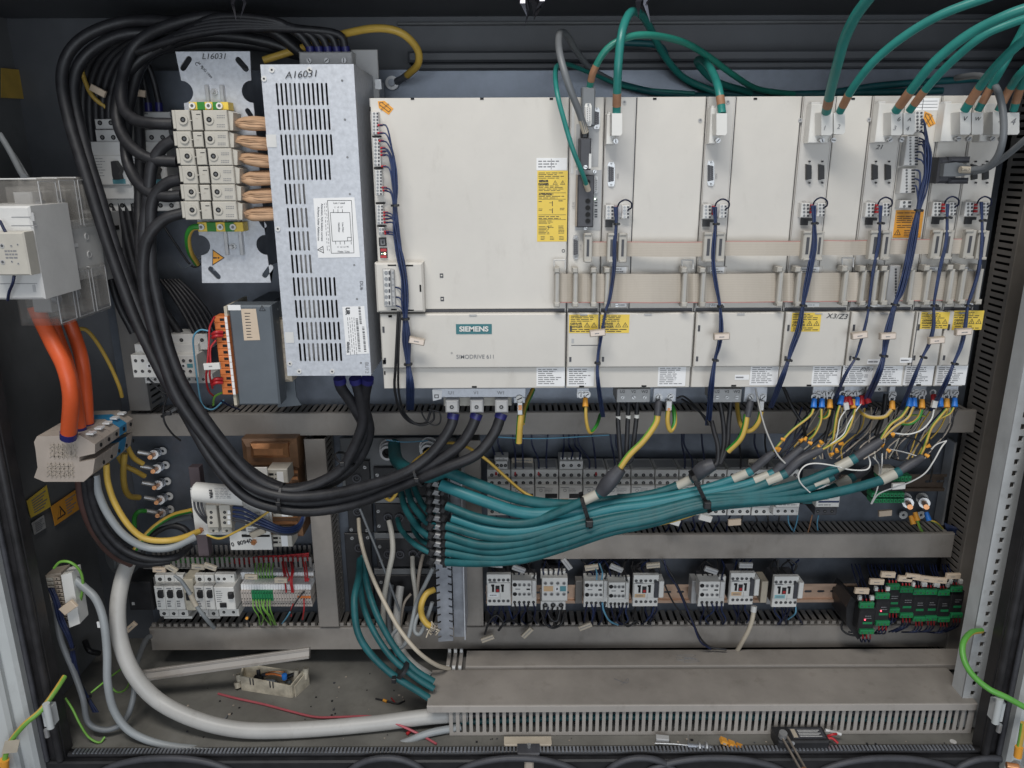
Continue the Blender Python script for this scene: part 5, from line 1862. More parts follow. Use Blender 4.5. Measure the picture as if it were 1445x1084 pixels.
lugplate(814, 831, 548, 561.5, ((819.5, 556.5), (828, 556.5)), 'small earth plate with two screws below the control module')
lugplate(922, 954, 548, 567, ((929.5, 560.5), (946, 560)), 'earth plate with two big screws and a green-striped cable')
lugplate(1050.5, 1082.5, 546, 567, ((1059, 560), (1076, 560)), 'earth plate with two screws and two yellow cables')
lugplate(1147, 1177, 545, 560, ((1154, 555.5), (1163.5, 555.5), (1172.5, 555)), 'earth plate with three screws, blue lugs and a yellow lug')
lugplate(1191, 1220, 545, 560, ((1197.5, 555), (1207, 555), (1216, 555)), 'earth plate with three screws and red lugs')
lugplate(1255, 1263, 545, 562, ((1259.5, 556.5),), 'narrow earth tab with a single screw and yellow lug')
lugplate(1286, 1307, 545, 560, ((1292, 554), (1302, 554)), 'dull earth plate with two dark screws', 'zincdk')
lugplate(1333, 1352, 545, 558, ((1338, 554), (1347, 554)), 'last earth plate at the right end')
b = B()
b.pb(1223, 545, 1253, 553, 1.27, .03, 'grey', .001)
for x_ in (1232, 1241):
 p = W(x_, 549.5, 1.27)
 b.hole((p.x, 1.27, p.z), .0024)
b.obj('output_terminal', label='small grey terminal in shade between the red lugs and the earth tab', cat='terminal')
def lugs(L):
 for x_, y_, m_, ang, lab in L:
  t = thing('cable_lug', lab, 'cable lug', W(x_, y_ + 7, 1.24), 'insulated cable lugs under the modules')
  b = B()
  a = W(x_, y_ - 5, 1.245)
  c = W(x_ + math.tan(rad(ang)) * -12, y_ + 7, 1.238)
  b.cyl(a, .0042, (c - a).length, m_, c - a, 10, r2=.0052)
  b.obj('sleeve', t)
  b = B()
  p = W(x_ + math.tan(rad(ang)) * 4, y_ - 8, 1.2455)
  b.ring((p.x, p.y, p.z), .0055, .003, .001, 'steel')
  b.obj('ring_tongue', t)
lugs([(1149, 568, 'lug', 4, 'blue lug, leftmost on the first three-screw earth plate'), (1160, 568, 'lug', 2, 'blue lug in the middle of the first three-screw earth plate'),
  (1171, 569, 'amber', 0, 'yellow lug on the first three-screw earth plate'), (1188, 564, 'lug', 12, 'blue lug tilted outward on the earth plate with red lugs'),
  (1194, 566, 'red', 8, 'red lug next to the tilted blue one'), (1198, 565, 'red', -10, 'second red lug above the white wire tag'),
  (1204, 569, 'amber', 0, 'yellow lug between the red lugs'), (1210, 566, 'lug', 4, 'blue lug between the yellow and red lugs'),
  (1216, 564, 'red', 3, 'red lug hanging from the right screw of the plate'), (1221, 562, 'red', -22, 'red lug tilted outward at the right screw'),
  (1259, 571, 'amber', 0, 'large yellow lug on the narrow earth tab'), (1283, 567, 'lug', 2, 'blue lug left on the dull earth plate'),
  (1290, 567, 'lug', 0, 'blue lug next to the yellow one on the dull plate'), (1301, 569, 'amber', 0, 'yellow lug on the dull earth plate'),
  (1327, 567, 'lug', 0, 'blue lug beside the white tube on the last earth plate'), (1336, 568, 'amber', 0, 'yellow lug on the last earth plate'),
  (1347, 567, 'lug', 0, 'rightmost blue lug under the modules'), (826, 567, 'amber', 0, 'yellow lug below the control module'),
  (1317, 562, 'red', -8, 'red lug just left of the last earth plate')])
for k, (x_, y_) in enumerate(((1195, 574), (1320, 571))):
 b = B()
 k0 = len(b.v)
 b.pb(x_ - 3.5, y_ - 5, x_ + 3.5, y_ + 5, 1.232, .006, 'white', .0008)
 b.rot(k0, -15 if k == 0 else 5, W(x_, y_, 1.232))
 b.obj('wire_tag', label=('white wire tag hanging below the red lugs', 'white tube on the wire left of the last earth plate')[k], cat='wire tag')
# ---- earth cables and black motor wires under the modules
YG = dict(m='yelwire', m2='grnwire', k2=5)
def yg(label, pts, r_, ends=(), m='yelwire', m2='grnwire', k2=5, tw=0.0, n=10):
 cable('earth_cable', label, pts, r_, m, 'green and yellow earth cables', ends=ends, m2=m2, k2=k2, n=n, twist=tw)
yg('broad yellow earth cable hanging below the widest module', [(735, 585, 1.245), (733.5, 600, 1.243), (732, 625, 1.245)], .0058, k2=2)
b = B()
b.pb(730, 568, 737.5, 586, 1.238, .008, 'steel', .001)
b.pb(731.5, 572, 736.5, 579, 1.2372, .0006, 'copper')
b.obj('cable_lug', label='bare metal lug above the broad yellow earth cable', cat='cable lug')
yg('yellow cable going up behind the broad earth cable', [(737, 598, 1.26), (741, 575, 1.30), (752, 550, 1.36)], .0045, k2=4)
yg('thin green and yellow loop below the control module', [(826.5, 572, 1.240), (827, 590, 1.238), (830, 606, 1.240), (834, 610, 1.245), (842, 600, 1.26), (847, 585, 1.30)], .0030, tw=.08)
for k, (xa, xb, yb_) in enumerate(((872, 876, 668), (886, 883, 655), (898, 890, 650))):
 cable('motor_wire', 'black motor wire with a white sleeve, %s under terminal U2 V2 W2' % ('left one', 'middle one', 'right one')[k],
   [(xa + 1, 566, 1.27), (xa, 590, 1.26), ((xa + xb) / 2, 625, 1.25), (xb, 650, 1.24), (872, yb_ + 4, 1.235)], .0040, 'cableblk', 'black motor wires', ends=())
 p = W(xa + .5, 587 - k, 1.26)
 b = B()
 b.cyl((p.x, p.y + .0005, p.z), .0046, .006, 'white', (0.02, 0, -1), 12)
 b.obj('wire_sleeve', label='white printed sleeve on the %s black motor wire' % ('left', 'middle', 'right')[k], cat='sleeve', group='white sleeves on the black motor wires')
yg('bright striped earth cable sloping down from the black boot', [(928, 583, 1.235), (925, 598, 1.232), (908, 622, 1.228), (888, 642, 1.224), (873, 663, 1.222)], .0055, m='yelwire', m2='lime', k2=4)
b = B()
b.tube(P3([(930, 566, 1.24), (929, 575, 1.236), (927.5, 586, 1.234)]), .0062, 'charcoal')
b.obj('cable_boot', label='black rubber boot above the bright striped earth cable', cat='boot')
yg('tight green and yellow loop on the second screw', [(943, 577, 1.24), (942, 595, 1.238), (946, 608, 1.24), (952, 598, 1.245), (951, 580, 1.26), (946, 570, 1.275)], .0040, tw=.1)
b = B()
b.pb(940, 566, 948.5, 580, 1.236, .008, 'steel', .001)
b.pb(942, 576, 946, 580, 1.2355, .0005, 'copper')
b.obj('cable_lug', label='bare metal lug above the tight striped loop', cat='cable lug')
yg('yellow earth cable sloping left under its black boot', [(1054, 585, 1.235), (1051, 603, 1.232), (1044, 620, 1.232), (1027, 637, 1.236)], .0052, k2=2)
b = B()
b.tube(P3([(1059, 566, 1.24), (1057.5, 575, 1.236), (1054.5, 588, 1.234)]), .0060, 'charcoal')
b.obj('cable_boot', label='black rubber boot above the sloping yellow earth cable', cat='boot')
yg('curved yellow earth cable meeting a green one', [(1074, 581, 1.24), (1071, 594, 1.24), (1063, 605, 1.245), (1053, 608, 1.25), (1045, 598, 1.27), (1041, 580, 1.30), (1040, 568, 1.32)], .0042, tw=.06)
b = B()
b.pb(1071, 566, 1078.5, 580, 1.238, .008, 'steel', .001)
b.obj('cable_lug', label='bare metal lug above the curved yellow cable', cat='cable lug')
for k, pts in enumerate(([(1004, 594, 1.26), (1008, 610, 1.25), (1013, 630, 1.24), (1012, 652, 1.235), (1005, 660, 1.23)],
       [(1016, 568, 1.27), (1021, 600, 1.26), (1021, 630, 1.25), (1014, 655, 1.24)],
       [(1031, 568, 1.27), (1028, 600, 1.26), (1026, 630, 1.25), (1016, 655, 1.24)])):
 cable('motor_wire', 'black motor wire under the fourth module, ' + ('left one', 'middle one', 'right one')[k], pts, .0040, 'cableblk', 'black motor wires')
YS = [
 ('yellow wire from the leftmost blue lug down to the cable bundle', [(1148, 577, 1.237), (1142, 588, 1.235), (1115, 610, 1.23), (1086, 643, 1.23)], .0022, 'yelwire', 'lime', 2),
 ('yellow wire falling steeply from the second blue lug', [(1159, 577, 1.237), (1158, 595, 1.235), (1150, 612, 1.235), (1142, 620, 1.24)], .0022, 'yelwire', 'lime', 3),
 ('green wire curling left under the yellow lug', [(1171, 578, 1.237), (1169, 586, 1.236), (1163, 590, 1.24), (1156, 588, 1.25)], .0026, 'yelwire', 'grnwire', 5),
 ('yellow-green wire hanging straight from the tilted blue lug', [(1185, 572, 1.237), (1180, 590, 1.235), (1176, 618, 1.235), (1173, 635, 1.24)], .0022, 'yelwire', 'lime', 3),
 ('yellow-green wire sweeping left from the yellow lug to a sleeve', [(1207, 577, 1.237), (1200, 600, 1.232), (1190, 617, 1.23), (1172, 628, 1.225), (1157, 636, 1.222)], .0022, 'yelwire', 'lime', 3),
 ('thick yellow cable swinging left from the narrow earth tab', [(1258, 578, 1.237), (1248, 588, 1.236), (1230, 589, 1.24), (1218, 584, 1.25), (1211, 576, 1.27)], .0034, 'yelwire', 'cream', 3),
 ('yellow wire from the dull plate down to the big sleeve', [(1282, 574, 1.237), (1272, 588, 1.235), (1256, 600, 1.232), (1243, 620, 1.23)], .0024, 'yelwire', 'lime', 3),
 ('second yellow wire sweeping beside it to the big sleeve', [(1289, 574, 1.237), (1281, 590, 1.233), (1262, 603, 1.23), (1247, 618, 1.23)], .0022, 'yelwire', 'cream', 3),
 ('bright green cable curling under the dull earth plate', [(1301, 578, 1.237), (1296, 590, 1.235), (1284, 598, 1.238), (1268, 597, 1.245)], .0030, 'grnwire', 'yelwire', 2),
 ('yellow-green wire from the last plate to the rightmost sleeve', [(1336, 577, 1.237), (1325, 590, 1.235), (1314, 605, 1.235), (1305, 630, 1.235), (1299, 643, 1.235)], .0024, 'yelwire', 'lime', 3),
 ('thin yellow wire beside the rightmost blue lug', [(1346, 575, 1.237), (1340, 584, 1.237), (1325, 592, 1.24), (1316, 603, 1.245)], .0018, 'yelwire', 'lime', 3),
 ('short yellow link wire lying on the upper duct', [(1277, 588, 1.30), (1290, 586, 1.30), (1305, 587, 1.30)], .0018, 'yelwire', 'lime', 3),
]
for lab, pts, r_, m_, m2_, k_ in YS:
 yg(lab, pts, r_, m=m_, m2=m2_, k2=k_, n=8)
wires([
 ('conduit', [(1066, 548, 1.235), (1073, 580, 1.232), (1082, 610, 1.228), (1096, 640, 1.222), (1108, 654, 1.218)], .0015, 'clear plastic tie tail falling from the fourth module'),
 ('white', [(1318, 578, 1.235), (1314, 592, 1.232), (1300, 607, 1.232), (1280, 613, 1.235), (1258, 611, 1.24), (1247, 614, 1.24), (1241, 622, 1.24)], .0014, 'white wire curving from the last plate to the big sleeve'),
 ('white', [(1194, 578, 1.235), (1185, 592, 1.235), (1182, 610, 1.235), (1178, 625, 1.235)], .0012, 'white wire below the white wire tag'),
 ('white', [(1215, 570, 1.235), (1205, 584, 1.235), (1196, 600, 1.23), (1190, 613, 1.23), (1172, 627, 1.225), (1157, 637, 1.222)], .0011, 'white wire from the red lugs to a sleeve'),
 ('white', [(1143, 695, 1.21), (1130, 682, 1.205), (1127, 670, 1.205), (1135, 658, 1.205), (1150, 654, 1.205), (1175, 657, 1.205), (1200, 663, 1.21), (1222, 663, 1.21), (1228, 655, 1.215), (1225, 643, 1.22)], .0013, 'loose white wire looping over the teal cables'),
 ('white', [(1229, 711, 1.26), (1238, 690, 1.25), (1244, 660, 1.25), (1245, 640, 1.26)], .0012, 'white wire falling straight to the green terminal block'),
 ('white', [(1230, 711, 1.26), (1240, 697, 1.25), (1262, 688, 1.245), (1285, 680, 1.24), (1305, 668, 1.24), (1318, 650, 1.24), (1328, 632, 1.24), (1335, 623, 1.25)], .0013, 'long white wire rising right from the green terminal block'),
 ('ltgrey', [(1314, 634, 1.25), (1322, 627, 1.25), (1336, 622, 1.25)], .0012, 'short pale wire end beside the right duct'),
 ('ltgrey', [(1256, 634, 1.27), (1275, 638, 1.26), (1295, 644, 1.25)], .0012, 'pale thin wire crossing to the rightmost sleeve'),
 ('ltgrey', [(1232, 645, 1.27), (1240, 655, 1.27), (1241, 668, 1.28)], .0012, 'pale wire hooked behind the teal cables'),
 ('blk', [(1260, 617, 1.26), (1285, 618, 1.26), (1302, 628, 1.26), (1300, 640, 1.26)], .0015, 'thin black wire arcing to the rightmost sleeve'),
 ('blk', [(1225, 620, 1.28), (1205, 622, 1.29), (1200, 632, 1.29), (1212, 640, 1.28)], .0015, 'thin black wire loop beside the big sleeve'),
 ('blk', [(1255, 645, 1.28), (1275, 650, 1.28), (1300, 640, 1.27), (1312, 620, 1.28), (1300, 612, 1.29)], .0015, 'thin black wire curling in front of the plate'),
 ('blk', [(1312, 640, 1.27), (1316, 660, 1.28), (1312, 680, 1.32)], .0015, 'thin black wire dropping beside the right duct'),
 ('blk', [(1150, 608, 1.27), (1130, 625, 1.25), (1112, 642, 1.24), (1100, 652, 1.23)], .0018, 'thin black wire entering the left sleeves'),
 ('blk', [(962, 563, 1.30), (980, 575, 1.28), (996, 590, 1.26), (1002, 600, 1.25)], .0020, 'thin black wire sagging to the blue harness end'),
 ('blk', [(955, 562, 1.30), (966, 560, 1.30), (985, 578, 1.28), (1000, 600, 1.26)], .0018, 'second thin black wire sagging beside it'),
 ('blk', [(1105, 545, 1.30), (1118, 575, 1.28), (1133, 600, 1.27), (1137, 620, 1.28)], .0030, 'black wire running down right of the fourth module'),
 ('blk', [(1174, 580, 1.28), (1170, 600, 1.27), (1163, 625, 1.26)], .0034, 'black wire behind the yellow lug'),
 ('blk', [(1250, 556, 1.30), (1246, 585, 1.29), (1236, 615, 1.27)], .0040, 'thick dark wire descending behind the narrow earth tab'),
 ('blk', [(562, 440, 1.165), (560, 480, 1.17), (558, 520, 1.18), (557, 550, 1.20), (565, 580, 1.24), (580, 596, 1.26), (600, 597, 1.27), (608, 580, 1.28)], .0024, 'black wire beside the blue bundle looping at the upper duct'),
 ('blk', [(565, 440, 1.165), (563, 480, 1.168), (562, 520, 1.18), (563, 555, 1.21), (572, 585, 1.25), (592, 600, 1.26), (612, 592, 1.27), (609, 572, 1.28)], .0020, 'second black wire forming a wider loop at the upper duct'),
 ('blk', [(605, 578, 1.27), (620, 582, 1.27), (621, 596, 1.27), (612, 600, 1.27), (600, 592, 1.27), (590, 570, 1.28)], .0014, 'small black wire loop right of the blue bundle end'),
])
for k, (x_, y_) in enumerate(((1102, 619), (1094, 633), (1101, 633), (1133, 620), (1140, 624), (1154, 628), (1157, 622), (1180, 633), (1176, 640), (1247, 626), (1251, 634), (1260, 616), (1307, 631), (1305, 641), (1138, 617), (1184, 627))):
 b = B()
 p = W(x_, y_, 1.225)
 d = Vector((R.uniform(-1, 1), -.3, R.uniform(-.6, .6)))
 b.cyl(p, .0022, .007, 'amber', d, 8, r2=.0036)
 b.obj('crimp_cap', label='small amber crimp cap among the black sleeves, %s counted from the left' % ORD[sorted(range(16), key=lambda i: (1102, 1094, 1101, 1133, 1140, 1154, 1157, 1180, 1176, 1247, 1251, 1260, 1307, 1305, 1138, 1184)[i]).index(k)], cat='crimp cap', group='amber crimp caps among the wire ends')
t = thing('wire_cluster', 'tangle of thin dark wires behind the black sleeves', 'wires', W(1200, 640, 1.30))
for k in range(48):
 b = B()
 x_ = 1104 + k * 4.6
 b.tube(P3([(x_ + 30 + R.uniform(-8, 8), 575, 1.31), (x_ + 18 + R.uniform(-10, 10), 605, 1.29), (x_ + R.uniform(-16, 10), 630, 1.28), (x_ - 14 + R.uniform(-10, 10), 648, 1.27)]), .0014, R.choice(('blk', 'navy', 'blk', 'beigedk', 'yelwire', 'charcoal', 'sleevegrey')), n=6, sub=4)
 b.obj('wire', t)
# ================================================================ teal cables
YT0 = 1.27
ZTL = 'teal motor cables strapped in one bundle'
TC = [
 ('thick teal cable, topmost of the bundle, ending under the fourth module', [(624, 663, 1.27), (680, 686, 1.25), (740, 706, 1.25), (800, 712, 1.255), (860, 706, 1.26), (920, 697, 1.255), (960, 684, 1.25), (982, 673, 1.245)], [.0105, .010, .0075, .0075], 'teal',
  [(978, 675, 1.244), (992, 662, 1.238), (1008, 655, 1.234)], .014, (952, 683, 1.24, -18)),
 ('thick teal cable second from the top of the bundle', [(622, 684, 1.265), (680, 706, 1.245), (740, 724, 1.24), (800, 722, 1.24), (860, 712, 1.24), (920, 704, 1.24), (990, 690, 1.24), (1035, 676, 1.235), (1062, 664, 1.23)], [.0105, .0105, .007, .007], 'teal2',
  [(1060, 665, 1.23), (1075, 652, 1.228), (1092, 638, 1.225)], .0085, (1047, 671, 1.221, -24)),
 ('teal cable ending at the striped earth cable', [(630, 714, 1.265), (680, 732, 1.245), (740, 738, 1.235), (790, 722, 1.228), (825, 706, 1.224), (850, 694, 1.222)], .0080, 'teal',
  [(848, 695, 1.222), (860, 680, 1.218), (876, 661, 1.218)], .0145, (836, 701, 1.212, -28)),
 ('paler blue-teal cable in the upper half of the bundle', [(638, 731, 1.265), (690, 747, 1.245), (740, 749, 1.235), (800, 735, 1.235), (860, 719, 1.23), (920, 711, 1.23), (990, 697, 1.23), (1050, 684, 1.23), (1092, 668, 1.23)], .0082, 'teal2',
  [(1090, 669, 1.23), (1108, 652, 1.228), (1132, 632, 1.226)], .0088, (1085, 664, 1.22, -32)),
 ('teal cable under the paler one', [(630, 742, 1.262), (690, 758, 1.24), (740, 757, 1.23), (800, 741, 1.23), (860, 727, 1.228), (920, 718, 1.226), (990, 702, 1.226), (1060, 690, 1.222), (1110, 668, 1.22)], .0076, 'teal',
  [(1108, 670, 1.22), (1128, 650, 1.22), (1160, 634, 1.222)], .0095, (1112, 660, 1.208, -34)),
 ('teal cable in the middle of the bundle', [(630, 755, 1.262), (680, 769, 1.24), (740, 765, 1.23), (800, 748, 1.222), (860, 733, 1.22), (920, 722, 1.22), (990, 705, 1.22), (1060, 698, 1.218), (1130, 682, 1.216), (1180, 661, 1.215), (1208, 646, 1.215)], .0080, 'teal',
  [(1206, 647, 1.215), (1222, 636, 1.215), (1244, 622, 1.216)], .0098, (1194, 650, 1.205, -32)),
 ('teal cable just below the middle of the bundle', [(630, 767, 1.262), (690, 778, 1.24), (740, 773, 1.23), (800, 757, 1.22), (860, 739, 1.218), (920, 728, 1.216), (990, 710, 1.215), (1060, 702, 1.215), (1130, 692, 1.215), (1175, 672, 1.22)], .0076, 'teal',
  [(1174, 672, 1.22), (1182, 662, 1.24), (1194, 650, 1.26)], .0080, (1186, 661, 1.212, -30)),
 ('teal cable reaching farthest right to the last sleeve', [(630, 779, 1.262), (690, 788, 1.24), (740, 782, 1.23), (800, 765, 1.22), (860, 745, 1.215), (920, 733, 1.212), (990, 714, 1.212), (1060, 707, 1.212), (1140, 702, 1.212), (1200, 690, 1.214), (1245, 677, 1.218), (1270, 665, 1.222)], .0082, 'teal',
  [(1268, 666, 1.222), (1285, 655, 1.224), (1302, 645, 1.226)], .0090, (1259, 670, 1.213, -24)),
 ('lowest teal cable of the bundle', [(630, 793, 1.262), (680, 794, 1.24), (740, 789, 1.23), (800, 771, 1.225), (860, 751, 1.22), (920, 738, 1.222), (990, 718, 1.225), (1050, 710, 1.225), (1120, 704, 1.228), (1165, 694, 1.24), (1205, 673, 1.25)], .0080, 'teal',
  [(1204, 674, 1.25), (1216, 668, 1.26), (1226, 660, 1.28)], .0078, (1212, 663, 1.228, -20)),
]
for lab, pts, r_, m_, sl, sr, lb in TC:
 t = thing('teal_cable', lab, 'cable', W(pts[4][0], pts[4][1], pts[4][2]), ZTL)
 b = B()
 b.tube(P3(pts), r_, m_, n=14, sub=6)
 b.obj('jacket', t)
 b = B()
 sr *= .88 if sr < .012 else .95
 b.tube(P3(sl), [sr * .8, sr, sr, sr * .75], 'charcoal', n=14, sub=6)
 b.obj('shrink_sleeve', t)
 x_, y_, Yl, an = lb
 b = B()
 rr = (r_[-1] if isinstance(r_, list) else r_) * 1.08
 Q = P3(pts)
 d = (Q[-1] - Q[-2]).normalized()
 c = Q[-1] - d * .036
 b.cyl(c, rr, .026, 'sleevegrey', d, 14)
 b.obj('label_sleeve', t)
for x_, y0, y1, Yc, sk, lab in ((828, 699, 742, 1.232, 8, 'black cable tie round the teal bundle near its middle'), (990, 668, 719, 1.228, 14, 'black cable tie round the teal bundle below the fourth module')):
 b = B()
 P = W(x_ - sk, y0, Yc), W(x_ + sk * .7, y1, Yc)
 c = (P[0] + P[1]) / 2
 u = (P[1] - P[0]) / 2
 d = Vector((-u.z, 0, u.x)).normalized()
 vs = []
 for k in range(17):
  a = 2 * math.pi * k / 16
  ca, sa = math.cos(a), math.sin(a)
  q = c + u * (math.copysign(abs(ca) ** .7, ca)) * 1.03 + Vector((0, -.024 * math.copysign(abs(sa) ** .7, sa), 0))
  for s_ in (-.0034, .0034):
   vs += [q + d * s_, q + d * s_ + (q - c).normalized() * .0014]
 fs = []
 for k in range(16):
  a = k * 4
  fs += [(a + 1, a + 3, a + 7, a + 5), (a, a + 1, a + 5, a + 4), (a + 2, a + 6, a + 7, a + 3), (a, a + 4, a + 6, a + 2)]
  b.add([tuple(v) for v in vs], fs, 'blk')
 q = c + u * .35
 b.box(q.x - .006, q.x + .006, q.y - .034, q.y - .022, q.z - .006, q.z + .006, 'blk', .0015)
 b.obj('cable_tie', label=lab, cat='cable tie')
SH = [([(556, 628, 1.44), (560, 650, 1.36), (580, 665, 1.30), (605, 672, 1.28), (628, 664, 1.27)], .0125, 'fat teal cable bending out of the left gland'),
  ([(575, 690, 1.42), (582, 712, 1.36), (600, 735, 1.31), (612, 742, 1.29)], .0062, 'short teal cable left of the clamp rail, upper inner one'),
  ([(566, 695, 1.42), (572, 718, 1.36), (590, 745, 1.31), (606, 757, 1.29)], .0062, 'short teal cable with a black ring left of the clamp rail'),
  ([(583, 685, 1.43), (592, 705, 1.37), (604, 722, 1.32), (612, 728, 1.30)], .0060, 'short teal cable closest to the clamp rail'),
  ([(561, 733, 1.43), (566, 748, 1.37), (585, 768, 1.31), (606, 780, 1.29)], .0052, 'short teal cable from the lower sockets, longest arc'),
  ([(581, 733, 1.43), (584, 748, 1.37), (594, 762, 1.33), (608, 770, 1.29)], .0048, 'short teal cable beside the longest arc'),
  ([(590, 735, 1.43), (592, 746, 1.38), (600, 756, 1.33), (610, 762, 1.30)], .0048, 'short teal cable half hidden by the clamps'),
  ([(508, 790, 1.42), (506, 815, 1.37), (500, 850, 1.32), (508, 900, 1.29), (545, 945, 1.27), (605, 985, 1.26)], .0068, 'teal cable falling left of the other two to the floor duct'),
  ([(509, 795, 1.43), (510, 840, 1.38), (522, 880, 1.33), (550, 925, 1.29), (585, 955, 1.27), (612, 972, 1.265)], .0062, 'teal cable falling between the other two to the floor duct'),
  ([(512, 785, 1.43), (518, 825, 1.38), (533, 870, 1.33), (558, 915, 1.30), (585, 945, 1.28), (612, 962, 1.275)], .0066, 'teal cable falling rightmost to the floor duct')]
for pts, r_, lab in SH:
 cable('teal_cable', lab, pts, r_, 'teal', None)
b = B()
p = W(568, 946, 1.275)
b.cyl(p + Vector((-.004, -.0, .003)), .019, .007, 'blk', (.8, .1, -.7), 12)
b.box(p.x - .018, p.x - .010, 1.25, 1.262, p.z - .012, p.z - .002, 'blk', .001)
b.obj('cable_tie', label='black cable tie holding the three teal cables near the floor', cat='cable tie')
# ---- clamp rail
t = thing('clamp_rail', 'galvanised toothed rail standing left of the breaker row', 'rail', W(625, 905, 1.35))
YR = 1.34
x0, x1 = W(614, 780, YR).x, W(636, 780, YR).x
z1, z0 = W(625, 670, YR).z, W(625, 905, YR).z
out = []
z = z0
left, right = [], []
while z < z1 - .016:
 left += [(x0 + .0005, z), (x0 + .0005, z + .008), (x0 + .007, z + .0105), (x0 + .007, z + .0145), (x0 + .0005, z + .0125)]
 right += [(x1, z + .002), (x1, z + .010), (x1 - .007, z + .0125), (x1 - .007, z + .0165), (x1, z + .0145)]
 z += .0165
holed('toothed_face', left + [(x0, z1), (x1, z1)] + right[::-1], [], YR, .003, 'zincdk', t)
b = B()
b.box(x1 + .001, x1 + .022, YR + .015, YR + .018, z0, z1, 'zincdk')
b.box(x1 + .0225, x1 + .0245, YR + .004, YP - .01, z0, z1, 'zinc')
b.obj('rail_flange', t)
for i in range(11):
 yc = 672 + i * 12.2
 t = thing('cable_clamp', 'black cable clamp with a metal pad on the toothed rail, %s from the top' % ORD[i], 'clamp', W(616, yc + 6, 1.32), 'black cable clamps on the toothed rail')
 xx = 614 + i * .3
 b = B()
 for dx in (-9, 10):
  k0 = len(b.v)
  b.pb(xx + dx - 4.6, yc - 5.2, xx + dx + 4.6, yc + 5.2, 1.285, .045, 'blk', .003)
  b.rot(k0, 28, W(xx + dx, yc, 1.285))
  b.pb(xx + dx - 2.8, yc + 2, xx + dx + 2.8, yc + 8, 1.290, .035, 'blk', .002)
 b.obj('jaw', t)
 b = B()
 k0 = len(b.v)
 b.pb(xx - 5, yc - 3.4, xx + 6.5, yc + 3.2, 1.292, .02, 'grey', .0015)
 for q in (-1.6, 0, 1.6):
  b.pb(xx - 4, yc + q - .3, xx + 5, yc + q + .3, 1.2916, .0004, 'charcoal')
 b.rot(k0, 12, W(xx, yc, 1.29))
 b.obj('pad', t)
# ================================================================ sensor cables along the top
SG = 'green sensor cables with brown rings'
TOPC = [
 ('single green cable rising from the plug beside the control unit', [(870, 162, 1.185), (871, 125, 1.17), (873, 85, 1.16), (879, 40, 1.17), (893, 16, 1.22), (912, 30, 1.32), (935, 75, 1.42), (965, 110, 1.47), (1010, 130, 1.48)], .0060, .0055, .0330),
 ('green cable arching right from the grey adapter hood', [(832, 124, 1.205), (838, 100, 1.19), (856, 70, 1.18), (885, 53, 1.18), (920, 50, 1.20), (965, 60, 1.25), (1000, 80, 1.31), (1035, 106, 1.38), (1070, 126, 1.44), (1120, 133, 1.48)], .0050, .006, .036),
 ('green cable bending back over the fourth module', [(1019, 160, 1.185), (1014, 125, 1.20), (1003, 98, 1.26), (990, 84, 1.34), (985, 90, 1.40), (1010, 115, 1.45), (1060, 131, 1.48)], .0060, .006, .030),
 ('green cable rising almost straight at the spread pair', [(1166, 158, 1.170), (1173, 125, 1.13), (1182, 90, 1.09), (1192, 55, 1.06), (1208, 22, 1.03), (1232, -10, 1.0)], .0068, .0065, .034),
 ('green cable curving far right from the spread pair', [(1185, 158, 1.170), (1203, 125, 1.14), (1232, 88, 1.11), (1275, 52, 1.08), (1330, 20, 1.05), (1400, -6, 1.02)], .0056, .0060, .038),
 ('green cable from plug 3 sweeping to the upper right corner', [(1264, 157, 1.170), (1287, 126, 1.14), (1318, 88, 1.11), (1365, 50, 1.08), (1420, 22, 1.05), (1470, 5, 1.03)], .0064, .0060, .038),
 ('green cable from plug 4 sweeping beside it', [(1283, 157, 1.172), (1305, 128, 1.15), (1338, 92, 1.12), (1385, 52, 1.09), (1430, 32, 1.07), (1470, 20, 1.05)], .0054, .0060, .038),
 ('green cable from the plug marked V', [(1361, 156, 1.172), (1382, 124, 1.15), (1402, 98, 1.12), (1435, 65, 1.09), (1470, 40, 1.07)], .0062, .0060, .038),
 ('green cable from the plug marked W', [(1380, 156, 1.175), (1398, 124, 1.16), (1414, 96, 1.14), (1434, 60, 1.13), (1450, 30, 1.12)], .0054, .0060, .038),
 ('green cable leaving the last pair of plugs, left one', [(1409, 156, 1.175), (1426, 124, 1.16), (1444, 100, 1.13), (1480, 70, 1.10)], .0056, .0060, .036),
 ('green cable leaving the last pair of plugs, right one', [(1430, 156, 1.175), (1440, 124, 1.16), (1455, 95, 1.13), (1490, 70, 1.10)], .0056, .0060, .036),
]
for k, (lab, pts, r_, a0, a1) in enumerate(TOPC):
 Q = P3(pts)
 t = thing('sensor_cable', lab, 'cable', Q[0], SG)
 b = B()
 b.tube(Q, r_, 'teal3' if k in (1,) else 'teal2b', n=14)
 b.obj('jacket', t)
 C_ = catmull(Q, 12)
 L = 0
 seg_ = []
 for i in range(1, len(C_)):
  L += (C_[i] - C_[i - 1]).length
  if a0 + .004 < L < a1:
   seg_.append(C_[i])
 if len(seg_) > 2:
  b = B()
  b.tube(seg_[::2] if len(seg_) > 5 else seg_, r_ * 1.035, 'tan', n=14, sub=2)
  b.obj('brown_ring', t)
cable('sensor_cable', 'thin teal cable looping down into the round socket box', [(830, 268, 1.195), (822, 245, 1.18), (808, 210, 1.17), (796, 170, 1.17), (786, 130, 1.18), (784, 100, 1.22), (790, 91, 1.28), (805, 92, 1.34), (840, 106, 1.42), (890, 124, 1.47), (980, 132, 1.48)],
  .0036, 'teal2b', None, ends=((0, 'cream', 1.15, .012),))
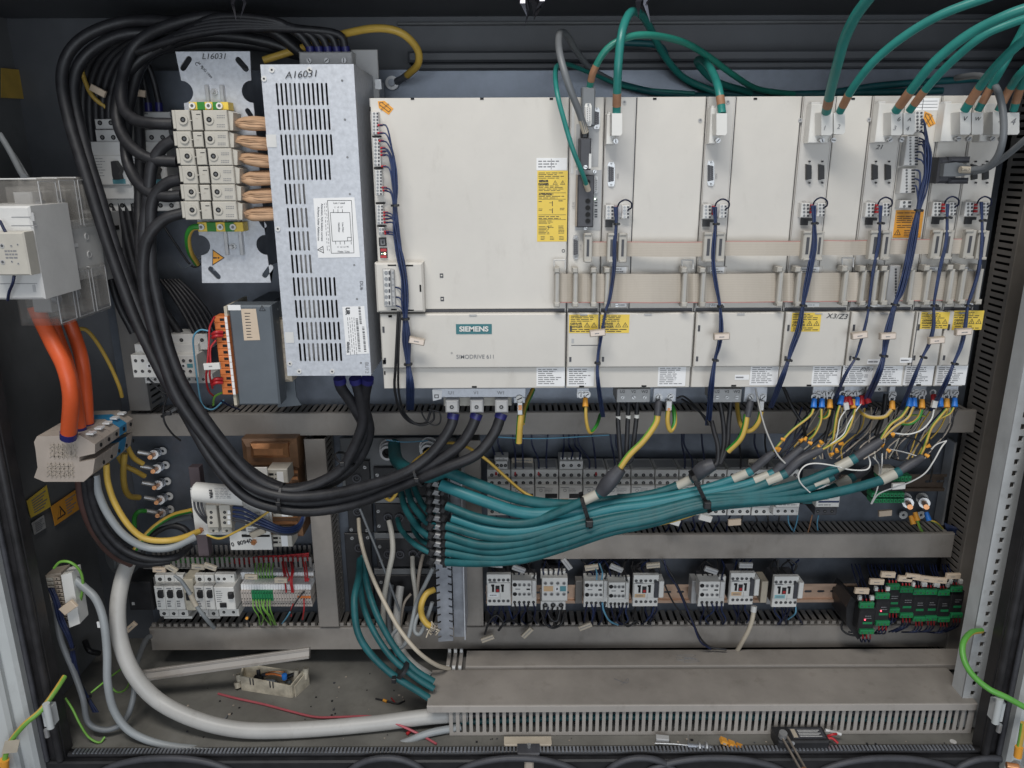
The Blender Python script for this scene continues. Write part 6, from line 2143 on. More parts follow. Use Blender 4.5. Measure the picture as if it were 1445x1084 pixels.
cable('data_cable', 'black cable looping down into the dark grey plug', [(826, 186, 1.19), (818, 160, 1.18), (806, 130, 1.17), (796, 100, 1.17), (789, 70, 1.19), (790, 48, 1.24), (800, 50, 1.30), (815, 75, 1.36), (835, 98, 1.42), (870, 118, 1.47)],
  .0052, 'conddk', None, ends=((0, 'cream', 1.0, .020),))
cable('cable', 'dark teal cable lying along the top behind the modules', [(880, 60, 1.48), (930, 65, 1.48), (945, 90, 1.49), (980, 120, 1.49), (1040, 133, 1.49), (1200, 131, 1.49), (1330, 128, 1.49)], .0058, 'teal', 'dark teal cables behind the modules')
cable('cable', 'second dark teal cable crossing behind the arch', [(870, 118, 1.47), (930, 131, 1.48), (1020, 136, 1.49), (1150, 133, 1.49), (1250, 120, 1.49), (1400, 110, 1.49)], .0060, 'teal', 'dark teal cables behind the modules')
cable('data_cable', 'grey cable looping right from the dusty black plug', [(1370, 240, 1.17), (1392, 236, 1.15), (1408, 220, 1.13), (1416, 190, 1.12), (1414, 150, 1.13), (1402, 118, 1.16), (1380, 107, 1.22), (1350, 110, 1.30)], .0048, 'conddk')
cable('data_cable', 'grey cable passing down behind the looping one', [(1372, 243, 1.18), (1392, 238, 1.17), (1420, 220, 1.14), (1455, 190, 1.10), (1480, 170, 1.08)], .0044, 'conddk')
b = B()
b.pb(1082, 127, 1092, 135, 1.475, .004, 'blk', .001)
b.obj('cable_tie', label='small black tie on the green cable at the plate edge', cat='cable tie')
for x_, y_, lab in ((746, 10, 'shiny black scrap of foil hanging from the ceiling middle'), (332, 0, 'shiny black scrap of foil hanging at the upper left'), (912, 2, 'tiny shiny scrap hanging right of the big one')):
 b = B()
 p = W(x_, y_, 1.2)
 for k in range(9 if x_ == 746 else 4):
  a = p + Vector((R.uniform(-.012, .012), R.uniform(-.01, .01), .02))
  c = p + Vector((R.uniform(-.010, .010), R.uniform(-.012, .012), R.uniform(-.03, -.004)))
  d = a.lerp(c, .5) + Vector((R.uniform(-.01, .01), R.uniform(-.008, .008), 0))
  n_ = Vector((R.uniform(.003, .006), R.uniform(-.003, .003), 0))
  b.add([a, a + n_, d + n_ * 1.4, d, c], [(0, 1, 2, 3), (3, 2, 4)], 'foil')
 b.obj('foil_scrap', label=lab, cat='foil')
# ================================================================ middle row of motor starters
for k in range(13):
 x0 = 687.5 + k * 33.9
 w_ = 32.6
 Yb = 1.40
 t = thing('motor_starter', 'grey three-pole starter in the middle row, %s from the left' % ORD[k], 'breaker', W(x0 + 16, 728, Yb), 'grey starters in the row behind the teal cables')
 b = B()
 b.pb(x0, 663, x0 + w_, 677, Yb + .022, .06, 'white', .001)
 b.pb(x0 + .3, 676.5, x0 + w_ - .3, 686, Yb + .008, .07, 'white', .001)
 b.pb(x0, 685.5, x0 + w_, 712, Yb, .075, 'white', .0015)
 b.pb(x0 + .8, 711, x0 + w_ - 1, 717, Yb + .006, .06, 'grey', .001)
 b.pb(x0 + .5, 716, x0 + w_, 727.5, Yb + .012, .06, 'white', .001)
 b.pb(x0 + 3, 660, x0 + w_ - 3, 664, Yb + .03, .04, 'grey')
 b.obj('housing', t)
 b = B()
 for q in range(3):
  for (y_, o, dx) in ((670.5, .022, 6.5), (681.5, .008, 6.5), (722, .012, 7)):
   p = W(x0 + dx + q * 10.6, y_, Yb + o)
   b.hole((p.x, Yb + o, p.z), .0036)
 b.obj('terminal_screws', t)
 b = B()
 p = W(x0 + 8, 692, Yb)
 b.ring((p.x, Yb - .0006, p.z), .0032, .0026, .0006, 'inkgrey')
 b.pb(x0 + 14, 697, x0 + 31, 703, Yb - .0008, .0008, 'blk')
 b.pb(x0 + 2, 687.5, x0 + 14, 688.3, Yb - .0003, .0003, 'inkgrey')
 p, q = W(x0 + 13, 689, Yb), W(x0 + 30, 695, Yb)
 b.lines(p.x, q.x, q.z, p.z, Yb - .0004, 3, 'inkgrey', .7, 3, .25)
 b.pb(x0 + 3, 704, x0 + 13, 709.5, Yb - .0006, .0006, 'paper' if k % 3 else 'amberpale')
 b.obj('face_details', t)
for x0, x1, lab in ((699, 716, 'small grey feeder block standing on the first starters'), (789.5, 822.5, 'grey three-pole feeder block on top of the fourth starter')):
 t = thing('feeder_block', lab, 'terminal', W((x0 + x1) / 2, 663, 1.42))
 b = B()
 b.pb(x0, 651, x1, 662.5, 1.415, .05, 'ltgrey', .001)
 for q in range(3):
  xx = x0 + (x1 - x0) * (q + .5) / 3
  b.pb(xx - 4, 646, xx + 4, 651, 1.425, .03, 'ltgrey', .001)
 b.obj('housing', t)
 b = B()
 for q in range(3):
  p = W(x0 + (x1 - x0) * (q + .5) / 3, 657, 1.415)
  b.hole((p.x, 1.415, p.z), .0034)
 b.obj('screws', t)
for x0, lab in ((1097, 'white motor switch with red marks at the end of the starter row'), (1153, 'white motor switch standing alone right of the starter row')):
 t = thing('motor_switch', lab, 'breaker', W(x0 + 16, 728, 1.38))
 b = B()
 b.pb(x0, 684, x0 + 33, 716, 1.38, .08, 'white', .0015)
 b.pb(x0 - 6 if x0 < 1100 else x0 - 3, 716, x0 + 28, 727, 1.39, .07, 'ltgrey' if x0 < 1100 else 'charcoal', .001)
 b.obj('housing', t)
 b = B()
 b.pb(x0 + 13, 686, x0 + 23, 699, 1.378, .003, 'red', .0006)
 b.pb(x0 + 23, 687, x0 + 31, 702, 1.374, .006, 'blk', .001)
 b.pb(x0 + 14, 687.5, x0 + 22, 691, 1.3775, .0006, 'blk')
 b.obj('push_button', t)
 b = B()
 b.pb(x0 + 2, 707, x0 + 31, 709.5, 1.3794, .0005, 'bluewire')
 p, q = W(x0 + 2, 700, 1.38), W(x0 + 20, 706, 1.38)
 b.lines(p.x, q.x, q.z, p.z, 1.3795, 3, 'inkgrey', .9, 4, .3)
 p, q = W(x0 + 2, 711, 1.38), W(x0 + 28, 714, 1.38)
 b.lines(p.x, q.x, q.z, p.z, 1.3795, 1, 'inkgrey', .9, 4, .4)
 for c_ in range(3):
  p = W(x0 + 1 + c_ * 10, 721.5, 1.39)
  b.hole((p.x, 1.39, p.z), .0032)
 b.obj('print', t)
b = B()
b.pb(1131, 693, 1152, 712, 1.40, .06, 'blk', .001)
b.pb(1133, 708, 1150, 711, 1.3994, .0006, 'teal')
b.obj('gap_block', label='black block with a teal strip between the two motor switches', cat='block')
WB = []
for k, (xt, xb, m_) in enumerate(((695, 700, 'navy'), (702, 711, 'navy'), (723, 727, 'navy'), (738, 739, 'navy'), (750, 760, 'navy'), (773, 772, 'navy'), (795, 794, 'navy'), (803, 806, 'navy'), (811, 818, 'navy'), (816, 830, 'navy'), (835, 841, 'navy'),
         (861, 866, 'navy'), (869, 877, 'navy'), (962, 965, 'navy'), (965, 976, 'navy'), (990, 994, 'navy'), (1043, 1044, 'blk'), (1065, 1071, 'navy'), (1080, 1082, 'blk'))):
 b = B()
 ye = 648 if xb in (794, 806, 818) else 671
 b.tube(P3([(xt, 612, 1.455), (xt + (xb - xt) * .2 + R.uniform(-2, 2), 628, 1.45), (xb + R.uniform(-2, 2), 650 if ye > 660 else 638, 1.435), (xb, ye, 1.424)]), .0018, m_, n=6)
 if k % 2 == 0 and ye > 660:
  b.tube(P3([(xb, 664, 1.425), (xb, 671, 1.421)]), .0024, 'red', n=6, sub=1)
 b.obj('wire', label='dark blue wire dropping from the upper duct, %s of the row' % ORD[k], cat='wire', group='dark wires dropping into the starters')
for k in range(24):
 x_ = 700 + k * 17.4
 b = B()
 b.tube(P3([(x_, 727, 1.43), (x_ + R.uniform(-3, 3), 735, 1.43), (x_ + R.uniform(-8, 4), 744, 1.45), (x_ - 6, 752, 1.47)]), .0018, R.choice(('navy', 'blk', 'blk')), n=6, sub=4)
 b.obj('wire', label='dark wire leaving the starters into the middle duct, %s of the row' % ORD[k], cat='wire', group='dark wires below the starters')
wires([('skyblue', [(688, 616, 1.43), (760, 619, 1.43), (860, 614, 1.43)], .0013, 'long pale blue wire stretched under the upper duct'),
  ('skyblue', [(1112, 727, 1.42), (1113, 738, 1.43), (1118, 748, 1.45)], .0014, 'pale blue wire under the first motor switch'),
  ('skyblue', [(1126, 727, 1.42), (1124, 738, 1.43), (1120, 750, 1.45)], .0014, 'second pale blue wire under the first motor switch'),
  ('skyblue', [(1155, 727, 1.42), (1153, 738, 1.43), (1154, 748, 1.45)], .0014, 'pale blue wire under the lone motor switch'),
  ('tan', [(1146, 727, 1.42), (1143, 740, 1.43), (1140, 752, 1.45)], .0014, 'brown wire between the motor switches'),
  ('yelwire', [(628, 625, 1.36), (645, 626, 1.35), (665, 634, 1.33), (688, 650, 1.32), (710, 670, 1.31), (735, 692, 1.30), (752, 702, 1.29)], .0030, 'orange-yellow wire sloping down behind the teal cables'),
  ('yelwire', [(840, 738, 1.24), (865, 742, 1.24), (900, 743, 1.24), (935, 739, 1.24), (970, 729, 1.235), (1000, 717, 1.235), (1012, 712, 1.24)], .0028, 'orange-yellow wire sagging below the teal bundle')])
for k, (x_, y_, an, Y_, m_, lab) in enumerate(((951, 737, 18, 1.40, 'white', 'white marker tilted under the starters, left one'), (996, 732, 16, 1.38, 'white', 'white marker tilted below the orange-yellow wire end'), (1037, 738, -4, 1.40, 'tagbeige', 'beige marker above the middle duct'),
            (1034, 712, 0, 1.395, 'white', 'white marker strip on the starters below the teal bundle'), (1250, 725, -5, 1.40, 'tagbeige', 'beige marker hanging under the green terminal block'), (1269, 687, -4, 1.30, 'white', 'white marker on the green terminal block'))):
 b = B()
 k0 = len(b.v)
 b.pb(x_ - 9, y_ - 4, x_ + 9, y_ + 4, Y_, .006, m_, .0008)
 b.rot(k0, an, W(x_, y_, Y_))
 b.obj('cable_marker', label=lab, cat='cable marker')
b = B()
b.pb(722, 647, 752, 656, 1.455, .004, 'cream')
p, q = W(726, 648, 1.455), W(750, 655, 1.455)
b.lines(p.x, q.x, q.z, p.z, 1.4545, 2, 'inkgrey', .9, 4, .4)
b.obj('label_plate', label='small yellowed label behind the wires above the starters', cat='label')
b = B()
b.pb(1056, 648, 1074, 655, 1.455, .004, 'cream')
b.obj('label_plate', label='small yellowed label above the right starters', cat='label')
def rail(px0, px1, y0, y1, Yr, lab, m='rail', n=0, slots=()):
 t = thing('din_rail', lab, 'rail', W((px0 + px1) / 2, y1, Yr))
 ym = (y0 + y1) / 2
 x0, x1 = W(px0, ym, Yr).x, W(px1, ym, Yr).x
 za, zb_ = W(722, y0, Yr).z, W(722, y1, Yr).z
 b = B()
 b.box(x0, x1, Yr, Yr + .001, za - .006, za, m)
 b.box(x0, x1, Yr, Yr + .001, zb_, zb_ + .006, m)
 b.box(x0, x1, Yr + .001, Yr + .0075, za - .0065, za - .0055, m)
 b.box(x0, x1, Yr + .001, Yr + .0075, zb_ + .0055, zb_ + .0065, m)
 b.obj('rail_flange', t)
 hl = []
 for s_ in slots:
  p = W(s_, ym, Yr + .007)
  hl.append(capsule(p.x, (za + zb_) / 2, .016, .0055))
 holed('rail_web', [(x0, zb_ + .0062), (x1, zb_ + .0062), (x1, za - .0062), (x0, za - .0062)], hl, Yr + .008, .0012, m, t)
rail(1185, 1334, 672, 696, 1.46, 'dark brown mounting rail right of the lone motor switch', 'raildk', slots=(1310, 1326))
rail(686, 1226, 826, 852, 1.45, 'coppery mounting rail carrying the row of contactors', 'rail', slots=list(range(690, 1226, 18)))
t = thing('terminal_block', 'green and black plug-in terminal block in the tangle of white wires', 'terminal block', W(1250, 712, 1.33))
b = B()
b.pb(1232, 672, 1278, 708, 1.335, .05, 'blk', .002)
b.obj('base', t)
for j, (y0, y1, x0) in enumerate(((672, 680, 1240), (696, 702, 1230), (704, 710, 1230))):
 b = B()
 for k in range(9):
  b.pb(x0 + k * 5.2, y0, x0 + k * 5.2 + 4.8, y1, 1.322 + j * .003, .02, 'pvcgrn', .0006)
  p = W(x0 + k * 5.2 + 2.4, (y0 + y1) / 2, 1.322 + j * .003)
  b.cyl((p.x, 1.3216 + j * .003, p.z), .0014, .0004, 'dark', n=6)
 b.obj('plug_row', t)
b = B()
b.pb(1240, 661, 1262, 671, 1.325, .02, 'oldwhite', .001)
b.obj('relay_top', t)
for x_, y_, u, v, lab in ((1275, 726, 1284, 715, 'steel earth stud with copper tip, left one above the middle duct'), (1300, 726, 1307, 715, 'steel earth stud with copper tip, right one above the middle duct')):
 t = thing('earth_stud', lab, 'stud', W(x_, y_, 1.5))
 b = B()
 p = W(x_, y_, 1.5) + Vector((0, 0, .0))
 p = W(u - 6, v - 12, 1.5)
 e_ = W(u, v, 1.42)
 d = e_ - p
 b.cyl(p, .012, .003, 'ltgrey', d, 16)
 b.cyl(p + d * .25, .010, .014, 'steel', d, 6)
 b.cyl(p + d * .55, .011, .004, 'steel', d, 12)
 b.obj('nut', t)
 b = B()
 b.cyl(p + d * .6, .0055, d.length * .45, 'copper', d, 10)
 b.obj('bolt', t)
 b = B()
 q = W(x_, y_ + 1, 1.49)
 b.ring((q.x, q.y, q.z), .009, .003, .002, 'ltgrey')
 b.obj('earth_mark', t)
lugs2 = ((1287, 737, 12, 'amber', 'amber lug left under the copper-tipped studs'), (1293, 732, -25, 'amber', 'amber lug right under the copper-tipped studs'), (1309, 732, -12, 'lug', 'blue lug below the right stud'))
for x_, y_, an, m_, lab in lugs2:
 b = B()
 a = W(x_ - 2, y_ - 9, 1.44)
 c = W(x_ + 2, y_ + 3, 1.43)
 b.cyl(a, .0045, (c - a).length, m_, c - a, 10, r2=.0055)
 b.obj('cable_lug', label=lab, cat='cable lug')
yg('green wire going into the middle duct below the studs', [(1295, 736, 1.43), (1298, 745, 1.44), (1303, 752, 1.46)], .0028, m='lime', m2='yelwire', k2=3)
yg('yellow-green wire from the blue lug to the right duct', [(1312, 734, 1.43), (1322, 738, 1.43), (1330, 746, 1.45)], .0022, m='lime', m2='yelwire', k2=4)
b = B()
b.box(W(1335, 650, 1.49).x, W(1338, 650, 1.49).x, 1.47, 1.50, W(1337, 735, 1.49).z, W(1337, 620, 1.49).z, 'steel')
b.obj('edge_strip', label='bright steel edge strip beside the right slotted duct', cat='strip')
for k in range(14):
 b = B()
 x_ = 1333 + k * 1.6
 b.tube(P3([(x_, 738 + k * .6, 1.47), (x_ + 3, 748, 1.465), (x_ + 2 + R.uniform(-3, 3), 760, 1.47)]), .0016, 'bluewire', n=6, sub=3)
 b.obj('wire', label='blue wire bunched in the corner of the right duct, %s from the left' % ORD[k], cat='wire', group='blue wires bunched in the duct corner')
# ================================================================ lower row of contactors
def contactor(kind, x0, y0, x1, y1, lab, tagm=None, extra=None):
 """kind a: slotted actuator front; b: auxiliary block in front; c: large"""
 Yc = 1.385
 t = thing('contactor', lab, 'contactor', W((x0 + x1) / 2, y1, Yc), 'contactors on the coppery rail')
 w_, h = x1 - x0, y1 - y0
 X = lambda u: x0 + u * w_
 Y_ = lambda v: y0 + v * h
 b = B()
 if kind == 'c':
  b.pb(x0, y0, X(1.0), Y_(.20), Yc + .018, .01, 'white', .001)
  b.pb(x0, Y_(.78), X(1.0), y1, Yc + .018, .05, 'white', .001)
  b.pb(X(.05), Y_(.18), X(1.08), Y_(.77), Yc, .02, 'white', .001)
  b.pb(X(.06), Y_(.1), X(.96), Y_(.8), Yc + .028, .05, 'blk')
 elif kind == 'a':
  b.pb(x0, y0, x1, y1, Yc, .010, 'white', .001)
  b.pb(X(.03), Y_(.12), X(.97), Y_(.95), Yc + .0105, .055, 'charcoal')
  b.pb(X(.03), Y_(.27), X(.97), Y_(.72), Yc - .003, .004, 'white', .001)
 else:
  b.pb(x0, y0, x1, y1, Yc + .015, .010, 'white', .001)
  b.pb(X(.03), Y_(.12), X(.97), Y_(.95), Yc + .0255, .04, 'charcoal')
  b.pb(X(.02), Y_(.17), X(.80), Y_(.73), Yc - .012, .03, 'white', .001)
 b.obj('housing', t)
 b = B()
 if kind == 'a':
  for k in range(5):
   for v in (.17, .84):
    p = W(X(.12 + k * .19), Y_(v), Yc)
    b.hole((p.x, Yc, p.z), .0029, rim='grey')
  b.obj('terminal_screws', t)
  b = B()
  Yf = Yc - .003
  for u in (.24, .64):
   b.pb(X(u - .03), Y_(.32), X(u + .06), Y_(.56), Yf - .0006, .0006, 'dark')
   b.pb(X(u - .06), Y_(.32), X(u + .07), Y_(.38), Yf - .0008, .0008, 'dark')
  b.pb(X(.36), Y_(.36), X(.53), Y_(.57), Yf - .001, .001, 'blk')
  b.pb(X(.39), Y_(.47), X(.50), Y_(.55), Yf - .0014, .0004, 'red')
  b.pb(X(.06), Y_(.60), X(.48), Y_(.71), Yf - .0006, .0006, tagm or 'paper')
  p, q = W(X(.12), Y_(.63), Yf), W(X(.42), Y_(.68), Yf)
  b.lines(p.x, q.x, q.z, p.z, Yf - .0009, 1, 'inkgrey', 1, 3, .6)
  b.pb(X(.55), Y_(.60), X(.56), Y_(.78), Yf - .0004, .0004, 'inkgrey')
  b.pb(X(.10), Y_(.245), X(.40), Y_(.27), Yc - .0036, .0004, 'inkgrey')
  b.obj('front_details', t)
  if extra:
   b = B()
   b.pb(X(.84), Y_(.23), X(1.08), Y_(.73), Yc - .006, .03, 'charcoal', .001)
   b.pb(X(1.03), Y_(.20), X(1.22), Y_(.72), Yc - .010, .03, 'white', .001)
   b.obj('side_module', t)
 elif kind == 'b':
  for k in range(5):
   for v in (.10, .86):
    p = W(X(.12 + k * .19), Y_(v), Yc + .015)
    b.hole((p.x, Yc + .015, p.z), .0032)
  for k in range(4):
   for v in (.30, .60):
    p = W(X(.13 + k * .19), Y_(v), Yc - .012)
    if k == 0:
     b.cyl((p.x, Yc - .0126, p.z), .0044, .0005, 'dark')
    else:
     b.ring((p.x, Yc - .0135, p.z), .0036, .0026, .0015, 'grey')
     b.cyl((p.x, Yc - .0126, p.z), .0026, .0005, 'screwdk')
  b.obj('terminal_screws', t)
  b = B()
  b.pb(X(.60), Y_(.43), X(.74), Y_(.475), Yc - .0126, .0006, 'dark')
  b.pb(X(.15), Y_(.43), X(.35), Y_(.46), Yc - .0124, .0004, 'inkgrey')
  b.pb(X(.82), Y_(.18), X(.98), Y_(.72), Yc + .004, .02, 'ltgrey', .001)
  b.obj('front_details', t)
 else:
  for k in range(3):
   for v, in ((.13,), (.87,)):
    p = W(X(.18 + k * .32), Y_(v), Yc + .018)
    b.hole((p.x, Yc + .018, p.z), .0052, rim='grey')
  for k in range(4):
   for v in (.31, .59):
    p = W(X(.19 + k * .25), Y_(v), Yc)
    b.ring((p.x, Yc - .001, p.z), .0040, .0028, .001, 'grey')
    b.cyl((p.x, Yc - .0004, p.z), .0028, .0004, 'screwdk')
  b.obj('terminal_screws', t)
  b = B()
  b.pb(X(.12), Y_(.39), X(.50), Y_(.52), Yc - .0008, .0007, 'amberpale')
  b.pb(X(.58), Y_(.40), X(.72), Y_(.52), Yc - .0008, .0007, 'paper')
  b.pb(X(.63), Y_(.43), X(.69), Y_(.49), Yc - .0012, .0004, 'ink')
  b.pb(X(.78), Y_(.39), X(1.02), Y_(.52), Yc - .0008, .0007, 'ledtag')
  b.obj('front_details', t)
CT = [('a', 687, 811, 721, 855, 'white contactor with slotted front at the left end of the coppery rail', None, None), ('b', 722, 812, 757, 856, 'contactor with eight-screw block next to the leftmost one', None, None),
  ('c', 763, 806, 798, 861, 'largest contactor, with amber and blue labels across its middle', None, None), ('b', 824, 812.5, 858, 857, 'contactor with eight-screw block and light blue wires', None, None),
  ('b', 858.5, 815, 888, 858, 'contactor with eight-screw block squeezed before the amber-labelled one', None, None), ('a', 893.5, 812, 929, 856, 'white contactor with amber label left of the bare rail', 'amberpale', 1),
  ('b', 986, 814, 1023, 856, 'contactor with eight-screw block right of the bare rail', None, None), ('a', 1030, 809, 1064, 853.5, 'white contactor with amber label and a cream cable below', 'amberpale', 1),
  ('a', 1091, 814, 1126, 857, 'white contactor with blue label at the right end', 'ledtag2', 1)]
for a in CT:
 contactor(*a)
b = B()
b.pb(1074, 821, 1083, 851, 1.40, .04, 'cream', .001)
b.pb(1083, 822, 1091, 853, 1.43, .02, 'grey', .001)
b.obj('end_block', label='cream and grey end block beside the contactor with the cream cable', cat='block')
b = B()
b.pb(976, 820, 984, 852, 1.42, .03, 'grey', .001)
b.obj('end_clamp', label='translucent grey end clamp on the bare stretch of rail', cat='clamp')
b = B()
b.pb(812, 820, 822, 852, 1.44, .02, 'ductdk', .001)
b.obj('end_clamp', label='dark end clamp right of the largest contactor', cat='clamp')
RM = [(1212, 850, 1234, 896), (1235, 837, 1256, 884), (1250.5, 824, 1270, 866), (1269, 828, 1289, 873), (1288, 831, 1306, 878), (1305, 831, 1323, 877), (1323, 832, 1341, 879), (1341, 827, 1359, 873)]
for k, (x0, y0, x1, y1) in enumerate(RM):
 Yr = 1.36 + (k > 1) * .02
 t = thing('relay_module', 'black relay module with green terminals, %s from the left' % ORD[k], 'relay', W((x0 + x1) / 2, y1, Yr), 'black relay modules at the right of the lower row')
 b = B()
 b.pb(x0, y0 + 8, x1, y1 - 5, Yr, .08, 'blk', .0015)
 if k == 0:
  P = [W(x0 - 3, y0 - 4, 1.40), W(x0 + 1, y0 + 2, 1.40), W(x0 + 1, y1 - 6, 1.40), W(x0 - 6, y1 + 1, 1.40), W(x0 - 22, y1 - 20, 1.40), W(x0 - 22, y0 + 2, 1.40), W(x0 - 15, y0 - 14, 1.40)]
  b.prism([(p.x, p.z) for p in P], 1.385, 1.46, 'blk')
 b.obj('housing', t)
 w_ = x1 - x0
 for (ya, yb, nm) in ((y0 + 1.5, y0 + 9, 'upper_plug'), (y1 - 6.5, y1 - .5, 'lower_plug')):
  b = B()
  b.pb(x0 + w_ * .08, ya, x1, yb, Yr - .006, .007, 'pvcgrn', .001)
  for q in range(4):
   p = W(x0 + w_ * (.2 + q * .22), (ya + yb) / 2 + .5, Yr - .006)
   b.cyl((p.x, Yr - .0066, p.z), .0016, .0005, 'grnwire' if q % 2 else 'charcoal', n=8)
  b.obj(nm, t)
 b = B()
 ym = (y0 + y1) / 2
 b.pb(x0 + w_ * .25, ym + 5, x0 + w_ * .85, ym + 8, Yr - .0008, .0006, 'pvcgrn')
 p, q = W(x0 + w_ * .4, ym - 5, Yr), W(x1 - 2, ym + 1, Yr)
 b.lines(p.x, q.x, q.z, p.z, Yr - .0004, 2, 'inkgrey', .8, 4, .3)
 b.obj('print', t)
 if k < 2:
  b = B()
  p = W(x0 + w_ * .38, ym + 1.5, Yr)
  b.cyl((p.x, Yr - .0012, p.z), .0016, .001, 'ledred', n=8)
  b.obj('status_lamp', t)
 for q in range(3):
  xq = x0 + w_ * (.25 + q * .24)
  b = B()
  b.tube(P3([(xq, y0 + 1, Yr + .004), (xq - .5, y0 - 5, Yr + .008)]), .0016, 'red', n=6, sub=1)
  b.tube(P3([(xq - .5, y0 - 4, Yr + .008), (xq - 3, y0 - 14, Yr + .02), (xq - 9 - R.uniform(0, 5), 812, 1.43), (xq - 16, 796, 1.46)]), .0014, 'navy', n=6, sub=4)
  b.obj('wire', label='dark blue wire entering the %s relay module from above, %s of three' % (ORD[k], ORD[q]), cat='wire', group='dark blue wires above the relay modules')
  b = B()
  b.tube(P3([(xq, y1 - 1, Yr + .004), (xq, y1 + 5, Yr + .008)]), .0014, 'red', n=6, sub=1)
  b.tube(P3([(xq, y1 + 4, Yr + .008), (xq - 2, y1 + 10, Yr + .02), (xq - 8, min(y1 + 14, 894), 1.40), (xq - 20, 892, 1.42)]), .0015, 'bluewire' if q % 2 else 'navy', n=6, sub=4)
  b.obj('wire', label='dark blue wire leaving the %s relay module downwards, %s of three' % (ORD[k], ORD[q]), cat='wire', group='dark blue wires below the relay modules')
 if k not in (2, 3):
  b = B()
  b.pb(x0 + w_ * .0, y0 - 8, x0 + w_ * .2, y0 - 2.5, Yr + .004, .006, 'white', .0005)
  b.pb(x0 + w_ * .75, y0 - 8, x1, y0 - 2.5, Yr + .004, .006, 'white', .0005)
  b.obj('plug_tabs', t)
MK = [(1217, 835, 3, 'on the first relay module'), (1238, 822, 2, 'on the second relay module'), (1254, 812, 3, 'highest above the relay modules'), (1278, 818, 5, 'right of the highest relay marker'), (1289, 815, 8, 'half hidden behind the one before it'),
  (1308, 818, 9, 'above the sixth relay module'), (1327, 820, 5, 'above the seventh relay module'), (1346, 814, 0, 'farthest right over the relay modules')]
for x_, y_, an, lab in MK:
 b = B()
 k0 = len(b.v)
 b.pb(x_ - 10, y_ - 3.6, x_ + 10, y_ + 3.6, 1.345 if x_ < 1300 else 1.36, .006, 'tagbeige', .0008)
 p = W(x_, y_, 1.345 if x_ < 1300 else 1.36)
 b.lines(p.x - .006, p.x + .006, p.z - .0012, p.z + .0012, p.y - .0005, 1, 'inkgrey', 1, 2, .5)
 b.rot(k0, an, p)
 b.obj('cable_marker', label='beige marker ' + lab, cat='cable marker')
GM = [(700, 798, 6), (732, 804, 22), (835, 802, -9), (870, 803, 24), (800, 797, 55), (922, 799, -6), (1004, 806, 20), (1053, 799, 1), (688, 902, -22), (744, 894, -48), (826, 885, -24)]
NEAR = ('above the leftmost contactor', 'above the second contactor', 'above the contactor with light blue wires', 'steeply tilted left of the amber-labelled contactor', 'hanging upright right of the largest contactor', 'above the amber-labelled contactor',
  'above the contactor right of the bare rail', 'above the contactor with the cream cable', 'lying tilted on the lower duct below the leftmost contactor', 'standing steeply on the lower duct', 'on the lower duct under the light blue wires')
for (x_, y_, an), lab in zip(GM, NEAR):
 b = B()
 k0 = len(b.v)
 Yg = 1.38 if y_ < 850 else 1.41
 b.pb(x_ - 9.5, y_ - 3.2, x_ + 9.5, y_ + 3.2, Yg, .006, 'cream' if y_ > 850 or x_ in (835, 922) else 'grey', .0008)
 b.pb(x_ - 8.5, y_ - .4, x_ + 8.5, y_ + .3, Yg - .0004, .0004, 'inkgrey')
 b.rot(k0, an, W(x_, y_, Yg))
 b.obj('cable_marker', label='grey marker ' + lab, cat='cable marker')
for ci, (kd, x0, y0, x1, y1, *_r) in enumerate(CT):
 for q in range(5):
  xq = x0 + (x1 - x0) * (.12 + q * .19)
  b = B()
  b.tube(P3([(xq, y0 + 5, 1.395), (xq + R.uniform(-2, 2), y0 - 3, 1.40), (xq + R.uniform(-8, 4), 800, 1.43), (xq + R.uniform(-12, 8), 790, 1.45)]), .0018, 'blk' if R.random() < .7 else 'navy', n=6, sub=4)
  b.obj('wire', label='dark wire rising from the %s contactor of the row, %s of five' % (ORD[ci], ORD[q]), cat='wire', group='dark wires above the contactors')
  b = B()
  b.tube(P3([(xq, y1 - 4, 1.395), (xq + R.uniform(-3, 3), y1 + 6, 1.40), (xq + R.uniform(-10, 10), y1 + 18, 1.42), (xq + R.uniform(-14, 14), 884, 1.46)]), .0018, R.choice(('navy', 'blk', 'bluewire', 'navy')), n=6, sub=4)
  b.obj('wire', label='dark wire falling from the %s contactor of the row, %s of five' % (ORD[ci], ORD[q]), cat='wire', group='dark wires below the contactors')
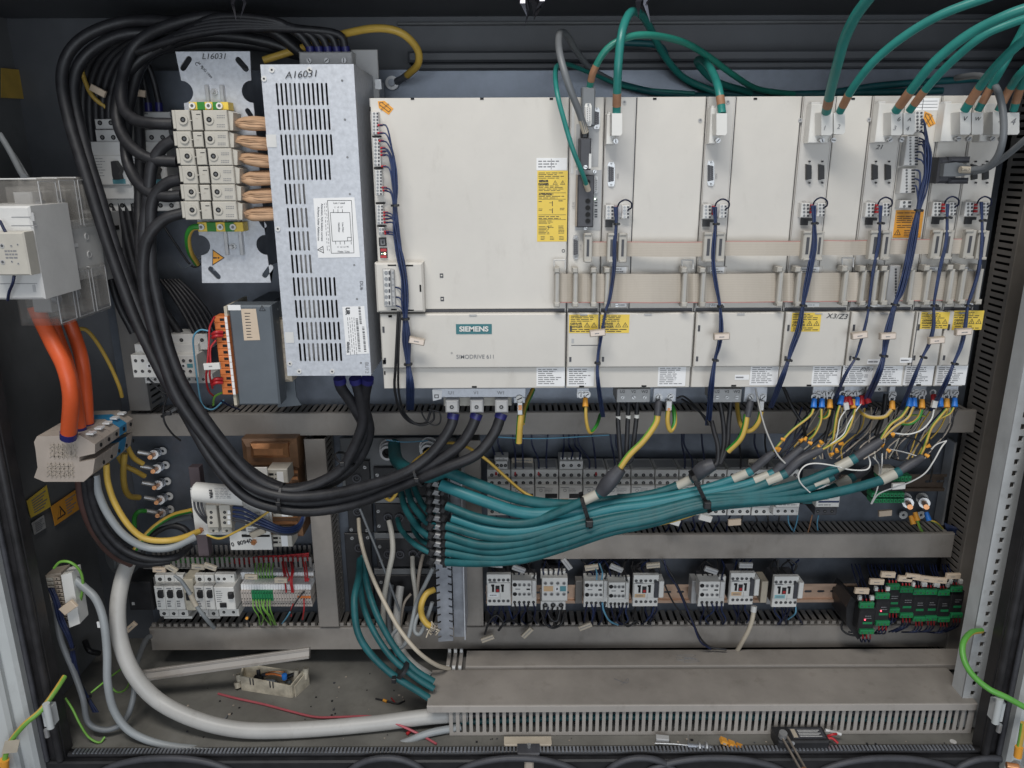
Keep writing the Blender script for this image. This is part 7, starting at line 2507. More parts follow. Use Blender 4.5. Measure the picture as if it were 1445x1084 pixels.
wires([('skyblue', [(842, 818, 1.37), (842, 808, 1.37), (838, 796, 1.40)], .0016, 'left light blue wire above the contactors'),
  ('skyblue', [(849, 818, 1.37), (850, 808, 1.37), (846, 796, 1.40)], .0016, 'right light blue wire above the contactors'),
  ('skyblue', [(850, 850, 1.375), (852, 862, 1.375), (860, 876, 1.39), (872, 882, 1.42)], .0020, 'light blue wire curling down into the lower duct'),
  ('skyblue', [(1123, 856, 1.39), (1122, 866, 1.39), (1112, 874, 1.42)], .0018, 'light blue wire under the contactor with blue label'),
  ('navy', [(937, 790, 1.42), (942, 808, 1.40), (955, 828, 1.38), (967, 855, 1.38), (978, 880, 1.38), (988, 905, 1.38), (1003, 916, 1.39)], .0020, 'black wire crossing the bare rail, left one'),
  ('blk', [(934, 790, 1.42), (950, 815, 1.40), (962, 840, 1.385), (975, 870, 1.38), (985, 895, 1.385), (1000, 912, 1.39), (1025, 917, 1.39)], .0022, 'black wire crossing the bare rail, right one'),
  ('blk', [(928, 795, 1.42), (938, 825, 1.41), (950, 850, 1.41), (965, 870, 1.41), (980, 885, 1.42)], .0018, 'thinner black wire crossing the bare rail'),
  ('blk', [(1098, 790, 1.43), (1098, 803, 1.42), (1100, 815, 1.41)], .0020, 'black wire above the contactor with blue label'),
  ('blk', [(1115, 790, 1.43), (1124, 798, 1.42), (1118, 808, 1.41), (1105, 812, 1.41)], .0020, 'black wire hook above the contactor with blue label'),
  ('blk', [(684, 895, 1.40), (690, 878, 1.40), (700, 868, 1.40), (710, 878, 1.40), (704, 890, 1.40)], .0022, 'black wire loop below the leftmost contactor'),
  ('blk', [(703, 890, 1.40), (712, 880, 1.40), (722, 876, 1.41), (735, 882, 1.42)], .0022, 'second black wire loop below the leftmost contactor'),
  ('blk', [(764, 862, 1.40), (770, 880, 1.40), (780, 886, 1.40), (792, 880, 1.41), (797, 862, 1.41)], .0026, 'black wire loop under the largest contactor'),
  ('blk', [(772, 862, 1.40), (778, 874, 1.395), (786, 876, 1.395), (790, 862, 1.40)], .0026, 'smaller black wire loop under the largest contactor'),
  ('blk', [(880, 860, 1.41), (878, 874, 1.41), (886, 884, 1.41), (898, 876, 1.42)], .0022, 'black wire loop left of the amber-labelled contactor'),
  ('blk', [(1200, 865, 1.40), (1190, 875, 1.41), (1188, 888, 1.41), (1200, 896, 1.40), (1222, 897, 1.39)], .0022, 'black wire loop round the first relay module'),
  ('bluewire', [(922, 856, 1.395), (920, 866, 1.40), (912, 876, 1.42)], .0022, 'bright blue wire below the amber-labelled contactor')])
cable('cable', 'cream cable descending from the contactor over the lower duct', [(1064, 856, 1.39), (1062, 872, 1.385), (1057, 888, 1.385), (1048, 905, 1.39), (1038, 922, 1.41)], .0046, 'cream', None, ends=((0, 'ltgrey', 1.3, .012),))
# ================================================================ transformer board, lower left
t = thing('ring_transformer', 'copper wound transformer coils half hidden behind the black cables', 'transformer', W(385, 760, 1.42))
b = B()
b.pb(340, 622, 418, 664, 1.40, .09, 'tan2', .012)
b.pb(352, 628, 405, 648, 1.385, .02, 'copper', .008)
b.obj('upper_coil', t)
b = B()
b.pb(365, 660, 422, 760, 1.41, .08, 'tan2', .010)
for k in range(9):
 b.pb(368, 664 + k * 9, 420, 668 + k * 9, 1.4085, .002, 'copper')
b.obj('lower_coil', t)
b = B()
b.pb(408, 612, 430, 700, 1.47, .02, 'beigedk', .001)
b.obj('mounting_plate_flange', t)
for (u0, v0, lab) in ((378, 668, 'beige double terminal above the black cables'), (384, 716, 'beige double terminal between blue wires and duct'), (384, 758, 'lowest beige double terminal on the transformer')):
 tt = thing('terminal', lab, 'terminal', W(u0 + 12, v0 + 14, 1.36))
 b = B()
 b.pb(u0, v0 - (6 if v0 < 700 else 3), u0 + 28, v0 + 14, 1.365, .04, 'beige', .0015)
 b.pb(u0 + 13, v0 - 2, u0 + 22, v0 + 13, 1.3644, .0006, 'paper')
 b.obj('housing', tt)
 b = B()
 for q in range(2):
  b.pb(u0 + 1.5, v0 + q * 6, u0 + 8, v0 + q * 6 + 3, 1.3644, .0006, 'dark')
  p = W(u0 + 11, v0 + q * 6 + 1.5, 1.365)
  b.hole((p.x, 1.365, p.z), .0016)
 b.obj('openings', tt)
b = B()
b.pb(268, 660, 283, 700, 1.42, .02, 'beigedk2', .001)
b.obj('support_bar', label='brown-violet support bar above the capacitor', cat='bar')
b = B()
b.pb(278, 750, 293, 785, 1.42, .02, 'beigedk2', .001)
b.obj('support_bar', label='brown-violet support bar below the white board', cat='bar')
t = thing('power_board', 'white printed steel board with a capacitor and terminals, numbers in marker', 'board', W(330, 776, 1.35))
b = B()
b.pb(272, 692, 325, 755, 1.352, .003, 'white', .0008)
b.pb(324, 750, 383, 776.5, 1.350, .003, 'white', .0012)
b.pb(342, 660, 381, 750, 1.353, .003, 'white', .0008)
b.obj('plate', t)
b = B()
b.pb(345, 706, 379, 755, 1.345, .006, 'white', .001)
p, q = W(347, 722, 1.345), W(376, 752, 1.345)
b.lines(p.x, q.x, q.z, p.z, 1.3445, 8, 'inkgrey', .8, 4, .35)
b.pb(341, 755, 380, 758, 1.347, .004, 'dark')
b.obj('module', t)
b = B()
p0, p1 = W(276, 694, 1.33), W(346, 700, 1.33)
b.cyl(p0, .0185, (p1 - p0).length, 'white', p1 - p0, 24)
b.cyl(p0 - (p1 - p0).normalized() * .003, .015, .003, 'ltgrey', p1 - p0, 20)
b.obj('capacitor', t)
b = B()
for dz in (-.006, .006):
 b.cyl(p0 + Vector((-.008, 0, dz)), .003, .008, 'steel', (1, 0, 0), 8)
b.obj('capacitor_tags', t)
b = B()
b.lines(W(303, 694, 1.311).x, W(330, 694, 1.311).x, W(310, 704, 1.311).z, W(310, 688, 1.311).z, 1.3105, 7, 'inkgrey', .8, 5, .3)
b.obj('print', t)
txt('RIFA', 297.5, 697, 1.3108, 4.2, 'ink', t, rot=-90, bold=.35, wx=1.1)
for j in range(2):
 b = B()
 u0 = 291 + j * 19
 b.pb(u0, 713, u0 + 15.5, 745, 1.330, .022, 'beige', .0012)
 b.pb(u0 + 3, 745, u0 + 17, 752, 1.336, .016, 'beige', .001)
 for q in range(3):
  p = W(u0 + 7, 723 + q * 7.3, 1.330)
  b.hole((p.x, 1.330, p.z), .0030)
 p = W(u0 + 10, 749, 1.336)
 b.hole((p.x, 1.336, p.z), .0024)
 if j:
  for q in range(3):
   b.pb(u0 + 11, 720.5 + q * 7.3, u0 + 15, 725.5 + q * 7.3, 1.3294, .0006, 'paper')
 b.obj('terminal', t)
b = B()
b.pb(290, 705, 327, 714, 1.333, .02, 'beigedk', .001)
b.obj('terminal_top', t)
for x_, y_ in ((283.5, 748), (359, 764)):
 b = B()
 p = W(x_, y_, 1.35)
 b.cyl((p.x, 1.343, p.z), .0055, .008, 'copper', n=6)
 b.cyl((p.x, 1.341, p.z), .0030, .002, 'copper', n=10)
 b.obj('nut', t)
txt('0  80940', 341, 766, 1.3496, 6, 'ink', t, rot=12, bold=.2)
b = B()
k0 = len(b.v)
b.pb(352, 749, 374, 757, 1.33, .006, 'cream', .001)
b.rot(k0, -24, W(363, 753, 1.33))
b.obj('cable_marker', label='cream marker tilted over the white printed board', cat='cable marker')
for k in range(4):
 cable('wire', 'blue wire bowing from the board terminals to the right, %s from the top' % ORD[k], [(329, 716 + k * 6, 1.33), (345, 719 + k * 6, 1.325), (375, 735 + k * 4, 1.32), (400, 745 + k * 3, 1.33), (420, 741 + k * 3, 1.36), (428 + k, 726, 1.39), (430, 706, 1.42)],
   .0026, 'bluewire' if k < 3 else 'charcoal', 'blue wires bowing from the board')
for k in range(3):
 cable('wire', 'grey wire under the capacitor, %s from the left' % ORD[k], [(274 + k * 5, 700, 1.335), (275 + k * 5, 716, 1.325), (282 + k * 4, 728, 1.325), (292, 738 - k * 3, 1.335)], .0020, 'charcoal', 'grey wires under the capacitor', cat='wire')
cable('earth_cable', 'thin yellow wire sagging from the board up to the black cables', [(292, 755, 1.325), (310, 760, 1.32), (330, 752, 1.315), (352, 740, 1.31), (372, 727, 1.31), (384, 718, 1.315)], .0022, 'yelwire', None, m2='lime', k2=2)
t = thing('wire_duct', 'open slotted duct above the lower left breakers with red wires inside', 'wire duct', W(330, 805, 1.44))
b = B()
for k in range(34):
 x_ = 208 + k * 6.9
 b.pb(x_, 787, x_ + 4, 801, 1.44, .003, 'ductdk', .0005)
 b.pb(x_ + 6, 770, x_ + 10, 784, 1.492, .003, 'ductdk', .0005)
b.obj('comb_fingers', t, kind='stuff')
b = B()
x0, x1 = W(200, 795, 1.44).x, W(436, 795, 1.44).x
z_ = W(330, 801, 1.44).z
b.box(x0, x1, 1.443, 1.50, z_ - .004, z_ - .002, 'ductdk')
b.obj('duct_base', t)
for k in range(16):
 b = B()
 red = k < 9
 ya = 783 + (k % 9) * 1.0
 if red:
  pts = [(436, ya - 2 + (k % 3), 1.46), (400, ya + 1, 1.455), (370, ya + 2 + R.uniform(-1, 1), 1.455), (335, ya + 6, 1.46), (300, ya + 7, 1.47)]
 else:
  pts = [(330, ya + 4, 1.46), (290, ya + 5, 1.46), (250, ya + 7, 1.465), (210, ya + 10, 1.47)]
 b.tube(P3(pts), .0017, 'red' if red else ('grnwire' if k % 2 else 'blk'), n=6, sub=4)
 b.obj('wire', label=('red wire lying in the open slotted duct, %s from the top' % ORD[k]) if red else ('dark wire lying in the open slotted duct, %s from the top' % ORD[k - 9]), cat='wire', group='red wires in the open duct' if red else 'dark wires in the open duct')
MC = [(219, 232.5), (232.5, 246), (246, 259.5), (275, 288.5), (288.5, 302.5)]
for k, (x0, x1) in enumerate(MC):
 Ym = 1.40
 t = thing('circuit_breaker', 'white miniature breaker with black lever, %s from the left' % ORD[k], 'breaker', W((x0 + x1) / 2, 873, Ym), 'white miniature breakers at the lower left')
 b = B()
 b.pb(x0, 812, x1 - .4, 828, Ym + .020, .012, 'white', .001)
 b.pb(x0 + .5, 815, x1 - .8, 860, Ym + .033, .04, 'ductdk')  # dark rear body, shade on top and sides put into its colour
 b.pb(x0, 828, x1 - .4, 861, Ym, .07, 'white', .0015)
 b.pb(x0 + 6, 861, x1 + 5.6, 870, Ym + .016, .05, 'white', .001)
 b.obj('housing', t)
 b = B()
 p = W((x0 + x1) / 2, 817.5, Ym + .02)
 b.hole((p.x, Ym + .02, p.z), .0042)
 p = W((x0 + x1) / 2 + 6, 866, Ym + .016)
 b.hole((p.x, Ym + .016, p.z), .0038)
 b.obj('terminal_screws', t)
 b = B()
 b.pb(x0 + 3.6, 835, x0 + 9.6, 845, Ym - .007, .008, 'blk', .0015)
 b.pb(x0 + 3, 836, x0 + 10.2, 843, Ym - .0006, .0006, 'dark')
 b.obj('lever', t)
 b = B()
 p, q = W(x0 + 3, 847, Ym), W(x0 + 10, 857, Ym)
 b.lines(p.x, q.x, q.z, p.z, Ym - .0004, 3, 'inkgrey', .9, 2, .6)
 b.pb(x0 + 2, 830, x0 + 9, 831.4, Ym - .0004, .0004, 'inkgrey')
 b.obj('print', t)
b = B()
b.pb(231, 870, 271, 873.5, 1.425, .03, 'white', .001)
b.obj('busbar', label='white busbar foot under the left three miniature breakers', cat='busbar')
b = B()
b.pb(286, 870, 310, 873.5, 1.425, .03, 'white', .001)
b.obj('busbar', label='white busbar foot under the right two miniature breakers', cat='busbar')
t = thing('auxiliary_switch', 'dusty grey auxiliary switch between the white breakers', 'switch', W(267, 866, 1.41))
b = B()
b.pb(260, 818, 274, 862, 1.405, .06, 'oldwhite', .0015)
b.pb(262, 838, 271, 848, 1.399, .008, 'blk', .001)
b.obj('housing', t)
t = thing('residual_breaker', 'wide white residual current breaker with two black levers', 'breaker', W(320, 872, 1.39))
b = B()
b.pb(303.5, 811, 331, 827, 1.41, .012, 'white', .001)
b.pb(304, 814, 330, 860, 1.423, .05, 'ductdk')  # rear of the white body coloured dark to paint its shaded top
b.pb(303, 829, 331, 861, 1.39, .08, 'white', .0015)
b.pb(309, 860, 337, 870, 1.405, .06, 'white', .001)
b.obj('housing', t)
b = B()
b.pb(321, 838, 328, 846, 1.382, .009, 'blk', .0015)
b.pb(310, 852, 319, 858, 1.386, .005, 'blk', .001)
b.obj('lever', t)
b = B()
for x_, y_, o in ((308.5, 817, .02), (316.5, 817, .02), (327, 814, .02), (316, 864, .015), (329.5, 864, .015)):
 p = W(x_, y_, 1.39 + o)
 b.hole((p.x, 1.39 + o, p.z), .0032 if x_ != 327 else .0015)
p, q = W(304.5, 833, 1.39), W(316, 850, 1.39)
b.lines(p.x, q.x, q.z, p.z, 1.3895, 6, 'inkgrey', .8, 3, .35)
b.obj('terminal_screws', t)
b = B()
b.pb(180, 822, 214, 862, 1.42, .06, 'blk', .003)
b.pb(186, 850, 190, 854, 1.4195, .0006, 'grey')
b.obj('relay', label='black relay in shade left of the white miniature breakers', cat='relay')
for x_, y_, an, m_, lab in ((224, 805, 2, 'tagbeige', 'beige marker above the first miniature breaker'), (241, 803, 35, 'cream', 'cream marker tilted above the second miniature breaker'), (279, 801, 5, 'cream', 'cream marker in shade above the auxiliary switch'),
       (296, 801, 22, 'cream', 'cream marker tilted above the fifth miniature breaker'), (354, 815, 2, 'cream', 'cream marker on the left rail terminals'), (396, 820, 1, 'cream', 'cream marker on the middle rail terminals'),
       (184, 886, -42, 'tagbeige', 'beige marker tilted on the left end of the lower duct')):
 b = B()
 k0 = len(b.v)
 b.pb(x_ - 9, y_ - 3.2, x_ + 9, y_ + 3.2, 1.375, .006, m_, .0008)
 b.pb(x_ - 4, y_ - .5, x_ + 4, y_ + .5, 1.3747, .0003, 'inkgrey')
 b.rot(k0, an, W(x_, y_, 1.375))
 b.obj('cable_marker', label=lab, cat='cable marker')
cable('cable', 'grey cable with a cream sleeve hanging over the miniature breakers', [(246, 812, 1.37), (256, 820, 1.365), (268, 838, 1.36), (278, 856, 1.36), (290, 872, 1.37), (302, 886, 1.40)], [.0026, .004, .004, .0042], 'conduit2', None)
b = B()
b.tube(P3([(269, 839, 1.359), (274, 850, 1.359), (277, 855, 1.359)]), .0052, 'cream', n=10)
b.obj('cable_sleeve', label='cream sleeve on the cable over the auxiliary switch', cat='sleeve')
t = thing('terminal_row', 'row of small grey rail terminals with a green group', 'terminal block', W(390, 858, 1.41))
for k in range(26):
 x0 = 340 + k * 3.8
 g = 4 <= k <= 11
 b = B()
 m_ = 'pvcgrn' if g else 'beige3'
 b.pb(x0 + (4 if k > 0 else 0), 808, x0 + 7.4, 818, 1.44, .04, 'paper' if not g else 'paper', .0004)
 b.pb(x0 + 4, 816, x0 + 7.4, 824, 1.43, .05, m_, .0004)
 b.pb(x0, 825, x0 + 3.5, 834, 1.405, .05, 'paper', .0004)
 b.pb(x0, 834, x0 + 3.5, 848, 1.40, .06, m_, .0004)
 b.pb(x0 + 2, 848, x0 + 5.5, 856, 1.41, .05, 'beige3', .0004)
 if k >= 21:
  b.pb(x0, 841, x0 + 3.5, 844.5, 1.3994, .0006, 'orange2')
 for y_, Y_ in ((837, 1.40), (845, 1.40), (852, 1.41)):
  p = W(x0 + (1.75 if y_ < 850 else 3.7), y_, Y_)
  b.cyl((p.x, Y_ - .0006, p.z), .0012, .0005, 'dark', n=6)
 b.obj('terminal', t)
WL2 = []
for k in range(7):
 b = B()
 x_ = 357 + k * 4
 b.tube(P3([(x_ + 4, 816, 1.428), (x_ + 3, 806, 1.42), (x_ + R.uniform(0, 6), 795, 1.44)]), .0013, 'lime', n=6)
 b.obj('wire', label='thin yellow-green wire above the green rail terminals, %s from the left' % ORD[k], cat='wire', group='yellow-green wires above the green terminals')
 b = B()
 b.tube(P3([(x_, 846, 1.398), (x_ + R.uniform(-1, 3), 858, 1.39), (x_ + R.uniform(2, 12), 870, 1.40), (x_ + R.uniform(6, 18), 882, 1.44)]), .0014, 'lime', n=6)
 b.obj('wire', label='thin yellow-green wire falling from the green rail terminals, %s from the left' % ORD[k], cat='wire', group='yellow-green wires below the green terminals')
for k, (a, c) in enumerate(((398, 404), (403, 412), (410, 412), (412, 414), (428, 433), (400, 408), (431, 436))):
 b = B()
 b.tube(P3([(a, 793, 1.44), (a + 2, 805, 1.41), (c - 2, 820, 1.395), (c, 816 if k > 3 else 836, 1.398)]), .0017, 'red', n=6)
 b.obj('wire', label='red wire dropping onto the rail terminals, %s of the seven' % ORD[k], cat='wire', group='red wires above the rail terminals')
wires([('red', [(429, 846, 1.395), (429, 860, 1.39), (427, 874, 1.41)], .0017, 'red wire falling from the orange-marked terminals'),
  ('blk', [(430, 834, 1.395), (420, 846, 1.385), (412, 860, 1.385), (410, 872, 1.41)], .0017, 'black wire crossing the orange-marked terminals'),
  ('red', [(414, 852, 1.395), (411, 860, 1.39), (411, 870, 1.40)], .0015, 'short red wire next to the black crossing wire'),
  ('skyblue', [(409, 864, 1.39), (404, 872, 1.40), (398, 880, 1.43)], .0016, 'pale blue wire end below the rail terminals')])
t = thing('lamp_diode', 'tiny brass-tipped part standing in the lower duct slots', 'fitting', W(350, 888, 1.40))
b = B()
p = W(349, 872, 1.40)
b.cyl(p, .003, .004, 'amber', (0, -1, .3), 8)
b.cyl(p, .0018, .022, 'blk', (.1, 0, -1), 8)
b.obj('body', t)
# ================================================================ socket panels with glands
t = thing('gland_plate', 'grey gland plate with two nickel cable glands', 'plate', W(560, 700, 1.485))
b = B()
b.pb(482, 618, 645, 700, 1.488, .004, 'wallgrey', .001)
b.obj('plate', t)
for cx_, cy_ in ((546, 636), (602, 634)):
 b = B()
 p = W(cx_ + 4, cy_ - 4, 1.487)
 for (r_, h_, yo) in ((.021, .004, 0), (.0185, .016, -.004), (.0155, .012, -.020)):
  b.ring((p.x, p.y + yo - h_, p.z), r_, r_ * .70, h_, 'steel', n=22)
 b.cyl((p.x, p.y - .012, p.z), .0135, .004, 'dark', n=16)
 b.obj('gland', t)
b = B()
p = W(510, 642, 1.488)
b.ring((p.x, p.y - .001, p.z), .005, .002, .002, 'ltgrey')
b.obj('screw', t)
b = B()
b.tube(P3([(604, 640, 1.47), (608, 650, 1.42), (616, 660, 1.36), (626, 668, 1.31)]), .010, 'charcoal')
b.obj('cable', label='dark cable leaving the right nickel gland', cat='cable')
def spanel(x0, y0, x1, y1, socks, scr, lab, Y=1.475):
 t = thing('socket_panel', lab, 'panel', W((x0 + x1) / 2, y1, Y), 'black socket panels between the ducts')
 b = B()
 b.pb(x0, y0, x1, y1, Y, .008, 'blk', .0012)
 b.obj('plate', t)
 for a, c in socks:
  b = B()
  p = W(a, c, Y)
  b.ring((p.x, Y - .006, p.z), .0092, .0066, .006, 'charcoal', n=18)
  b.cyl((p.x, Y - .003, p.z), .0066, .002, 'dark', n=14)
  b.ring((p.x, Y - .0034, p.z), .0045, .0030, .001, 'charcoal')
  b.obj('round_socket', t)
 for a, c in scr:
  b = B()
  p = W(a, c, Y)
  b.screw((p.x, Y, p.z), .0036, 'steel', .003)
  b.obj('screw', t)
spanel(489, 651, 524, 752, ((504, 674), (504, 688), (505, 721)), ((515, 659), (496, 747), (518, 748)), 'tall black socket panel, upper left of the group')
spanel(490, 753, 526, 880, ((507, 772),), ((497, 759), (519, 758), (523, 842)), 'tall black socket panel below the upper left one')
spanel(528, 660, 640, 700, ((545, 677), (565, 675)), ((532.5, 670),), 'black socket panel under the left gland')
spanel(530, 711, 640, 750, ((548, 729), (564, 729), (581, 730), (596, 732)), ((534, 721), (535, 742)), 'black panel with white and teal cables leaving it')
spanel(531, 761, 640, 800, ((548, 781), (565, 781), (583, 780), (595, 781)), ((536, 771), (538, 791)), 'black panel with two beige cables leaving it')
spanel(532, 812, 640, 856, (), ((538, 821), (539, 842)), 'lowest black panel of the group')
b = B()
for y_ in (702, 752.5, 803):
 b.pb(528, y_, 642, y_ + 8, 1.479, .006, 'wallgrey', .001)
b.obj('cross_bar', label='grey cross bars between the black socket panels', cat='bar')
GC = [
 ('white cable hanging from the tall socket panel down to the floor duct', [(506, 732, 1.46), (508, 755, 1.43), (515, 785, 1.40), (528, 820, 1.37), (545, 855, 1.34), (565, 890, 1.31), (590, 920, 1.29), (615, 938, 1.31), (634, 944, 1.345)], .0042, 'cream'),
 ('pale cable falling from the panel under the glands', [(549, 735, 1.46), (553, 755, 1.44), (554, 780, 1.42), (548, 810, 1.41), (542, 845, 1.41), (541, 880, 1.42), (545, 900, 1.43)], .0056, 'beige'),
 ('beige cable leaving the lower socket panel', [(582, 786, 1.46), (583, 810, 1.43), (587, 840, 1.42), (586, 865, 1.41)], .0050, 'beige'),
 ('thin brownish cable beside the beige one', [(597, 783, 1.46), (593, 800, 1.44), (589, 830, 1.425), (588, 862, 1.415)], .0038, 'beigedk'),
 ('grey cable looping below the beige cable', [(611, 802, 1.36), (600, 825, 1.37), (588, 850, 1.39), (582, 875, 1.38), (576, 900, 1.36), (566, 914, 1.35), (555, 910, 1.35), (553, 898, 1.36), (560, 888, 1.37)], .0042, 'conduit2'),
 ('second grey loop hanging right of the first', [(610, 850, 1.37), (600, 880, 1.37), (592, 895, 1.365), (585, 890, 1.37), (588, 872, 1.385), (598, 858, 1.40)], .0040, 'conduit2'),
 ('fat dull cable standing up behind the loops', [(565, 828, 1.45), (562, 850, 1.43), (560, 880, 1.42), (563, 910, 1.40), (580, 935, 1.36), (608, 955, 1.33)], .0085, 'conduit'),
 ('dull grey cable left of the fat one', [(552, 825, 1.46), (548, 860, 1.44), (552, 900, 1.43), (562, 925, 1.41)], .0060, 'conddk'),
 ('thin brown cable curving in the dark corner', [(580, 838, 1.45), (570, 852, 1.44), (565, 880, 1.43), (563, 900, 1.42)], .0030, 'beigedk'),
 ('short yellow cable bow against the toothed rail', [(613, 832, 1.37), (602, 838, 1.36), (595, 852, 1.35), (595, 868, 1.35), (602, 880, 1.345), (610, 884, 1.345)], .0062, 'yelwire'),
 ('dark rigid cable slanting from the tall socket panel', [(508, 718, 1.44), (520, 748, 1.43), (537, 790, 1.42), (552, 830, 1.41), (564, 862, 1.41)], .0026, 'conddk'),
 ('orange-yellow wire end bowing under the black cables', [(541, 700, 1.42), (550, 706, 1.41), (557, 700, 1.41), (562, 690, 1.41)], .0034, 'yelwire'),
 ('orange-yellow wire rising in front of the glands', [(574, 668, 1.33), (585, 652, 1.32), (600, 640, 1.31), (615, 628, 1.33)], .0036, 'yelwire'),
 ('brown wire in the second round socket', [(508, 689, 1.46), (514, 694, 1.45), (520, 702, 1.44)], .0028, 'tan'),
 ('pale blue wire stretched between the two glands', [(545, 621, 1.43), (570, 624, 1.43), (604, 622, 1.43)], .0012, 'skyblue'),
]
for lab, pts, r_, m_ in GC:
 cable('cable', lab, pts, r_, m_, None)
b = B()
for k in range(14):
 p = W(608 + R.uniform(-6, 8), 888 + R.uniform(-5, 7), 1.34)
 b.tube([p, p + Vector((R.uniform(-.008, .008), R.uniform(-.01, .01), R.uniform(-.008, .008))), p + Vector((R.uniform(-.012, .012), R.uniform(-.01, .01), R.uniform(-.012, .012)))], .0016, R.choice(('beigedk', 'charcoal', 'cream')), n=5, sub=2)
b.obj('frayed_strands', label='frayed strands under the yellow cable bow', cat='strands', kind='stuff')
# ================================================================ left wall things
def onwall(pts, X, m, th=.001):
 """flat sheet on the left wall whose outline is given in pixels"""
 Q = [WX(a, c, X) for a, c in pts]
 vs = [tuple(q) for q in Q] + [(q.x - th, q.y, q.z) for q in Q]
 n = len(Q)
 return vs, [tuple(range(n)), tuple(range(n, 2 * n))[::-1]] + [((i + 1) % n, i, n + i, n + (i + 1) % n) for i in range(n)], m
XW = -.930
for pts, m_, lab, tri in (([(38, 707), (66, 685), (72, 715), (44, 731)], 'yellow', 'yellow warning sticker on the left side wall', False), ([(72, 715), (109, 690), (113, 718), (78, 742)], 'amber', 'orange warning sticker with a black triangle on the left side wall', True),
       ([(45, 738), (62, 727), (65, 745), (49, 755)], 'grey', 'small grey plate under the yellow sticker', False)):
 t = thing('wall_sticker', lab, 'sticker', WX(*pts[0], XW + .002))
 b = B()
 b.add(*onwall(pts, XW + .0025, m_))
 b.obj('sheet', t)
 b = B()
 (ax, ay), (bx_, by), (cx_, cy_), (dx_, dy_) = pts
 def uv(u, v):
  return ((ax * (1 - u) + bx_ * u) * (1 - v) + (dx_ * (1 - u) + cx_ * u) * v, (ay * (1 - u) + by * u) * (1 - v) + (dy_ * (1 - u) + cy_ * u) * v)
 if tri:
  for (p1, p2) in (((.12, .80), (.44, .80)), ((.44, .80), (.28, .28)), ((.28, .28), (.12, .80))):
   (u1, v1), (u2, v2) = p1, p2
   b.add(*onwall([uv(u1, v1), uv(u2, v2), uv(u2 + .02, v2 - .06), uv(u1 + .02, v1 - .06)], XW + .0032, 'ink', .0003))
  b.add(*onwall([uv(.29, .42), uv(.32, .42), uv(.27, .72), uv(.25, .72)], XW + .0032, 'ink', .0003))
 for k in range(6):
  v = .16 + k * .13
  b.add(*onwall([uv(.52 if tri else .2, v), uv(.9 - (k % 3) * .1, v), uv(.9 - (k % 3) * .1, v + .05), uv(.52 if tri else .2, v + .05)], XW + .0032, 'inkgrey', .0003))
 b.obj('print', t)
t = thing('wall_sticker', 'faint yellow sticker in the dark upper left corner', 'sticker', WX(0, 100, XW + .002))
b = B()
b.add(*onwall([(2, 96), (42, 100), (42, 140), (2, 138)], XW + .0025, 'yelwire'))
b.obj('sheet', t)
for k, (x_, y_) in enumerate(((230, 636), (234, 656), (236, 679), (239, 700), (240.5, 718.5))):
 t = thing('earth_stud', 'earth stud with washer and copper tip at the left, %s from the top' % ORD[k], 'stud', W(x_, y_, 1.495), 'earth studs in a column at the left')
 b = B()
 p = W(x_, y_, 1.498)
 b.ring((p.x, p.y - .002, p.z), .0085, .0030, .002, 'ltgrey', n=16)
 b.obj('earth_mark', t)
 base = W(x_ - 8, y_ + 2, 1.495)
 d = W(x_ - 19, y_ + 10, 1.43) - base
 b = B()
 b.cyl(base, .0095, .006, 'zincdk', d, 16)
 b.cyl(base + d * .2, .0085, .010, 'steel', d, 6)
 b.cyl(base + d * .45, .0095, .003, 'steel', d, 14)
 b.obj('nut', t)
 b = B()
 b.cyl(base + d * .4, .0045, d.length * .55, 'copper', d, 10)
 b.obj('bolt', t)
 b = B()
 a = W(x_ - 36, y_ + 2, 1.45)
 b.cyl(a, .0050, (base + d * .5 - a).length * .8, 'steel', base + d * .5 - a, 10)
 b.obj('lug', t)
YGW = [
 ('yellow earth cable to the second stud, coming from the rail terminals', [(170, 600, 1.42), (178, 625, 1.43), (188, 645, 1.44), (202, 655, 1.45)], .0052, 'yelwire', 'yelwire', 0),
 ('yellow earth cable to the third stud', [(165, 640, 1.40), (175, 656, 1.42), (190, 664, 1.43), (204, 672, 1.45)], .0050, 'yelwire', 'yelwire', 0),
 ('yellow earth cable hanging in a bow to the fourth stud', [(176, 640, 1.38), (174, 665, 1.38), (176, 688, 1.39), (183, 700, 1.41), (196, 702, 1.44)], .0058, 'yelwire', 'yelwire', 0),
 ('green earth cable rising to the lowest stud', [(190, 745, 1.44), (190, 730, 1.44), (196, 722, 1.44), (206, 721, 1.45)], .0046, 'grnwire', 'grnwire', 0),
 ('yellow stub of cable beside the dark conduits', [(192, 772, 1.40), (198, 762, 1.40), (206, 757, 1.42)], .0052, 'yelwire', 'yelwire', 0),
 ('green and yellow cable sweeping from the rail terminals to the white board', [(150, 655, 1.27), (152, 680, 1.27), (162, 710, 1.27), (182, 742, 1.27), (205, 760, 1.275), (235, 763, 1.28), (260, 758, 1.30), (280, 750, 1.33)], .0056, 'yelwire', 'grnwire', 5),
 ('green and yellow cable climbing behind the sweeping ones', [(188, 780, 1.36), (200, 762, 1.38), (220, 742, 1.40), (245, 727, 1.41), (272, 720, 1.40)], .0050, 'yelwire', 'grnwire', 5),
]
for lab, pts, r_, m_, m2_, k_ in YGW:
 cable('earth_cable', lab, pts, r_, m_, 'green and yellow cables at the lower left', m2=m2_ if k_ else None, k2=k_)
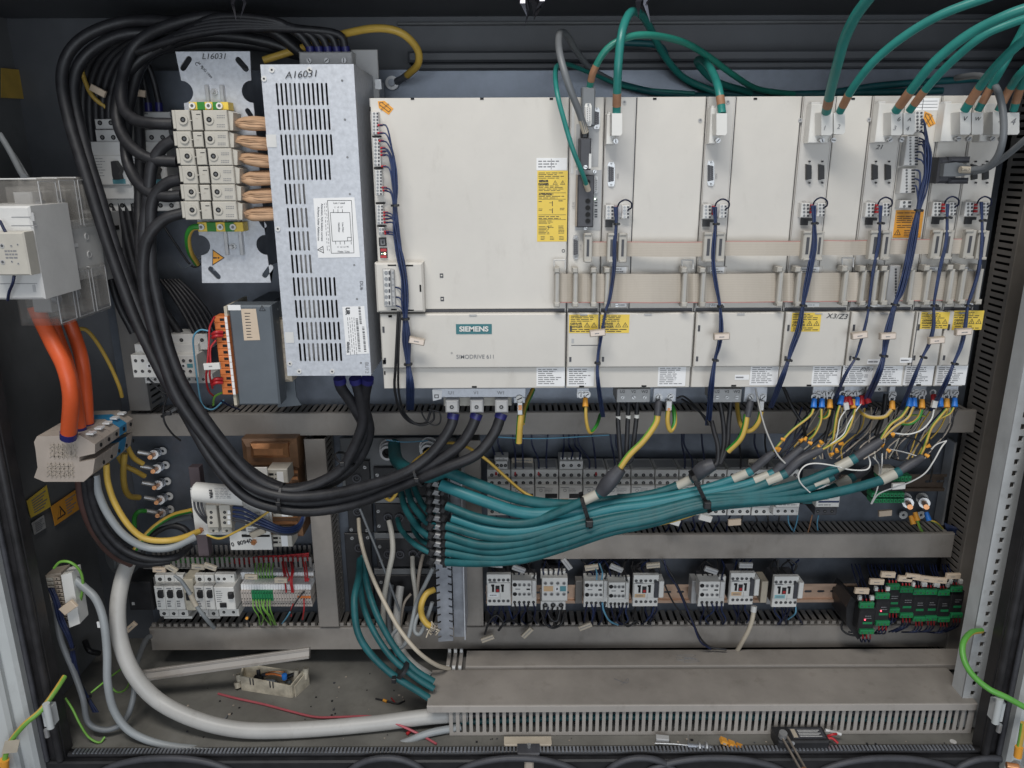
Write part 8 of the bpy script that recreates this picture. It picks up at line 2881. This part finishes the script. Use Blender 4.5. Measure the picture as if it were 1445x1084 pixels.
for lab, pts, r_, m_ in (
  ('pale grey-blue cable sweeping under the green and yellow one', [(135, 670, 1.25), (139, 695, 1.25), (152, 725, 1.255), (175, 755, 1.26), (205, 772, 1.27), (240, 773, 1.28), (275, 758, 1.31)], .0068, 'conduit2'),
  ('black cable inside the sweeping group, inner one', [(126, 672, 1.24), (131, 705, 1.25), (147, 745, 1.26), (175, 775, 1.27), (210, 788, 1.28), (248, 786, 1.30), (268, 770, 1.34)], .0070, 'cableblk'),
  ('black cable inside the sweeping group, middle one', [(119, 672, 1.24), (124, 710, 1.25), (140, 752, 1.26), (170, 783, 1.28), (205, 795, 1.30), (240, 792, 1.32)], .0068, 'cableblk'),
  ('dark brown cable on the outside of the sweeping group', [(111, 674, 1.24), (116, 710, 1.25), (132, 750, 1.27), (158, 782, 1.30), (185, 796, 1.33)], .0070, 'brown'),
  ('black cable bowing up behind the green and yellow cable', [(200, 780, 1.40), (215, 755, 1.41), (240, 742, 1.42), (262, 748, 1.42), (268, 765, 1.42)], .0066, 'cableblk'),
  ('grey cable bowing up behind the green and yellow cable', [(192, 783, 1.39), (208, 755, 1.41), (235, 738, 1.42), (272, 728, 1.42)], .0060, 'conddk')):
 cable('cable', lab, pts, r_, m_, 'cables sweeping from the rail terminals')
cable('conduit', 'thickest pale grey cable curving down and along the cabinet floor', [(183, 788, 1.36), (172, 820, 1.33), (166, 860, 1.30), (170, 905, 1.28), (188, 950, 1.26), (222, 988, 1.25), (275, 1015, 1.235), (340, 1030, 1.23), (420, 1030, 1.235), (520, 1022, 1.25), (600, 1012, 1.262), (660, 1008, 1.27)],
  .0148, 'conduit', None, n=20)
b = B()
b.cyl(W(184, 786, 1.361), .011, .012, 'conduit2', (0.15, 0, 1), 16)
b.obj('conduit_end', label='frayed upper end of the thickest grey cable', cat='cable end')
cable('conduit', 'thinner grey cable running in front of the thickest one', [(100, 812, 1.28), (118, 828, 1.27), (135, 845, 1.26), (146, 875, 1.25), (151, 920, 1.24), (152, 965, 1.23), (162, 1005, 1.225), (188, 1035, 1.22), (240, 1053, 1.215), (320, 1058, 1.215), (420, 1057, 1.217), (520, 1057, 1.22), (565, 1050, 1.225), (605, 1035, 1.235), (650, 1026, 1.25)],
  .0072, 'conduit2', None, n=14)
cable('conduit', 'dark grey cable curling in the left floor corner', [(78, 850, 1.28), (85, 900, 1.26), (105, 950, 1.25), (117, 985, 1.24), (125, 1020, 1.235), (150, 1030, 1.235), (175, 1018, 1.25), (188, 985, 1.27), (192, 940, 1.32), (205, 905, 1.40), (212, 898, 1.42)], .0056, 'conddk', None)
t = thing('terminal_strip', 'small brown terminal strip with a white plug on the left wall', 'terminal strip', W(88, 885, 1.27))
b = B()
b.quadp([(64, 812), (86, 808), (100, 884), (80, 890)], 1.28, .03, 'beigedk')
b.obj('base', t)
b = B()
b.quadp([(86, 812), (101, 808), (113, 880), (98, 886)], 1.262, .03, 'white')
b.obj('plug', t)
for k in range(12):
 b = B()
 y_ = 816 + k * 5.6
 x_ = 65 + k * 1.2
 b.pb(x_, y_, x_ + 9, y_ + 4, 1.277, .004, 'beige', .0006)
 b.pb(x_ + 11, y_ - 1, x_ + 19, y_ + 3.2, 1.272, .006, 'beigedk', .0006)
 p = W(x_ + 15, y_ + 1, 1.272)
 b.cyl((p.x, 1.2714, p.z), .0014, .0005, 'dark', n=6)
 b.obj('terminal', t)
b = B()
k0 = len(b.v)
b.pb(83, 853, 107, 864, 1.245, .006, 'tagbeige', .001)
b.rot(k0, -36, W(95, 858, 1.245))
b.obj('cable_marker', label='beige marker tilted over the small brown terminal strip', cat='cable marker')
harness('dark blue wire harness dropping from the small brown terminal strip', [(72, 830), (80, 850), (86, 875), (96, 897), (102, 915), (104, 940), (112, 965), (124, 985), (135, 1005)], 1.255, 9, 3.6, 'navy', ties=(4, 7), r=.0016)
wires([('lime', [(76, 802, 1.26), (85, 793, 1.26), (100, 794, 1.26), (113, 806, 1.265), (117, 825, 1.27), (113, 850, 1.28), (106, 875, 1.30)], .0026, 'yellow-green wire bowing over the small brown terminal strip'),
  ('lime', [(92, 985, 1.23), (102, 1000, 1.225), (113, 1022, 1.22), (125, 1040, 1.22), (140, 1048, 1.22), (148, 1040, 1.23)], .0022, 'yellow-green wire lying in the left floor corner'),
  ('lime', [(128, 978, 1.27), (150, 960, 1.30), (170, 945, 1.36)], .0020, 'thin yellow-green wire slanting behind the grey cables'),
  ('lime', [(155, 968, 1.27), (166, 977, 1.27), (178, 972, 1.30), (186, 955, 1.36)], .0018, 'second thin yellow-green wire behind the grey cables')])
b = B()
b.pb(137, 878, 143, 886, 1.27, .002, 'paper')
b.obj('paper_tag', label='tiny white tag on the left wall beside the grey cable', cat='tag')
b = B()
b.tube([WX(120, 905, XW + .004), WX(126, 918, XW + .02), WX(140, 922, XW + .03)], .006, 'blk', n=8)
b.obj('plastic_clip', label='black plastic clip stuck on the left wall', cat='clip')
t = thing('blanking_plug', 'round grey blanking cap behind the thick grey cable', 'cap', WX(157, 790, -.85))
b = B()
p = W(157, 790, 1.46)
b.cyl((p.x, p.y, p.z), .030, .02, 'wallgrey', (.6, .7, 0), 24)
b.cyl((p.x - .002, p.y - .002, p.z), .022, .004, 'conddk', (.6, .7, 0), 24)
b.obj('disc', t)
# ================================================================ things lying on the floor
def F3(px, py, h=0.0):
 q = WZ(px, py, ZF + h)
 return q
t = thing('broken_housing', 'open broken off-white plastic box with coils and wires inside', 'plastic box', F3(385, 985))
A_, B_, C2, D_ = F3(341, 974), F3(411, 985), F3(433, 966), F3(345, 955)
hh = Vector((0, 0, .026))
def wall_(b, p, q, h0, h1, m, th=.003):
 d = (q - p).normalized()
 n_ = Vector((-d.y, d.x, 0)) * th
 vs = [p, q, q + Vector((0, 0, h1)), p + Vector((0, 0, h0))]
 vs += [v + n_ for v in vs]
 b.add(vs, [(0, 1, 2, 3), (5, 4, 7, 6), (4, 0, 3, 7), (1, 5, 6, 2), (3, 2, 6, 7), (4, 5, 1, 0)], m)
b = B()
wall_(b, A_, B_, .034, .028, 'oldwhite')
b.obj('front_side', t)
b = B()
wall_(b, B_ + Vector((.003, 0, 0)), C2, .030, .040, 'oldwhite')
wall_(b, B_ + Vector((.009, .002, 0)), C2 + Vector((.006, 0, 0)), .026, .036, 'oldwhite', .002)
b.obj('right_side', t)
b = B()
wall_(b, C2, D_, .030, .034, 'oldwhite')
wall_(b, D_, A_, .034, .034, 'oldwhite')
b.add([A_ + Vector((0, 0, .002)), B_ + Vector((0, 0, .002)), C2 + Vector((0, 0, .002)), D_ + Vector((0, 0, .002))], [(0, 1, 2, 3)], 'oldwhite')
b.obj('back_side', t)
b = B()
m_ = (A_ + B_ + C2 + D_) / 4
for k in range(8):
 q = m_ + Vector((R.uniform(-.034, .034), R.uniform(-.008, .010), R.uniform(.008, .024)))
 b.cyl(q, R.uniform(.004, .008), R.uniform(.01, .02), R.choice(('blk', 'charcoal', 'bluegrey')), (R.uniform(-1, 1), R.uniform(-.3, .3), R.uniform(-.2, .6)), 10)
b.obj('coils', t)
b = B()
b.tube([m_ + Vector((-.008, 0, .032)), m_ + Vector((.01, -.002, .034)), m_ + Vector((.028, -.004, .030))], .0022, 'orange2', n=6)
b.tube([m_ + Vector((-.004, .005, .033)), m_ + Vector((.012, .002, .037)), m_ + Vector((.03, .006, .033))], .0016, 'copper', n=6)
b.obj('orange_wires', t)
b = B()
b.cyl(m_ + Vector((.032, -.004, .024)), .0055, .011, 'lug', (.1, -.2, 1), 12)
b.obj('blue_cap', t)
b = B()
b.cyl(A_ + Vector((-.004, .008, .018)), .007, .014, 'oldwhite', (-.2, .2, 1), 12)
b.cyl(A_ + Vector((-.008, .004, .004)), .007, .012, 'oldwhite', (-.2, .2, 1), 12)
b.cyl(C2 + Vector((0, -.006, .020)), .006, .024, 'oldwhite', (.1, .1, 1), 12)
b.cyl(C2 + Vector((-.018, -.012, .022)), .005, .022, 'oldwhite', (.1, .1, 1), 12)
b.obj('lugs', t)
b = B()
for f in (.2, .26, .60, .66):
 q = A_.lerp(B_, f)
 b.box(q.x - .0012, q.x + .0012, q.y - .0012, q.y - .0002, q.z + .018, q.z + .033, 'ink')
b.obj('slots', t)
def floor_wire(label, pts, r_, m, cat='wire', name='wire', **k):
 b = B()
 b.tube([F3(a, c, h) for a, c, h in pts], r_, m, n=8, **k)
 return b.obj(name, label=label, cat=cat)
floor_wire('long faded red wire lying across the floor and the grey cable', [(308, 979, .002), (335, 986, .003), (372, 994, .003), (410, 1004, .004), (445, 1012, .004), (480, 1012, .010), (520, 1011, .024), (545, 1016, .028), (570, 1026, .018), (595, 1038, .004), (616, 1050, .003)], .0024, 'pink')
floor_wire('short bright red stub under the faded red wire', [(574, 1036, .004), (580, 1030, .006)], .0032, 'red', 'wire end')
t = thing('wire_offcut', 'black wire offcut with amber sleeve on the floor', 'wire offcut', F3(545, 990))
b = B()
b.tube([F3(530, 986, .002), F3(540, 988, .003), F3(552, 991, .003), F3(562, 993, .002), F3(571, 989, .002)], .0018, 'blk', n=6)
b.obj('wire', t)
b = B()
b.tube([F3(541, 988, .003), F3(546, 990, .003)], .0030, 'amber', n=8, sub=1)
b.obj('sleeve', t)
b = B()
b.tube([F3(552, 985, .002), F3(558, 992, .002), F3(563, 993, .002)], .0012, 'red', n=6)
b.obj('red_strand', t)
floor_wire('tiny grey wire offcut on the floor left of the broken box', [(313, 1023, .002), (312, 1017, .003), (319, 1013, .003), (321, 1009, .004)], .0014, 'conddk', 'wire offcut')
b = B()
for k in range(70):
 q = F3(R.uniform(250, 590), R.uniform(950, 1046), .0005)
 if k % 4 == 0:
  q = F3(R.uniform(650, 1350), R.uniform(1042, 1050), .0005)
 s_ = R.uniform(.0006, .0022)
 b.box(q.x - s_, q.x + s_ * R.uniform(.5, 1.5), q.y - s_, q.y + s_, q.z, q.z + s_ * .6, R.choice(('blk', 'beigedk', 'charcoal')))
b.obj('dirt_crumbs', label='dark crumbs and insulation bits scattered on the floor', cat='crumbs', kind='stuff')
t = thing('wire_connector', 'clear crimp connector with a bent pin at the sill', 'connector', F3(935, 1046))
b = B()
k0 = len(b.v)
q = F3(934, 1044, .006)
b.box(q.x - .011, q.x + .013, q.y - .006, q.y + .006, q.z - .004, q.z + .006, 'grey', .001)
b.rot(k0, -8, q, 'Z')
b.obj('body', t)
t = thing('threaded_fitting', 'small rusty threaded fitting with two nuts at the sill', 'fitting', F3(985, 1053))
b = B()
b.tube([F3(924, 1049, .008), F3(950, 1050, .009), F3(972, 1052, .009)], .0016, 'steel', n=8)
b.tube([F3(971, 1037, .012), F3(971, 1052, .009)], .0008, 'steel', n=6)
b.obj('pin', t)
b = B()
b.cyl(F3(970, 1052, .009), .0045, .045, 'zincdk', (1, -.02, -.12), 10)
b.obj('shank', t)
for x_ in (985, 995):
 b = B()
 b.cyl(F3(x_, 1053, .008), .0085, .003, 'steel', (1, 0, -.1), 6)
 b.obj('nut', t)
t = thing('comb_strip', 'yellow three-tooth terminal strip lying at the sill', 'comb', F3(1030, 1052))
b = B()
k0 = len(b.v)
c = F3(1032, 1050, .006)
for k in range(3):
 x_ = c.x + (k - 1) * .017
 b.box(x_ - .006, x_ + .006, c.y - .008, c.y + .006, c.z - .003, c.z + .004, 'amber', .001)
 b.box(x_ - .003, x_ + .003, c.y - .0085, c.y - .004, c.z - .001, c.z + .002, 'beigedk')
b.box(c.x - .020, c.x + .020, c.y - .003, c.y + .001, c.z - .002, c.z + .001, 'amber')
b.rot(k0, 24, c, 'Y')
b.obj('strip', t)
t = thing('limit_switch', 'black limit switch with a slotted metal lever and red wires', 'switch', F3(1130, 1056))
c = F3(1140, 1052, .0)
zs = W(1140, 1034, c.y).z
b = B()
x0, x1 = W(1098, 1045, c.y).x, W(1165, 1045, c.y).x
b.box(x0 - .006, x1, c.y - .018, c.y + .022, ZF + .0005, ZF + .024, 'blk', .003)
b.obj('housing', t)
b = B()
b.box(x0 + .024, x1 - .004, c.y - .010, c.y + .018, ZF + .0243, ZF + .0248, 'charcoal')
b.box(x0 + .026, x0 + .034, c.y - .008, c.y + .014, ZF + .025, ZF + .0254, 'cream')
for k in range(5):
 b.box(x0 + .038, x1 - .010 - .004 * (k % 2), c.y - .006 + k * .004, c.y - .0045 + k * .004, ZF + .025, ZF + .0253, 'ltgrey')
b.obj('type_label', t)
b = B()
p1 = Vector((x0 + .004, c.y - .008, ZF + .032))
p2 = Vector((x0 + .028, c.y - .060, ZF - .004))
d = (p2 - p1)
sd = Vector((1, .25, 0)).normalized() * .0052
for s_ in (-1, 1):
 q = p1 + sd * s_
 r_ = p2 + sd * s_
 w1 = Vector((.0016, 0, 0))
 u1 = Vector((0, .001, .003))
 b.add([q - w1, q + w1, r_ + w1, r_ - w1, q - w1 + u1, q + w1 + u1, r_ + w1 + u1, r_ - w1 + u1], [(0, 1, 2, 3), (7, 6, 5, 4), (0, 3, 7, 4), (1, 5, 6, 2), (0, 4, 5, 1), (3, 2, 6, 7)], 'lever')
b.obj('lever', t)
b = B()
b.cyl(p1 - Vector((0, 0, .006)), .0075, .012, 'steel', (0, -.2, 1), 14)
b.cyl(p2 - Vector((0, 0, .002)), .0055, .008, 'copper', (0, -.2, 1), 12)
b.cyl(Vector((x0 + .020, c.y - .016, ZF + .020)), .004, .003, 'steel', (0, -1, .2), 10)
b.obj('pivot', t)
for k in range(2):
 b = B()
 b.tube([Vector((x1 - .002, c.y + .004 * k, ZF + .014)), Vector((x1 + .010, c.y - .002, ZF + .018 + k * .008)), Vector((x1 + .020, c.y - .008 + k * .01, ZF + .012 + k * .012))], .0024, 'red', n=8)
 b.obj('wire', t)
b = B()
b.cyl(Vector((x1 + .002, c.y + .01, ZF + .026)), .003, .030, 'ltgrey', (1, -.1, -.25), 8)
b.obj('cable_sleeve', t)
t = thing('lock_catch', 'rusty lock catch on the sill in the middle', 'catch', (W(745, 1055, 1.2).x, 1.2, ZF))
b = B()
x_ = W(745, 1055, 1.2).x
b.box(x_ - .020, x_ + .022, 1.178, 1.205, ZF - .004, ZF + .010, 'charcoal', .003)
b.box(x_ - .007, x_ + .010, 1.170, 1.18, ZF - .03, ZF + .004, 'beigedk', .003)
b.cyl((x_ + .002, 1.196, ZF + .010), .004, .006, 'steel', (0, 0, 1), 10)
b.obj('catch', t)
b = B()
b.box(x_ - .045, x_ + .045, 1.206, 1.228, ZF + .0005, ZF + .006, 'cream', .002)
b.obj('bracket', t)
for k, (cx_, rr_) in enumerate(((235, 105), (555 - 10, 60), (730, 95), (905, 55), (1010, 110), (1255, 110), (1400, 60))):
 b = B()
 pts = []
 for i in range(9):
  a = rad(180 - 180 * i / 8)
  pts.append((cx_ + rr_ * math.cos(a), 1106 - 36 * math.sin(a), 1.172))
 b.tube(P3(pts), .006, 'charcoal', n=8)
 b.obj('cable_loop', label='dark cable loop below the sill, %s from the left' % ORD[k], cat='cable', group='dark cable loops below the cabinet sill')
t = thing('earth_cable', 'yellow-green earth cable with a paper tag on the left door', 'cable', W(30, 1070, 1.10))
b = B()
b.tube(P3([(91, 955, 1.19), (78, 975, 1.16), (58, 1002, 1.13), (35, 1022, 1.115), (16, 1045, 1.11), (8, 1065, 1.11), (6, 1084, 1.11), (6, 1100, 1.11)]), .0046, 'yelwire', n=12, m2='lime', k2=7)
b.obj('jacket', t)
b = B()
b.quadp([(7, 1046), (28, 1044), (24, 1062), (2, 1064)], 1.104, .001, 'cream')
b.obj('paper_tag', t)
b = B()
b.tube(P3([(6, 1072, 1.108), (5, 1090, 1.108)]), .008, 'amber', n=10, sub=1)
b.obj('lug', t)
t = thing('earth_cable', 'bright green earth cable arching out at the right side', 'cable', W(1400, 970, 1.15))
b = B()
b.tube(P3([(1385, 890, 1.24), (1370, 893, 1.22), (1359, 908, 1.20), (1360, 930, 1.18), (1372, 952, 1.16), (1395, 972, 1.14), (1420, 984, 1.13), (1455, 1003, 1.12)]), .0052, 'grnb', n=12, m2='yelwire', k2=2)
b.obj('jacket', t)
t = thing('earth_cable', 'yellow earth cable with copper bolt at the lower right door', 'cable', W(1440, 1060, 1.1))
b = B()
b.tube(P3([(1444, 1020, 1.10), (1441, 1040, 1.10), (1437, 1060, 1.10)]), .0045, 'yelwire', n=10, m2='lime', k2=3)
b.obj('jacket', t)
b = B()
b.tube(P3([(1438, 1054, 1.098), (1436, 1068, 1.098)]), .0065, 'amber', n=10, sub=1)
b.obj('lug', t)
b = B()
b.cyl(W(1432, 1078, 1.10), .009, .02, 'steel', (0, -1, 0), 6)
b.cyl(W(1420, 1080, 1.09), .006, .018, 'copper', (1, -.3, 0), 10)
b.obj('bolt', t)
for k, (y_, m_, r_) in enumerate(((1001, 'teal2', .0062), (1014, 'teal', .0062), (1030, 'yelwire', .0036))):
 cable('cable', ('upper teal cable end showing at the right of the floor duct', 'lower teal cable end showing at the right of the floor duct', 'thin yellow cable end at the right of the floor duct')[k],
   [(1340, y_, 1.29), (1356, y_ - 1, 1.285), (1372, y_ - 2 + (k == 2) * 5, 1.28)], r_, m_, 'cable ends right of the floor duct')
for k in range(4):
 b = B()
 zz = ZF + .012 + k * .014
 b.tube([(xs0 + .02, 1.27 + (k % 2) * .02, zz), ((xs0 + x1) / 2, 1.262 + (k % 2) * .02, zz + .003), (W(1350, 1010, 1.28).x, 1.27, zz)] if False else [(W(640, 1010, 1.27).x, 1.262, zz), (W(900, 1010, 1.27).x, 1.27, zz + .004), (W(1340, 1010, 1.27).x, 1.262, zz)], .0064, ('teal', 'charcoal', 'teal', 'conduit2')[k], n=8)
 b.obj('cable', label=('lowest teal cable', 'black cable', 'upper teal cable', 'grey cable')[k] + ' glimpsed through the slots of the floor duct', cat='cable', group='cables inside the floor duct')
b = B()
q = F3(1345, 1047, .0003)
b.cyl(q, .006, .001, 'ltgrey', (0, 0, 1), 14)
b.obj('floor_washer', label='pale washer glued near the right corner of the floor', cat='washer')
flush_curves()
